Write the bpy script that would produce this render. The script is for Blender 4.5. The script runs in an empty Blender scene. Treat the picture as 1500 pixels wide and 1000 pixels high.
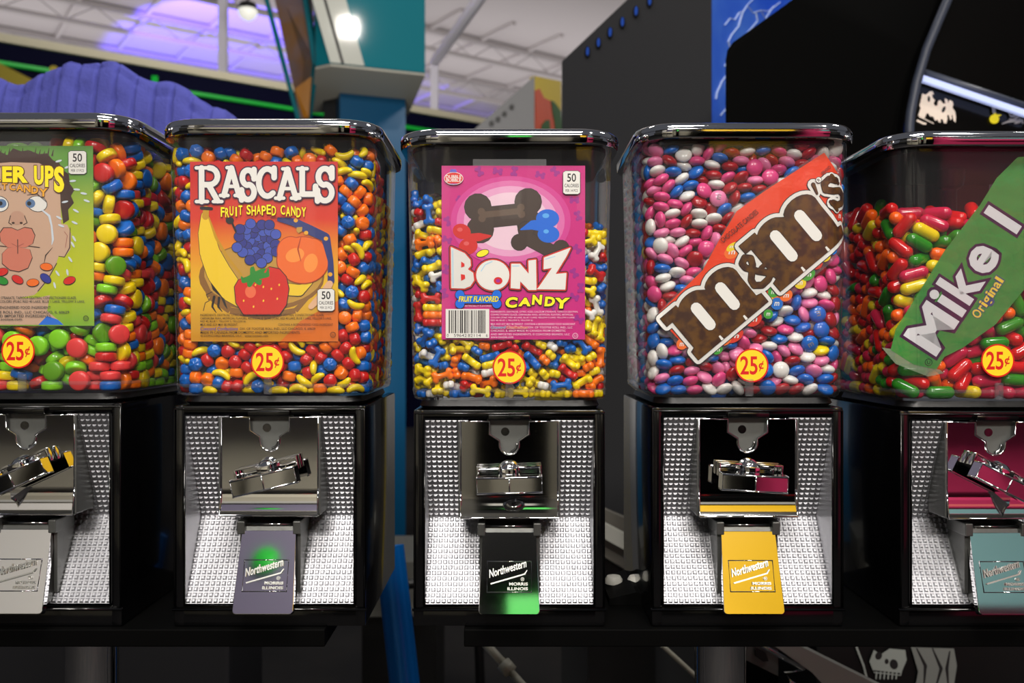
import bpy, bmesh, math, random
from mathutils import Vector, Matrix, Quaternion, Euler
from mathutils.geometry import tessellate_polygon
random.seed(7)
PI = math.pi
SC = bpy.context.scene
COL = SC.collection
# ------------------------------------------------------------------ camera, world, lights, exposure
ZC = 1.2            # eye height
D = 0.754           # camera to the front rims of the machines
F = 1300.0          # focal length for the 1500 px wide frame
cam = bpy.data.cameras.new('camera'); cam_o = bpy.data.objects.new('camera', cam); COL.objects.link(cam_o)
cam.sensor_width = 36; cam.lens = 36 * F / 1500; cam.clip_start = .02; cam.clip_end = 100
cam_o.location = (0, 0, ZC); cam_o.rotation_euler = (PI / 2, 0, 0)
cam.dof.use_dof = True; cam.dof.focus_distance = D + .0; cam.dof.aperture_fstop = 8.0
SC.camera = cam_o
SC.view_settings.view_transform = 'Standard'; SC.view_settings.look = 'None'
SC.view_settings.gamma = 1; SC.view_settings.use_curve_mapping = False
SC.view_settings.exposure = 0.0
SC.cycles.transparent_max_bounces = 32
SC.cycles.max_bounces = 8
w = bpy.data.worlds.new('hall_air'); SC.world = w; w.use_nodes = True
w.node_tree.nodes['Background'].inputs[0].default_value = (.85, .88, 1, 1)
w.node_tree.nodes['Background'].inputs[1].default_value = .10

def area(name, loc, target, size, power, col=(1, .95, .88), sizey=None):
    l = bpy.data.lights.new(name, 'AREA'); l.energy = power; l.color = col
    l.shape = 'RECTANGLE' if sizey else 'SQUARE'; l.size = size
    if sizey: l.size_y = sizey
    o = bpy.data.objects.new(name, l); COL.objects.link(o); o.location = loc
    o.rotation_euler = (Vector(target) - Vector(loc)).to_track_quat('-Z', 'Y').to_euler()
    return o
area('hall_and_fill_light', (-.55, -2.0, 2.8), (-.1, .8, 1.15), .4, 45)
area('hall_and_fill_light', (.9, -2.1, 2.8), (.2, .8, 1.15), .4, 42)
area('hall_and_fill_light', (2.0, -1.0, 4.72), (-.2, 2.5, 1.6), .2, 45)
area('hall_and_fill_light', (0, -.6, 3.5), (0, -2.6, .6), 1.0, 125)  # fill added to brighten the cabinets mirrored in the chrome
area('hall_and_fill_light', (-1.0, 2.4, 4.3), (-.8, 4.3, 2.3), .6, 25)  # fill added to brighten the teal kiosk
area('hall_and_fill_light', (-1.0, 6.5, 4.2), (-1.2, 12, 4.9), 1.5, 160)  # fill turned up at the coping and columns to brighten them
area('hall_and_fill_light', (2.4, 1.4, 4.2), (.4, 4.0, 2.0), .5, 45)  # fill added to brighten the small grey cabinet's side
area('kiosk_fill_light', (-.5, 3.3, 1.0), (-.75, 4.5, 2.5), .5, 9)  # added fill that lifts the kiosk's underside, no screen stands here
for x_, y_ in ((-9, 15), (-2, 17), (5, 18), (12, 18)):
    area('deck_fill_light', (x_, y_, 4.25), (x_, y_ + .2, 8), 7, 135, (1, .95, .95), 6)  # unseen area lights added behind the wall to brighten the ceiling
def spot(name, loc, target, power, angle, col, blend=.3, size=.05):
    l = bpy.data.lights.new(name, 'SPOT'); l.energy = power; l.color = col; l.spot_size = math.radians(angle); l.spot_blend = blend; l.shadow_soft_size = size
    o = bpy.data.objects.new(name, l); COL.objects.link(o); o.location = loc
    o.rotation_euler = (Vector(target) - Vector(loc)).to_track_quat('-Z', 'Y').to_euler()
    return o

# ------------------------------------------------------------------ helpers
def lin(c):
    c = c / 255
    return c / 12.92 if c <= .04045 else ((c + .055) / 1.055) ** 2.4
def rgb(c): return (lin(c[0]), lin(c[1]), lin(c[2]), 1)
MATS = {}
def mat(name, c, rough=.5, metal=0, coat=0, emit=0, bump=None, alpha=1, var=None, spec=.5, sss=0):
    if name in MATS: return MATS[name]
    m = bpy.data.materials.new(name); m.use_nodes = True; MATS[name] = m
    n = m.node_tree; b = n.nodes['Principled BSDF']
    b.inputs['Base Color'].default_value = rgb(c); b.inputs['Roughness'].default_value = rough
    b.inputs['Metallic'].default_value = metal; b.inputs['Coat Weight'].default_value = coat
    b.inputs['Coat Roughness'].default_value = .06
    b.inputs['Specular IOR Level'].default_value = spec; b.inputs['Alpha'].default_value = alpha
    if sss:
        b.inputs['Subsurface Weight'].default_value = sss; b.inputs['Subsurface Radius'].default_value = (.004, .002, .002)
    if emit:
        b.inputs['Emission Color'].default_value = rgb(c); b.inputs['Emission Strength'].default_value = emit
    m.diffuse_color = rgb(c)
    if bump or var:
        t = n.nodes.new('ShaderNodeTexCoord')
    if bump:
        z = n.nodes.new('ShaderNodeTexNoise'); z.inputs['Scale'].default_value = bump[0]; z.inputs['Detail'].default_value = 4
        n.links.new(t.outputs['Object'], z.inputs['Vector'])
        u = n.nodes.new('ShaderNodeBump'); u.inputs['Strength'].default_value = bump[1]; u.inputs['Distance'].default_value = bump[2] if len(bump) > 2 else .001
        n.links.new(z.outputs['Fac'], u.inputs['Height']); n.links.new(u.outputs['Normal'], b.inputs['Normal'])
    if var:      # (scale, second colour)
        z = n.nodes.new('ShaderNodeTexNoise'); z.inputs['Scale'].default_value = var[0]; z.inputs['Detail'].default_value = 5
        n.links.new(t.outputs['Object'], z.inputs['Vector'])
        r = n.nodes.new('ShaderNodeValToRGB'); r.color_ramp.elements[0].position = .4; r.color_ramp.elements[1].position = .6
        r.color_ramp.elements[0].color = rgb(c); r.color_ramp.elements[1].color = rgb(var[1])
        n.links.new(z.outputs['Fac'], r.inputs['Fac']); n.links.new(r.outputs['Color'], b.inputs['Base Color'])
    return m
def gradmat(name, stops, axis='Z', rough=.5, coat=0):
    m = bpy.data.materials.new(name); m.use_nodes = True; n = m.node_tree; b = n.nodes['Principled BSDF']
    t = n.nodes.new('ShaderNodeTexCoord'); s = n.nodes.new('ShaderNodeSeparateXYZ'); r = n.nodes.new('ShaderNodeValToRGB')
    n.links.new(t.outputs['Generated'], s.inputs[0]); n.links.new(s.outputs[axis], r.inputs['Fac']); n.links.new(r.outputs['Color'], b.inputs['Base Color'])
    e = r.color_ramp.elements
    while len(e) < len(stops): e.new(.5)
    for k, (p, c) in enumerate(stops): e[k].position = p; e[k].color = rgb(c)
    b.inputs['Roughness'].default_value = rough; b.inputs['Coat Weight'].default_value = coat
    return m
def clearmat(name, tint=(.97, .97, .97), ior=1.49, haze=.012, rough=.03, hazecol=(200, 200, 205)):
    m = bpy.data.materials.new(name); m.use_nodes = True; n = m.node_tree; n.nodes.clear()
    o = n.nodes.new('ShaderNodeOutputMaterial'); tr = n.nodes.new('ShaderNodeBsdfTransparent'); tr.inputs[0].default_value = (*tint, 1)
    g = n.nodes.new('ShaderNodeBsdfGlossy'); g.inputs['Roughness'].default_value = rough; g.inputs[0].default_value = (1, 1, 1, 1)
    d = n.nodes.new('ShaderNodeBsdfDiffuse'); d.inputs[0].default_value = rgb(hazecol)
    lw = n.nodes.new('ShaderNodeLayerWeight'); lw.inputs[0].default_value = .5      # Schlick: same on both faces of the sheet
    pw = n.nodes.new('ShaderNodeMath'); pw.operation = 'POWER'; pw.inputs[1].default_value = 5
    fr = n.nodes.new('ShaderNodeMath'); fr.operation = 'MULTIPLY_ADD'; r0 = ((ior - 1) / (ior + 1)) ** 2; fr.inputs[1].default_value = (1 - r0) * .7; fr.inputs[2].default_value = r0 * .55
    n.links.new(lw.outputs['Facing'], pw.inputs[0]); n.links.new(pw.outputs[0], fr.inputs[0])
    a = n.nodes.new('ShaderNodeMixShader'); c = n.nodes.new('ShaderNodeMixShader'); a.inputs[0].default_value = haze
    n.links.new(tr.outputs[0], a.inputs[1]); n.links.new(d.outputs[0], a.inputs[2])
    n.links.new(fr.outputs[0], c.inputs[0]); n.links.new(a.outputs[0], c.inputs[1]); n.links.new(g.outputs[0], c.inputs[2])
    n.links.new(c.outputs[0], o.inputs[0]); return m

class G:
    """collects shapes, links them as one mesh object"""
    def __init__(s): s.v = []; s.f = []; s.m = []; s.mats = []
    def mi(s, m):
        if m not in s.mats: s.mats.append(m)
        return s.mats.index(m)
    def add(s, vs, fs, m=None):
        b = len(s.v); s.v += [tuple(p) for p in vs]; k = s.mi(m)
        for f in fs: s.f.append([b + i for i in f]); s.m.append(k)
        return s
    def box(s, x0, x1, y0, y1, z0, z1, m=None, bev=0):
        if bev:
            bm = bmesh.new(); bmesh.ops.create_cube(bm, size=1)
            for v in bm.verts: v.co = Vector(((x0 + x1) / 2 + v.co.x * (x1 - x0), (y0 + y1) / 2 + v.co.y * (y1 - y0), (z0 + z1) / 2 + v.co.z * (z1 - z0)))
            bmesh.ops.bevel(bm, geom=bm.edges[:], offset=bev, segments=2, profile=.6, affect='EDGES')
            bm.verts.index_update()
            s.add([v.co for v in bm.verts], [[v.index for v in f.verts] for f in bm.faces], m); bm.free(); return s
        v = [(x, y, z) for x in (x0, x1) for y in (y0, y1) for z in (z0, z1)]
        return s.add(v, [(0, 1, 3, 2), (4, 6, 7, 5), (0, 4, 5, 1), (2, 3, 7, 6), (0, 2, 6, 4), (1, 5, 7, 3)], m)
    def prism(s, pts, a0, a1, axis='y', m=None, bev=0):
        """polygon pts extruded along an axis from a0 to a1"""
        def put(p, a): return {'y': (p[0], a, p[1]), 'x': (a, p[0], p[1]), 'z': (p[0], p[1], a)}[axis]
        n = len(pts)
        if not bev:
            T = tessellate_polygon([[Vector((p[0], p[1], 0)) for p in pts]])
            v = [put(p, a0) for p in pts] + [put(p, a1) for p in pts]
            return s.add(v, [tuple(t) for t in T] + [tuple(n + i for i in t)[::-1] for t in T] + [(i, n + i, n + (i + 1) % n, (i + 1) % n) for i in range(n)], m)
        bm = bmesh.new(); A = [bm.verts.new(put(p, a0)) for p in pts]; B = [bm.verts.new(put(p, a1)) for p in pts]
        bm.faces.new(A); bm.faces.new(B[::-1])
        for i in range(n): bm.faces.new((A[i], B[i], B[(i + 1) % n], A[(i + 1) % n]))
        if bev: bmesh.ops.bevel(bm, geom=[e for e in bm.edges], offset=bev, segments=2, profile=.6, affect='EDGES')
        bmesh.ops.triangulate(bm, faces=[f for f in bm.faces if len(f.verts) > 4]); bmesh.ops.recalc_face_normals(bm, faces=bm.faces[:])
        bm.verts.index_update()
        s.add([v.co for v in bm.verts], [[v.index for v in f.verts] for f in bm.faces], m); bm.free(); return s
    def tube(s, pts, r, n=8, m=None, closed=False):
        pts = [Vector(p) for p in pts]; K = len(pts); rings = []
        rr = r if isinstance(r, (list, tuple)) else [r] * K
        up = None
        for i, p in enumerate(pts):
            if closed: t = pts[(i + 1) % K] - pts[i - 1]
            else: t = pts[min(i + 1, K - 1)] - pts[max(i - 1, 0)]
            t.normalize()
            if up is None: up = Vector((0, 0, 1)) if abs(t.z) < .9 else Vector((0, 1, 0))
            a = t.cross(up); 
            if a.length < 1e-6: a = t.cross(Vector((1, 0, 0)))
            a.normalize(); b = a.cross(t); up = b
            rings.append([p + (a * math.cos(2 * PI * j / n) + b * math.sin(2 * PI * j / n)) * rr[i] for j in range(n)])
        v = [q for ring in rings for q in ring]; f = []
        for i in range(K if closed else K - 1):
            i2 = (i + 1) % K
            for j in range(n): f.append((i * n + j, i * n + (j + 1) % n, i2 * n + (j + 1) % n, i2 * n + j))
        if not closed: f += [tuple(range(n))[::-1], tuple((K - 1) * n + j for j in range(n))]
        return s.add(v, f, m)
    def rings(s, rings, m=None, cap0=True, cap1=True):
        n = len(rings[0]); v = [q for r in rings for q in r]; f = []
        for i in range(len(rings) - 1):
            for j in range(n): f.append((i * n + j, i * n + (j + 1) % n, (i + 1) * n + (j + 1) % n, (i + 1) * n + j))
        if cap0: f.append(tuple(range(n))[::-1])
        if cap1: f.append(tuple((len(rings) - 1) * n + j for j in range(n)))
        return s.add(v, f, m)
    def lathe(s, prof, c=(0, 0, 0), n=20, m=None, axis='z'):
        R = []
        for r, h in prof:
            ring = []
            for j in range(n):
                a = 2 * PI * j / n; x, y = r * math.cos(a), r * math.sin(a)
                p = {'z': (x, y, h), 'y': (x, -h, y)}[axis]
                ring.append((p[0] + c[0], p[1] + c[1], p[2] + c[2]))
            R.append(ring)
        return s.rings(R, m)
    def grid(s, fn, nu, nv, m=None):
        v = [fn(i / nu, j / nv) for j in range(nv + 1) for i in range(nu + 1)]
        f = [(j * (nu + 1) + i, j * (nu + 1) + i + 1, (j + 1) * (nu + 1) + i + 1, (j + 1) * (nu + 1) + i) for j in range(nv) for i in range(nu)]
        return s.add(v, f, m)
    def build(s, name, m=None, parent=None, smooth=False, angle=None, loc=None, rot=None, recalc=True):
        me = bpy.data.meshes.new(name); me.from_pydata(s.v, [], s.f)
        for k in s.mats: me.materials.append(k or m)
        if len(s.mats) > 1: me.polygons.foreach_set('material_index', s.m)
        if recalc and len(s.f) < 60000:
            bm = bmesh.new(); bm.from_mesh(me); bmesh.ops.recalc_face_normals(bm, faces=bm.faces[:]); bm.to_mesh(me); bm.free()
        me.update()
        if smooth:
            me.polygons.foreach_set('use_smooth', [True] * len(me.polygons))
            if angle: me.set_sharp_from_angle(angle=math.radians(angle))
        o = bpy.data.objects.new(name, me); COL.objects.link(o)
        if parent: o.parent = parent
        if loc: o.location = loc
        if rot: o.rotation_euler = rot
        return o
def tag(o, label, cat, group=None, kind=None):
    if label: o['label'] = label
    if cat: o['category'] = cat
    if group: o['group'] = group
    if kind: o['kind'] = kind
    return o
def empty(name, loc, label=None, cat=None, group=None, rot=None):
    o = bpy.data.objects.new(name, None); COL.objects.link(o); o.location = loc; o.empty_display_size = .05
    if rot: o.rotation_euler = rot
    return tag(o, label, cat, group)
def P(px, py, d): return Vector(((px - 750) / F * d, d, ZC + (500 - py) / F * d))
def rrect(hx, y0, y1, r, z, n=6):
    out = []
    for cx, cy, a0 in ((hx - r, y0 + r, -90), (hx - r, y1 - r, 0), (-hx + r, y1 - r, 90), (-hx + r, y0 + r, 180)):
        for k in range(n + 1):
            a = math.radians(a0 + 90 * k / n); out.append((cx + r * math.cos(a), cy + r * math.sin(a), z))
    return out

# text as flat outlines, fitted into a box
_TXT = {}
def text_mesh(s, bold=0, shear=0):
    key = (s, bold, shear)
    if key in _TXT: return _TXT[key]
    c = bpy.data.curves.new('lettering', 'FONT'); c.body = s; c.offset = bold; c.shear = shear; c.resolution_u = 3
    o = bpy.data.objects.new('lettering', c)
    COL.objects.link(o); dg = bpy.context.evaluated_depsgraph_get()
    me = o.evaluated_get(dg).to_mesh()
    v = [tuple(p.co) for p in me.vertices]; f = [tuple(p.vertices) for p in me.polygons]
    o.evaluated_get(dg).to_mesh_clear(); bpy.data.objects.remove(o); bpy.data.curves.remove(c)
    _TXT[key] = (v, f); return v, f

class Art:
    """flat print on a card: drawn in pixels of the photograph's scale, each layer laid a hair above the last"""
    def __init__(s, root, ox, oy, k, lift=.000010): s.root = root; s.ox = ox; s.oy = oy; s.k = k; s.lift = lift; s.layer = 1; s.g = G(); s.rot = 0; s.piv = (0, 0)
    def xy(s, x, y):
        if s.rot:
            a = math.radians(s.rot); dx, dy = x, y          # local frame: u right, v down, about the pivot
            x = s.piv[0] + dx * math.cos(a) + dy * math.sin(a); y = s.piv[1] - dx * math.sin(a) + dy * math.cos(a)
        return ((x - s.ox) * s.k, -s.layer * s.lift, -(y - s.oy) * s.k)
    def up(s): s.layer += 1
    def poly(s, pts, m):
        s.layer += .12
        T = tessellate_polygon([[Vector((p[0], p[1], 0)) for p in pts]])
        s.g.add([s.xy(*p) for p in pts], [tuple(t) for t in T], m)
    def ell(s, cx, cy, rx, ry=None, m=None, rot=0, n=22, a0=0, a1=360):
        ry = ry or rx; r = math.radians(rot); pts = []
        for j in range(n):
            a = math.radians(a0 + (a1 - a0) * j / (n if a1 - a0 == 360 else n - 1)); x, y = rx * math.cos(a), ry * math.sin(a)
            pts.append((cx + x * math.cos(r) - y * math.sin(r), cy + x * math.sin(r) + y * math.cos(r)))
        s.poly(pts, m)
    def line(s, pts, wd, m, cap=True):
        wd2 = wd if isinstance(wd, (list, tuple)) else [wd] * len(pts)
        for i in range(len(pts) - 1):
            (x0, y0), (x1, y1) = pts[i], pts[i + 1]; L = math.hypot(x1 - x0, y1 - y0) or 1; nx, ny = -(y1 - y0) / L / 2, (x1 - x0) / L / 2
            a, b = wd2[i], wd2[i + 1]
            s.poly([(x0 + nx * a, y0 + ny * a), (x1 + nx * b, y1 + ny * b), (x1 - nx * b, y1 - ny * b), (x0 - nx * a, y0 - ny * a)], m)
        if cap:
            for (x, y), a in zip(pts, wd2): s.ell(x, y, a / 2, m=m, n=10)
    def text(s, t, x0, y0, x1, y1, m, bold=0, shear=0, out=None, ob=.03, tilt=0):
        def one(bd, mm):
            s.layer += .12
            v, f = text_mesh(t, bd, shear)
            v0, _ = text_mesh(t, bold, shear)
            ax, bx = min(p[0] for p in v0), max(p[0] for p in v0); ay, by = min(p[1] for p in v0), max(p[1] for p in v0)
            sx = (x1 - x0) / max(bx - ax, 1e-6); sy = (y1 - y0) / max(by - ay, 1e-6); q = []
            for p in v:
                X = (p[0] - ax) * sx; Y = (p[1] - ay) * sy
                if tilt:
                    a = math.radians(tilt); X, Y = X * math.cos(a) - Y * math.sin(a), X * math.sin(a) + Y * math.cos(a)
                q.append(s.xy(x0 + X, y1 - Y))
            s.g.add(q, f, mm)
        if out: one(bold + ob, out); s.up()
        one(bold, m)
    def done(s, name, label=None):
        o = s.g.build(name, None, s.root, recalc=False); s.g = G(); s.up()
        if label: o['label'] = label
        return o
# stroke letters in a unit box (x right, y down) for the cartoon titles
def arc(cx, cy, rx, ry, a0, a1, n=9): return [(cx + rx * math.cos(math.radians(a0 + (a1 - a0) * k / (n - 1))), cy + ry * math.sin(math.radians(a0 + (a1 - a0) * k / (n - 1)))) for k in range(n)]
SLAB = {
 'R': [[(.22, .04), (.22, .96)], [(.02, .96), (.44, .96)], [(.02, .04), (.5, .04)], [(.5, .04)] + arc(.52, .27, .3, .23, -90, 90) + [(.25, .5)], [(.48, .5), (.82, .94)], [(.66, .96), (.98, .96)]],
 'A': [[(.16, .96), (.5, .05)], [(.3, .04), (.55, .04)], [(.5, .05), (.84, .96)], [(.28, .66), (.72, .66)], [(0, .96), (.34, .96)], [(.66, .96), (1, .96)]],
 'S': [arc(.5, .28, .34, .24, -20, -180) + arc(.5, .28, .34, .24, 180, 100, 5) + arc(.5, .73, .36, .24, -80, 60, 8) + arc(.5, .73, .36, .24, 60, 165, 6), [(.86, .02), (.86, .32)], [(.12, .66), (.12, .98)]],
 'C': [arc(.55, .5, .42, .46, -50, -310, 14), [(.88, .02), (.88, .34)]],
 'L': [[(.25, .04), (.25, .94), (.92, .94), (.92, .66)], [(.02, .04), (.5, .04)], [(.02, .96), (.5, .96)]],
}
def slab_word(art, word, boxes, wd, fill, out, ow):
    for layer, (mm, extra) in enumerate(((out, ow), (fill, 0))):
        for ch, (x0, y0, x1, y1) in zip(word, boxes):
            for st in SLAB[ch]:
                pts = [(x0 + p[0] * (x1 - x0), y0 + p[1] * (y1 - y0)) for p in st]
                thin = wd * (.62 if len(st) == 2 and abs(st[0][1] - st[1][1]) < .01 else 1)
                art.line(pts, thin + extra, mm)
        art.up()
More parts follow.
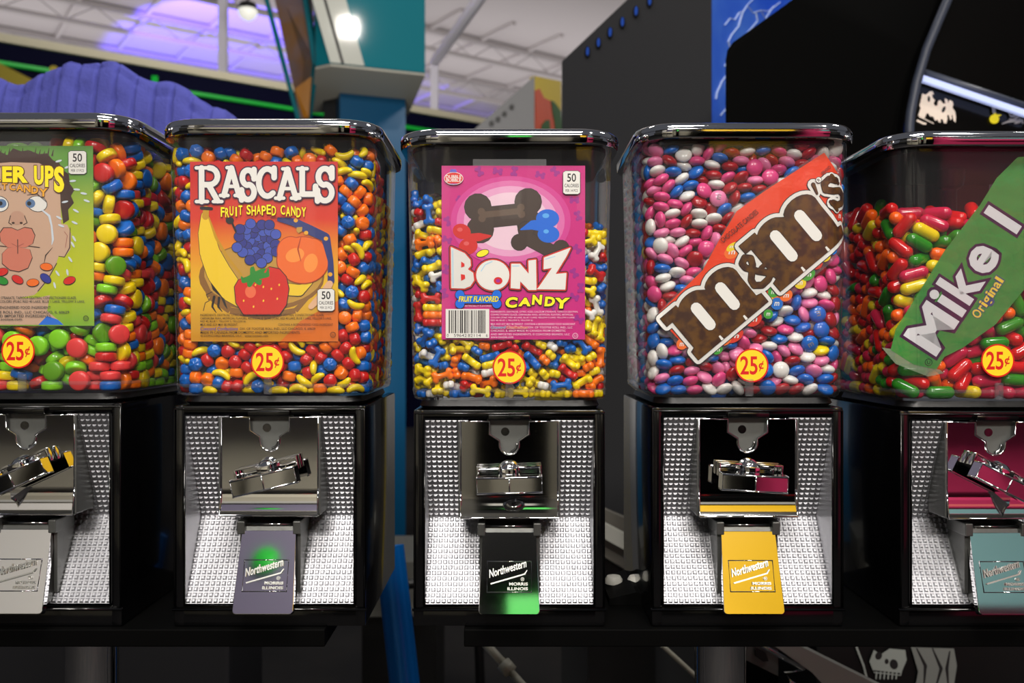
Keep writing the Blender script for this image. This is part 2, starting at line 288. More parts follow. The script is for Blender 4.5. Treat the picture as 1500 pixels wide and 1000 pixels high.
# settled candy positions, per candy: (kind,) place in quarter millimetres, turn in steps of four degrees; front ones first
PACK = {
1: (188, 179, [349,214,249,22,-42,0,434,215,232,-23,37,0,660,207,820,23,-1,0,575,216,113,23,-4,0,694,224,506,-19,-20,6,567,215,225,22,-43,0,671,212,614,23,-7,1,486,216,146,23,19,0,701,235,272,-24,-27,12,508,214,256,22,-43,0,708,260,704,28,-10,-4,645,211,552,-22,1,0,649,229,277,22,4,-34,706,264,640,5,33,28,693,234,840,10,16,26,709,277,806,24,-11,0,696,268,213,-24,19,-8,665,223,881,-6,-6,13,682,226,778,-1,36,13,700,268,384,8,4,34,569,232,297,8,8,4,674,226,666,0,-2,4,644,230,385,5,41,12,374,233,203,3,6,-18,551,240,154,8,-44,6,354,234,96,45,0,3,670,226,717,19,-12,-12,696,259,163,-45,0,-19,684,236,456,44,2,-1,367,234,133,44,4,4,675,232,325,-45,2,10,672,234,129,-45,0,-15,712,300,929,-39,-5,10,715,377,275,23,1,23,657,232,195,0,0,19,473,233,96,0,0,-19,671,235,96,0,0,30,662,230,426,1,-2,41,658,232,227,-45,0,4,635,232,162,-45,0,-4,625,224,911,43,3,-3,685,239,356,-43,1,23,376,235,288,2,-8,-38,628,229,735,13,1,-21,718,326,398,-22,12,23,722,327,585,22,5,-23,709,259,755,-44,1,-11,705,258,556,1,1,-4,701,288,434,-3,-6,26,704,260,589,-1,0,43,690,281,113,23,-4,-4,378,264,167,7,-2,26,701,460,454,-12,-15,-14,680,270,903,33,13,-1,725,392,835,-22,-13,21,415,263,106,4,-5,-12,312,264,162,0,-44,-4,710,415,113,23,4,-21,476,264,928,-7,15,37,698,297,335,-5,3,-38,471,263,188,-43,-9,-4,710,275,862,3,39,12,618,269,931,4,32,-19,707,429,692,-26,-11,2,704,283,515,-5,-5,-10,427,264,195,4,11,-40,628,228,503,2,-1,26,540,224,915,-17,33,-17,302,256,129,-1,0,-11,573,227,912,26,-3,23,438,263,286,7,41,15,313,264,194,-45,1,4,360,223,906,1,1,-34,701,418,384,-10,16,-33,577,263,184,42,7,4,710,326,906,5,-6,12,618,230,472,-44,2,2,603,263,250,-44,6,5,706,449,650,8,7,-9,432,207,890,22,40,-1,693,397,699,26,33,2,696,308,179,-23,34,0,514,264,167,-4,13,29,611,263,129,0,45,-2,711,342,878,-2,-7,27,608,231,336,-43,-6,-3,695,390,160,-2,43,11,616,227,772,13,2,-22,614,230,685,2,-45,13,610,264,96,0,0,-11,699,413,310,5,-32,17,694,347,96,-45,0,6,704,435,574,-34,-6,6,702,351,458,0,2,-19,696,459,203,-5,5,-35,711,401,912,-34,2,-3,608,228,652,-45,-2,-13,702,412,496,-1,-3,42,713,492,975,-4,-41,-11,708,465,746,-1,5,-27,688,278,481,39,1,0,694,331,129,0,0,-15,704,324,531,40,-5,-10,695,323,237,2,3,-15,697,345,490,-2,44,11,600,263,216,-6,-2,-25,708,293,708,-17,11,4,524,256,112,-38,4,21,709,326,835,2,0,2,707,402,753,-1,-42,-19,692,385,645,-43,-1,2,694,455,238,6,-2,4,287,234,96,45,0,-12,691,289,297,0,-4,25,321,213,324,23,5,0,474,230,320,-15,-35,17,704,383,569,-7,38,11,700,454,386,13,-16,10,692,388,227,0,3,-19,708,331,803,-1,-2,31,708,337,737,2,1,-4,693,352,318,-3,42,2,693,473,606,0,12,28,692,458,165,2,-7,18,691,343,672,2,-1,4,284,214,267,24,-21,-2,612,224,856,-26,-11,-18,692,363,354,-4,2,41,543,264,263,-6,5,33,695,498,833,9,-19,12,599,215,601,20,8,1,629,264,293,28,-8,11,693,304,266,3,1,-2,692,341,189,24,-18,-1,699,458,938,2,2,34,700,325,768,-44,-2,19,691,476,497,37,7,10,692,500,307,7,0,-3,418,213,328,-22,0,0,691,476,138,2,-7,18,691,442,790,37,-16,-14,692,454,547,-10,37,8,603,263,433,5,0,-34,597,231,406,40,0,11,692,392,194,1,-3,19,691,480,96,0,0,-41,693,391,528,2,-42,-19,692,442,326,12,-7,-38,482,264,236,-6,6,32,520,264,288,-5,-6,13,692,390,784,2,-3,11,317,264,227,45,1,-4,693,392,613,0,-43,-23,692,492,344,3,3,-10,692,459,904,0,-42,22,692,319,634,0,2,-28,694,377,410,6,-15,-30,693,442,268,-39,2,-4,448,263,144,-2,4,-4,693,383,939,7,10,-14,719,519,892,-32,-14,-20,692,455,872,1,42,-19,638,261,568,42,2,-4,632,280,385,-22,-40,-1,458,263,259,37,0,22,692,501,781,43,3,19,704,498,521,8,38,-9,692,507,417,-4,44,4,693,516,278,0,-7,19,532,263,220,2,-3,-11,417,259,907,5,43,19,315,264,307,-41,12,6,715,530,230,24,-20,21,504,231,334,-14,-34,16,691,512,176,34,9,7,692,346,705,0,-2,19,643,281,750,22,26,0,691,514,551,-3,35,-27,332,264,259,0,-45,-11,499,263,898,13,11,-30,707,478,692,12,-42,3,592,281,331,22,18,0,278,264,273,-3,-10,5,263,264,180,-22,-19,22,642,262,533,-3,-2,-17,607,281,484,23,-14,0,406,263,316,37,2,10,695,536,129,3,-1,4,105,281,113,23,26,0,203,271,113,-23,11,8,212,216,113,23,-11,0,248,264,113,-22,-4,14,694,561,96,-45,0,-4,692,668,96,0,0,-21,712,734,114,21,-19,-21,691,799,96,0,0,41,105,234,113,22,34,-11,153,239,114,-14,10,-13,222,231,170,7,-33,5,692,604,121,7,43,-3,691,668,129,0,-45,4,691,766,161,0,0,19,693,816,146,22,4,0,104,264,163,45,0,4,164,236,160,-1,9,-3,691,564,183,-30,10,-5,694,682,162,-45,0,19,694,732,194,45,0,4,694,799,196,0,0,19,103,262,196,0,45,4,170,263,214,-7,-38,-23,213,273,181,15,-35,5,257,232,219,-38,-2,3,695,607,156,5,40,-10,694,683,211,22,-4,0,694,732,227,0,0,-34,697,799,228,45,0,-11,102,264,229,0,0,34,135,226,239,22,18,8,220,231,250,35,2,25,693,575,249,36,-11,-8,696,612,210,-14,10,-39,696,641,195,-16,-42,-2,697,731,260,0,0,4,696,798,261,0,0,-33,102,264,261,0,45,-4,141,262,294,39,11,-12,195,231,271,8,38,13,395,281,234,-23,8,0,691,605,296,-2,-9,27,691,624,269,9,2,-3,691,661,256,-38,-6,10,693,799,294,0,0,-4,91,264,312,-36,16,9,164,232,310,12,-5,23,255,264,297,3,-10,-5,699,555,320,35,-8,-8,692,604,339,0,-1,26,716,670,314,22,-2,-22,692,729,332,3,-3,-26,694,798,326,45,0,-17,128,230,345,-3,36,-5,207,263,321,-8,6,-13,266,232,345,4,-7,-12,691,568,369,-1,1,-34,701,635,373,0,-45,-4,696,735,383,-2,-38,27,691,799,359,45,0,-11,103,227,391,-21,-19,-13,195,220,350,-6,27,14,359,263,333,4,9,-40,489,281,330,-23,-17,0,674,328,396,-23,10,-23,692,504,382,4,1,-3,696,569,402,0,-1,26,701,636,405,0,0,26,695,766,425,0,0,-11,695,799,392,0,0,-26,99,274,402,30,-11,-5,535,263,348,7,-16,37,582,230,361,4,40,12,691,699,426,0,-44,11,691,766,457,0,-45,-11,694,816,442,22,-42,0,98,263,451,-41,-4,11,165,213,412,-20,20,3,556,230,444,2,33,5,674,413,448,-23,-18,23,700,513,463,-11,7,-41,719,567,452,23,-3,22,701,633,438,0,0,35,691,699,459,1,-45,4,126,228,469,-6,7,-29,542,280,455,-22,7,1,702,605,503,-1,1,-26,702,633,471,0,0,-25,702,724,491,0,-45,4,720,798,504,-23,1,-23,98,262,501,6,39,-2,552,229,490,41,-1,11,582,263,534,-1,-15,7,694,556,516,-27,-5,2,717,604,554,23,8,20,702,659,579,-6,2,3,704,654,521,-20,-18,-2,704,695,536,-16,3,-44,701,744,530,1,5,-18,96,263,544,0,0,19,154,227,518,-43,-12,11,679,329,584,25,-1,-25,704,559,578,3,-11,16,705,674,608,-5,4,8,704,796,559,40,1,1,129,214,560,-20,-44,-1,693,536,600,11,-2,0,706,692,636,40,-4,-10,700,804,611,-5,13,-29,95,264,577,0,0,11,646,270,616,3,22,-11,705,591,638,-11,1,-43,707,630,696,-6,1,-43,706,730,665,-43,2,11,707,797,656,1,-3,19,94,262,610,0,0,-41,159,228,600,-4,-42,20,644,278,684,21,-19,0,674,571,687,-23,6,23,707,625,731,-1,5,-24,706,685,707,-13,0,-3,692,797,689,-43,3,-13,114,231,641,-2,0,-38,559,226,572,29,2,-33,691,508,708,-12,3,3,723,548,665,23,1,23,706,686,755,0,41,-18,707,734,709,7,41,-6,581,279,657,-21,3,0,707,531,730,11,41,-4,691,563,748,3,10,27,693,705,791,-44,3,-14,722,755,762,25,11,26,708,797,723,-42,1,-4,93,251,693,-34,-9,8,128,219,690,-28,11,3,580,268,601,6,-12,-30,575,225,717,30,3,24,692,530,826,-9,27,11,699,620,764,5,-1,4,710,713,825,-44,2,-12,639,263,810,-1,-8,-22,692,449,840,2,-43,10,728,578,858,-23,11,-23,710,660,819,20,4,-1,720,784,828,30,-11,17,89,228,746,25,21,-9,152,226,734,2,-38,-4,717,573,796,-6,-31,7,710,626,820,-20,42,1,710,758,874,-2,-13,16,711,801,926,10,-2,3,91,253,791,-2,-7,-18,581,226,802,43,-4,17,711,582,913,1,1,-6,728,641,884,-22,-16,22,134,207,795,-22,19,1,495,207,867,-22,10,0,692,527,943,3,43,-19,698,595,947,0,1,-27,711,709,941,-10,4,-38,160,225,843,2,39,-18,560,281,811,22,-30,0,712,561,977,-2,-4,29,713,799,973,0,45,-4,73,264,841,24,-19,-24,103,219,880,-16,11,-4,150,271,875,4,16,-15,574,270,881,-31,-3,-2,560,210,848,25,-30,-1,713,704,984,-10,8,-37,141,225,904,6,32,-29,214,278,900,22,-6,2,154,264,931,-5,-40,12,199,224,891,-10,33,-2,89,265,903,-7,9,18,300,223,885,-5,-1,-26,251,241,878,-16,-4,-33,367,226,874,0,2,-41]),
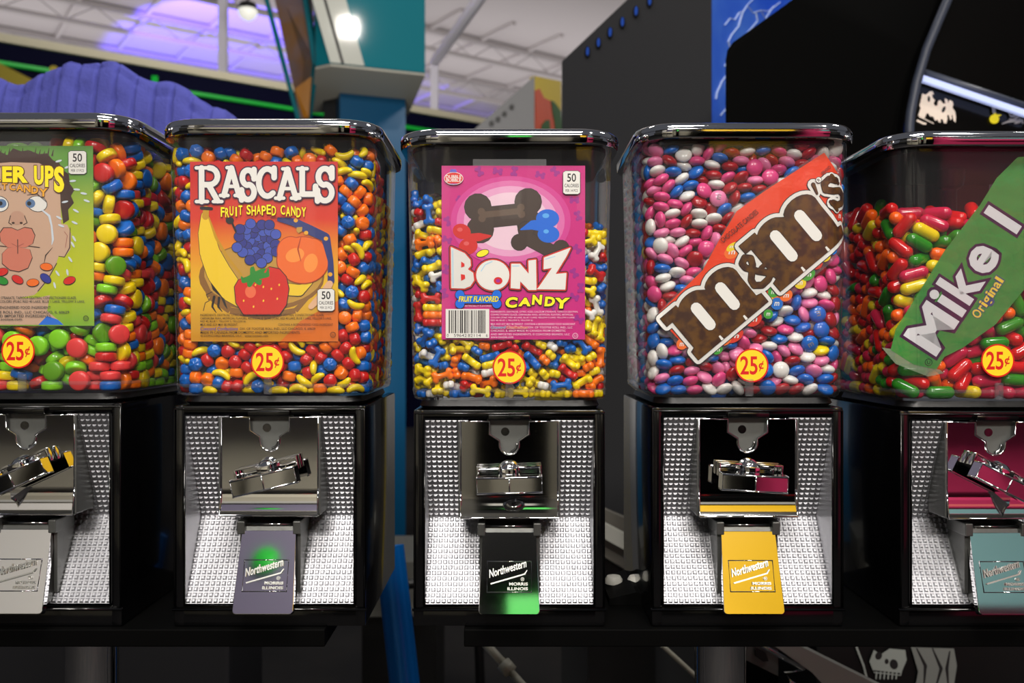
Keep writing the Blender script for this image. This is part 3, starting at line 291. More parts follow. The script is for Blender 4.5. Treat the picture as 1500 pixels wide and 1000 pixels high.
2: (457, 220, [2,151,206,904,23,6,0,2,209,214,225,23,11,0,2,358,216,104,23,2,0,2,666,209,662,-22,-19,-1,1,191,206,881,22,28,-1,2,677,214,424,23,-38,2,1,653,213,337,22,27,0,3,279,215,187,22,34,0,2,145,215,179,23,4,0,1,710,230,662,22,-3,-34,2,603,215,178,23,-15,0,0,494,212,92,24,0,43,0,655,199,892,17,43,0,0,233,209,142,15,5,0,1,639,222,150,14,5,-10,0,389,210,135,-21,15,-2,1,232,221,182,35,8,13,1,142,223,134,22,4,19,0,688,225,92,26,0,9,0,490,207,232,-17,9,0,0,336,209,131,-17,36,0,2,650,219,384,-16,-11,-40,1,182,222,126,32,2,-2,3,603,217,124,22,8,0,3,254,215,223,-22,4,0,0,688,217,208,7,-29,12,3,370,215,217,-22,13,0,2,471,213,901,3,6,-41,2,98,215,895,23,-12,-12,3,712,241,411,23,6,11,2,102,237,458,14,3,8,2,229,215,896,-43,15,8,0,697,215,566,19,13,8,1,680,218,494,37,-1,-27,2,349,222,186,-10,-2,-25,3,284,222,104,36,-17,10,2,693,219,871,-36,-3,19,1,708,237,707,-36,-7,-1,3,183,220,193,33,10,-16,2,142,224,96,0,45,-22,2,113,217,685,6,-39,-22,0,690,218,384,-18,-3,-36,3,685,227,266,17,5,20,1,461,222,138,1,-42,-4,3,103,214,800,-24,-33,-10,2,676,214,794,8,-7,32,0,109,211,518,17,13,-9,1,636,211,509,23,-10,0,1,124,221,247,-2,-2,-41,3,414,220,228,3,9,5,3,450,220,204,7,6,13,3,683,229,141,-24,12,-12,1,423,212,903,3,-42,-12,3,317,211,892,3,8,5,2,665,215,708,-38,7,13,3,627,220,210,41,11,-5,1,567,222,96,0,0,4,1,535,206,875,-23,31,0,1,655,216,769,7,-38,-12,3,717,248,624,-45,0,-11,1,669,216,604,-5,4,33,3,684,217,536,15,2,19,2,708,244,508,33,3,-9,1,677,221,305,41,-3,15,3,645,220,277,10,-16,34,3,541,220,226,37,7,-13,3,520,220,195,12,3,-25,3,663,222,182,-44,12,2,2,103,235,123,23,-6,-11,2,716,260,271,22,-14,-22,3,331,220,237,-3,9,-5,1,587,221,237,34,3,-20,1,398,221,191,13,-3,-20,2,480,222,170,0,-1,-4,1,384,212,885,-38,2,19,1,701,229,768,-13,-6,27,3,570,220,201,-4,11,39,3,433,228,175,-3,-9,-40,3,319,222,168,-4,-36,7,0,696,218,823,42,1,5,2,116,214,752,36,-8,14,1,685,216,733,-1,10,0,1,640,217,554,-11,9,-15,3,656,221,235,36,-6,13,3,310,220,212,-42,9,5,1,405,238,148,23,22,0,1,281,222,150,-1,45,19,0,427,212,89,5,0,0,1,692,234,346,-25,-6,-20,2,710,254,311,-5,44,3,0,162,219,220,14,3,-37,1,606,212,908,34,-2,-25,3,661,218,467,1,-37,-4,1,284,213,875,-42,8,5,0,135,210,868,40,1,5,1,104,227,656,-5,-7,-45,0,514,219,121,-3,-9,-44,3,250,222,104,28,4,24,1,726,254,749,-22,1,23,2,121,216,620,-6,-2,19,2,105,238,317,7,-15,27,2,636,216,633,-6,-2,-26,1,615,220,254,-9,-38,14,0,726,241,792,27,5,17,0,559,220,129,41,-8,-10,3,435,243,115,14,-3,12,3,525,228,150,28,-10,-29,0,620,220,89,6,0,41,2,707,254,171,0,-45,4,3,707,252,134,-22,-26,-11,2,220,223,116,11,-15,-12,0,647,220,116,-15,5,36,2,636,215,744,7,-38,-13,3,101,229,386,23,3,-11,1,445,221,256,12,0,-3,0,648,202,833,8,-3,0,1,91,237,721,-9,3,15,0,636,215,864,-41,5,13,1,699,243,217,18,11,31,0,563,215,906,2,-39,-7,2,133,207,836,23,-3,0,1,125,221,280,2,-43,-19,3,574,212,869,19,-11,-20,2,255,233,905,10,-32,-6,2,721,256,862,-2,-1,-10,2,87,244,624,6,-13,-18,1,118,227,216,42,2,-22,0,91,223,556,28,-2,34,0,271,207,261,17,-32,0,0,491,207,260,-18,-36,0,0,549,221,258,42,-1,9,2,106,240,162,0,0,-8,3,121,229,578,-9,5,-15,1,124,219,423,43,4,-4,0,545,224,169,23,10,-21,0,189,222,89,39,0,-9,1,723,269,896,-5,-4,-11,1,492,215,868,-29,6,24,3,716,254,548,3,-10,-27,0,703,234,467,34,-6,17,0,721,252,450,27,-4,18,0,709,231,906,-3,-36,-21,0,393,218,263,-5,-1,-40,2,575,236,158,31,2,-32,2,419,213,864,-17,3,24,0,725,253,587,20,6,-26,1,627,214,802,40,1,27,2,643,240,443,-4,-37,3,1,711,279,350,7,-1,3,1,137,208,717,-23,-27,1,0,721,243,838,-6,-2,-25,0,668,225,564,11,-7,-28,1,93,251,265,16,6,8,3,88,238,767,31,2,15,0,492,239,899,-14,-9,-9,0,327,243,89,39,0,3,2,96,234,841,0,4,-31,1,711,267,380,-7,-43,-3,2,628,240,308,-1,-10,-19,3,709,280,237,2,-6,18,2,708,287,205,-2,39,18,0,100,230,194,-7,3,-11,0,70,263,591,28,-8,23,0,679,226,633,1,44,-13,0,134,218,393,-9,-4,-37,1,133,219,337,8,2,-26,2,705,272,96,0,0,10,2,717,266,678,-12,-16,-9,2,198,238,154,-13,-1,-4,1,723,323,918,-2,37,-27,1,352,240,882,33,-18,0,3,95,237,504,20,19,26,0,109,227,356,-6,1,29,2,185,224,267,-33,-2,16,0,377,225,250,-5,43,8,0,66,244,899,16,16,-21,2,620,244,668,27,2,37,0,622,208,424,5,6,0,2,165,245,250,11,-4,18,3,725,286,718,21,25,21,0,83,245,673,-31,33,3,2,692,253,587,-14,10,27,2,678,238,848,39,7,-19,2,723,292,635,22,0,-22,2,391,239,103,23,26,-12,0,459,217,869,45,6,-15,0,147,200,781,17,1,0,3,618,214,710,35,-9,14,0,636,240,695,-3,7,-16,2,719,287,517,21,-16,-23,3,297,228,268,-43,1,10,2,492,242,210,34,-9,12,0,97,238,545,7,-3,-6,2,721,449,525,-22,2,23,1,135,226,485,12,-36,-17,0,734,302,809,17,7,23,3,723,451,827,-18,7,22,0,733,546,753,18,-16,22,3,615,212,470,22,-33,0,1,716,445,271,22,-16,-22,0,720,478,132,-18,28,22,3,89,276,102,22,-11,-22,0,575,240,889,-5,-41,1,0,92,235,867,3,-4,20,1,719,284,424,9,-22,-9,3,91,262,226,4,1,-4,3,174,243,907,-43,-1,6,0,735,288,856,-16,-18,22,0,731,406,688,-30,-9,-22,1,713,290,469,13,5,-33,2,359,242,144,-11,2,-20,0,518,288,923,-29,-1,0,1,679,253,897,-23,-9,5,3,367,207,851,-23,-26,1,1,699,257,817,-1,34,4,2,723,636,621,-23,3,-23,0,281,242,242,-43,0,-4,1,665,245,103,35,8,21,3,725,494,814,-21,-2,23,1,648,246,589,18,6,8,2,717,399,338,-23,4,-23,0,228,220,272,37,-8,12,3,458,247,231,-10,4,-1,1,319,241,127,-2,30,22,2,710,318,103,22,4,-25,0,265,220,857,-2,-39,11,3,224,207,850,-22,13,0,1,728,350,880,-23,5,-23,3,79,251,807,-44,1,4,0,728,741,514,17,-13,22,0,724,332,482,0,-39,23,3,687,250,448,-36,12,2,2,718,319,380,-23,-2,-22,3,224,243,248,-2,12,15,1,725,562,706,-22,-17,22,3,721,352,599,9,23,9,2,721,624,527,-20,-20,20,1,719,607,441,22,-11,-22,1,718,396,384,-24,-19,-21,2,710,455,308,1,-40,19,3,715,575,252,-22,17,23,3,713,698,168,25,-22,20,3,657,244,824,-37,4,9,3,726,370,841,-18,18,25,1,725,739,700,23,7,23,0,729,376,654,35,6,-23,1,725,810,688,-22,4,23,1,83,275,339,22,4,22,0,721,344,207,-29,8,-23,3,707,386,128,-45,0,-4,3,259,254,125,-10,5,0,3,722,515,854,-4,0,-41,0,733,360,758,28,9,-23,0,730,539,635,-28,5,-23,2,715,287,564,3,9,28,2,721,334,519,16,22,-29,0,727,585,475,-28,8,-23,3,719,465,437,22,17,-23,2,717,610,350,23,-13,22,2,717,577,317,23,4,23,0,259,235,261,18,-4,11,3,715,415,237,-24,19,-24,3,726,313,753,22,18,-23,1,717,356,680,-4,-37,-18,2,720,691,467,22,-11,-22,2,719,506,418,22,5,-23,1,610,219,351,-1,-1,-34,0,340,232,264,1,40,-23,2,715,632,221,22,18,-23,1,708,560,218,4,-41,11,1,708,528,189,-35,-16,12,2,161,262,172,-4,-8,44,0,720,728,129,17,-10,22,2,712,763,104,-22,5,23,0,533,250,89,39,0,21,0,304,244,899,-23,-3,-41,0,733,421,766,-28,6,-23,1,720,687,770,10,7,37,0,727,659,598,-5,-14,22,2,723,700,598,-23,-16,-22,1,714,506,567,1,-3,3,1,130,243,532,-33,3,-16,3,714,570,540,-2,37,27,1,721,492,506,-20,-21,20,3,719,501,462,22,-11,-22,3,714,351,449,42,-1,-4,1,718,651,396,-23,-17,-22,1,644,251,369,9,-28,-22,3,711,725,296,-23,19,0,2,517,240,248,13,-6,-27,0,719,811,228,7,14,23,2,714,390,200,-23,11,-23,1,615,253,175,11,4,-3,3,708,399,161,-45,0,11,0,717,648,122,6,-20,21,2,494,252,128,-44,3,13,3,705,612,96,0,0,13,3,706,444,102,-22,-4,30,0,599,244,913,-10,9,9,1,718,472,747,-43,1,-20,1,719,333,713,32,3,2,0,668,244,680,-23,0,35,1,719,803,734,-11,8,24,3,722,424,643,-23,1,-22,0,729,788,578,16,28,22,0,726,588,572,39,4,-23,3,86,272,441,-45,0,-19,2,88,274,409,0,0,-41,1,712,375,418,-10,-42,-3,3,718,607,395,-20,-21,20,0,722,458,381,-2,6,23,3,712,521,378,-37,-7,9,3,711,546,349,36,9,8,1,711,320,331,-9,-12,18,0,723,291,289,27,-19,-21,3,708,611,188,-6,-5,-10,2,707,302,169,-14,35,6,3,710,342,166,-13,29,-16,1,706,586,132,5,18,-17,2,638,236,883,-4,-3,-15,1,719,508,780,-41,-3,13,0,732,436,704,-28,-5,-22,3,620,275,607,0,-4,41,1,715,306,599,-44,-4,19,0,727,476,593,-4,-1,22,2,715,677,546,-6,40,10,2,80,274,480,23,4,-22,1,714,460,481,-7,6,10,2,712,809,465,12,2,41,0,725,781,441,32,-5,-22,2,711,354,350,-13,3,2,1,708,404,297,-6,-5,-33,1,708,370,244,15,1,-25,1,709,689,248,1,44,-19,0,720,717,206,-12,8,23,2,276,253,216,6,-6,4,2,714,791,200,-23,5,-23,3,709,437,197,29,-10,-4,0,381,253,170,2,42,20,3,713,519,146,-23,14,-23,0,235,250,145,-7,7,32,2,561,256,135,13,-4,15,2,450,281,103,22,-19,0,0,617,225,857,-12,5,-18,3,72,274,845,-21,-19,-24,1,721,421,850,-11,39,7,2,718,488,690,4,41,-11,1,714,386,627,28,10,-4,3,716,464,624,-20,9,-30,1,715,436,569,-15,19,7,2,715,361,556,-19,-3,-1,2,714,809,504,0,-45,-4,3,714,431,463,-2,9,18,2,717,421,421,23,3,-24,3,719,692,422,-22,-17,22,1,712,816,388,23,4,0,3,711,774,358,-10,6,-35,1,709,478,341,-13,-30,-16,0,722,631,325,8,36,22,1,91,273,297,6,-3,-35,0,720,556,288,-40,-3,-22,0,721,652,296,37,2,-23,0,714,499,272,4,13,-30,2,709,524,249,32,-5,-20,0,720,724,247,11,17,23,0,647,250,208,21,21,-1,3,707,445,154,19,-7,35,0,708,353,120,38,15,4,0,418,245,891,-28,1,-1,2,719,325,843,38,1,-24,2,720,288,792,6,-13,44,2,720,543,808,3,-41,11,3,719,621,763,-17,-17,29,2,75,274,697,-23,4,22,1,718,659,740,4,-1,3,2,717,635,667,-36,-7,9,1,718,708,668,3,-4,-34,0,720,752,639,8,-11,-29,2,715,326,564,13,17,36,0,716,762,573,-14,-32,-7,3,715,664,503,12,-9,-38,1,606,218,404,-40,5,12,3,713,780,411,30,-5,17,2,707,490,204,-25,8,32,2,712,783,146,-22,8,-23,2,706,621,137,-28,11,-4,0,705,498,112,-31,-32,0,1,297,275,908,13,-35,-16,3,125,243,888,-3,-2,15,3,727,396,878,5,-21,-6,3,724,609,716,-24,-8,-21,1,719,660,707,0,2,-19,2,717,688,641,2,40,-18,1,714,592,605,5,-5,-10,1,716,395,580,-12,5,-20,2,714,546,586,41,-8,-14,1,714,733,558,-20,41,-1,0,653,242,500,-15,35,7,2,719,652,443,-23,4,-23,2,712,330,420,2,43,-11,0,723,745,378,-8,-4,22,0,713,730,341,-18,-34,11,0,712,355,301,-8,3,-15,0,720,669,275,40,-1,-22,1,559,259,234,-8,13,2,2,708,461,236,-2,5,-27,3,581,273,198,-7,43,10,1,711,562,170,-20,1,22,0,325,215,852,33,6,-13,0,79,262,780,8,-45,14,3,719,587,792,37,6,0,2,717,308,680,-1,32,7,3,719,702,729,-34,4,-2,0,709,519,677,14,2,9,0,720,555,665,-42,-8,17,2,713,502,652,-2,2,6,1,668,277,617,-1,44,-5,0,715,505,607,5,-9,-8,0,720,814,642,-4,-31,-7,2,662,281,516,-22,4,7,2,715,403,535,-33,-3,25,3,714,369,498,-36,11,-11,2,714,698,513,32,-9,-6,3,714,542,446,41,-1,-4,2,90,274,377,0,45,-4,3,712,435,359,4,35,-17,1,710,517,323,-17,9,-9,2,709,621,259,-43,-7,18,1,709,761,264,-13,-38,11,1,712,681,127,22,21,22,2,602,274,151,-33,-3,4,3,706,525,102,22,26,0,1,479,246,96,0,0,-2,0,129,241,820,-6,-1,41,1,719,351,794,-12,8,39,1,686,272,734,-41,-1,7,1,719,365,724,13,-3,-43,0,713,603,684,-2,-2,14,3,605,215,586,3,-42,-12,0,716,787,642,-36,-6,10,3,714,810,544,-12,-9,-11,3,714,395,479,14,0,0,0,715,474,394,4,-9,-17,3,713,552,409,3,42,-11,3,713,694,383,0,2,19,0,720,655,360,-5,6,22,2,708,697,331,-13,2,-7,1,710,764,304,0,0,4,1,144,257,220,22,-7,-8,2,708,676,209,15,35,-5,3,466,281,204,22,8,0,1,93,274,190,-7,35,12,0,708,822,158,29,31,0,1,666,273,172,35,-6,13,2,705,809,96,45,0,-4,2,699,395,96,0,0,-20,1,171,261,103,-8,-3,-8,1,127,275,96,0,0,-26,3,408,269,102,22,19,-12,1,217,266,96,0,0,13,1,294,267,102,-23,4,25,0,491,288,114,-26,19,1,0,538,276,108,-1,-44,-7,2,676,308,103,23,19,22,0,513,255,92,23,0,21,0,579,281,89,39,0,2,2,638,281,103,22,-19,0,0,585,288,116,17,5,45,3,93,280,145,-22,19,0,0,291,288,127,28,-3,0,2,351,281,143,-22,36,0,0,523,267,122,10,5,-16,2,599,255,107,6,-31,-20,0,143,257,140,-13,-1,-4,3,304,274,159,-41,-2,11,2,231,251,202,12,-43,9,2,214,272,173,-5,-36,-3,3,420,278,183,-21,-3,-3,0,438,266,147,-43,3,-4,2,526,273,163,14,-1,21,0,658,283,131,-17,-38,-5,0,144,288,150,-28,-37,0,0,503,264,151,8,2,19,1,261,265,168,44,0,-10,2,306,272,192,4,-2,12,0,451,288,144,-17,0,-45,2,641,256,135,-34,-11,7,1,693,564,96,0,45,-19,2,351,280,189,-23,35,1,2,461,264,167,-45,5,9,0,497,271,182,30,3,32,0,566,273,173,2,-2,11,2,356,253,221,16,5,1,2,421,273,220,0,1,-19,2,536,274,201,-1,4,-4,0,189,265,198,36,-6,-18,0,341,279,222,-9,42,4,3,680,651,96,0,0,12,1,306,272,247,-29,-1,17,0,389,273,237,-28,11,-23,0,382,267,200,6,-37,-24,3,611,259,227,-9,8,34,3,129,275,257,32,-6,3,3,362,276,260,-7,39,-13,0,421,264,244,41,0,11,1,484,243,267,33,-10,4,1,144,262,290,9,1,13,2,411,221,288,0,-1,-11,3,445,254,280,37,-10,-6,3,156,219,303,-14,3,-20,3,311,220,298,44,3,-11,0,362,229,282,6,4,5,0,359,207,306,-15,6,0,0,210,235,289,2,3,-25,1,227,272,276,-2,-12,10,1,274,220,307,31,-18,14,3,328,259,285,4,0,26,3,589,276,253,-8,7,32,2,199,221,310,7,-5,-12,0,539,217,279,4,3,-44,1,544,253,277,8,13,14,3,456,214,299,23,13,0,2,575,253,290,-3,-14,-37,0,118,265,337,10,11,29,1,168,219,366,-37,-1,-19,1,513,222,299,9,1,-35,0,678,262,231,3,15,32,3,142,280,354,22,-5,0,0,694,815,122,4,-1,-43,1,128,256,391,42,19,-2,3,593,214,295,-23,42,0,2,631,263,267,-4,-36,-5,0,665,275,260,-21,0,21,0,125,271,424,-10,-36,19,3,610,281,307,-22,-11,0,0,564,288,288,-28,4,0,1,165,218,414,-6,-14,7,0,683,290,274,-3,4,-21,1,588,249,331,-1,-35,-11,1,709,327,228,-31,3,-20,2,157,220,454,-4,-8,5,2,709,330,276,11,-7,34,0,688,294,296,-4,-43,-17,1,79,275,526,23,-4,-23,1,619,275,355,15,1,2,2,658,273,294,6,6,16,0,606,253,380,-33,1,-14,0,136,267,455,1,3,35,2,160,219,504,-11,10,-16,0,588,215,381,45,4,0,2,675,289,364,-19,8,18,2,122,281,553,23,26,0,3,703,652,170,19,34,-2,1,632,257,405,-2,41,-19,0,649,264,334,-11,5,32,3,156,218,551,-8,32,26,2,674,280,324,6,44,-18,3,707,754,173,-35,8,-9,3,178,210,589,22,-41,0,1,589,235,444,6,-7,32,2,610,274,437,5,-5,33,0,701,309,443,7,-8,9,2,673,253,404,15,-30,-15,2,86,272,573,3,-13,4,2,584,211,502,22,28,0,3,703,605,287,-38,-2,4,0,144,229,592,29,0,-21,2,116,268,607,-8,-14,17,2,160,238,622,12,-13,35,2,673,265,480,-8,4,12,0,139,278,631,-2,-38,5,0,613,245,482,32,13,10,3,153,217,662,37,0,10,2,113,274,671,38,7,-13,0,144,233,681,-6,37,-13,0,581,206,537,-1,-41,0,2,141,274,698,0,-1,4,3,612,238,529,12,-44,11,0,601,206,554,4,9,0,2,711,809,301,30,3,24,0,628,272,540,10,-41,-14,0,655,267,550,3,-2,-30,3,626,275,569,-1,6,-4,2,162,216,749,38,2,-11,0,697,402,446,-1,1,44,3,75,274,742,22,-12,23,3,139,237,785,-5,-8,27,1,174,215,811,0,2,1,2,117,274,803,19,-5,24,1,262,215,825,7,-36,-4,3,179,212,843,-2,0,-26,0,621,249,626,-17,-45,-1,0,713,571,376,-20,-2,-14,2,236,247,846,-4,-6,-36,0,603,219,615,-1,-4,-31,1,574,208,721,23,-15,0,1,710,736,406,0,-9,38,3,177,246,874,2,0,5,2,306,214,833,-39,5,12,1,601,280,648,-22,3,0,1,149,281,872,23,-19,0,2,210,281,862,-22,-5,0,0,581,202,645,18,4,0,2,111,281,896,22,3,0,0,209,242,863,37,-16,7,2,594,215,679,-2,-38,4,3,579,232,643,-6,16,-26,2,596,247,719,-2,29,-18,1,209,275,907,17,19,18,2,274,256,870,29,5,6,2,403,214,821,-16,4,-21,2,642,274,653,-30,3,21,3,714,535,487,40,-6,-12,1,641,266,728,-3,-31,14,0,394,247,859,16,4,-33,2,438,214,822,14,-35,-17,0,674,262,697,14,-9,-33,3,686,266,650,7,7,6,0,251,278,874,6,-36,8,0,660,286,682,-8,-12,-40,2,327,274,873,-3,-42,12,2,429,255,839,-7,2,-30,3,622,256,761,-8,43,-12,0,601,214,764,45,-7,11,0,276,277,890,3,-33,12,3,447,271,872,-40,2,20,0,717,543,512,-3,38,-16,0,453,223,850,-1,-40,-13,3,707,732,444,44,-3,14,0,364,270,903,-11,42,-14,3,600,255,793,7,-32,3,0,486,245,839,34,6,-3,3,583,213,792,44,7,-4,0,590,229,751,-3,-37,-11,1,455,274,903,42,5,-5,1,714,759,488,23,12,-11,2,691,267,773,28,-12,3,0,635,277,781,8,-40,-6,0,711,500,540,2,44,-9,0,511,201,834,-13,38,0,3,595,213,829,7,15,-5,1,704,590,507,-16,-15,-14,2,525,245,875,-11,10,-42,0,553,240,846,5,3,-12,1,621,275,819,-4,11,-5,0,704,532,540,23,35,5,0,667,291,759,-28,32,6,3,553,275,898,-11,-3,-25,0,578,253,864,42,6,0,0,498,257,907,-6,5,5,0,585,274,874,15,42,-10,1,666,282,889,-11,-23,-6,0,711,441,604,42,-6,-13,3,621,281,896,-22,6,0,3,585,275,924,-5,-11,-17,0,719,625,559,5,1,-22,0,715,823,583,-28,-33,0,0,695,333,766,10,-8,-30,3,717,746,602,-35,-7,8,0,713,372,759,-5,-37,9,0,683,294,916,-5,-41,4,3,709,410,783,-7,40,8,2,713,394,812,1,8,-20,3,712,462,784,-32,0,-28,3,715,429,734,7,-33,-12,0,712,680,683,-35,11,-9,0,712,510,748,-10,-40,-4,0,719,470,717,42,-5,17,1,712,772,669,33,12,-3,0,707,726,627,6,0,-5,0,703,716,710,-32,10,-11,2,718,577,749,0,10,-3,1,712,457,668,6,41,-8,0,720,583,658,12,-5,18,0,707,601,633,5,-8,5,0,708,582,639,-4,-9,33,3,713,520,717,-12,-4,43]),
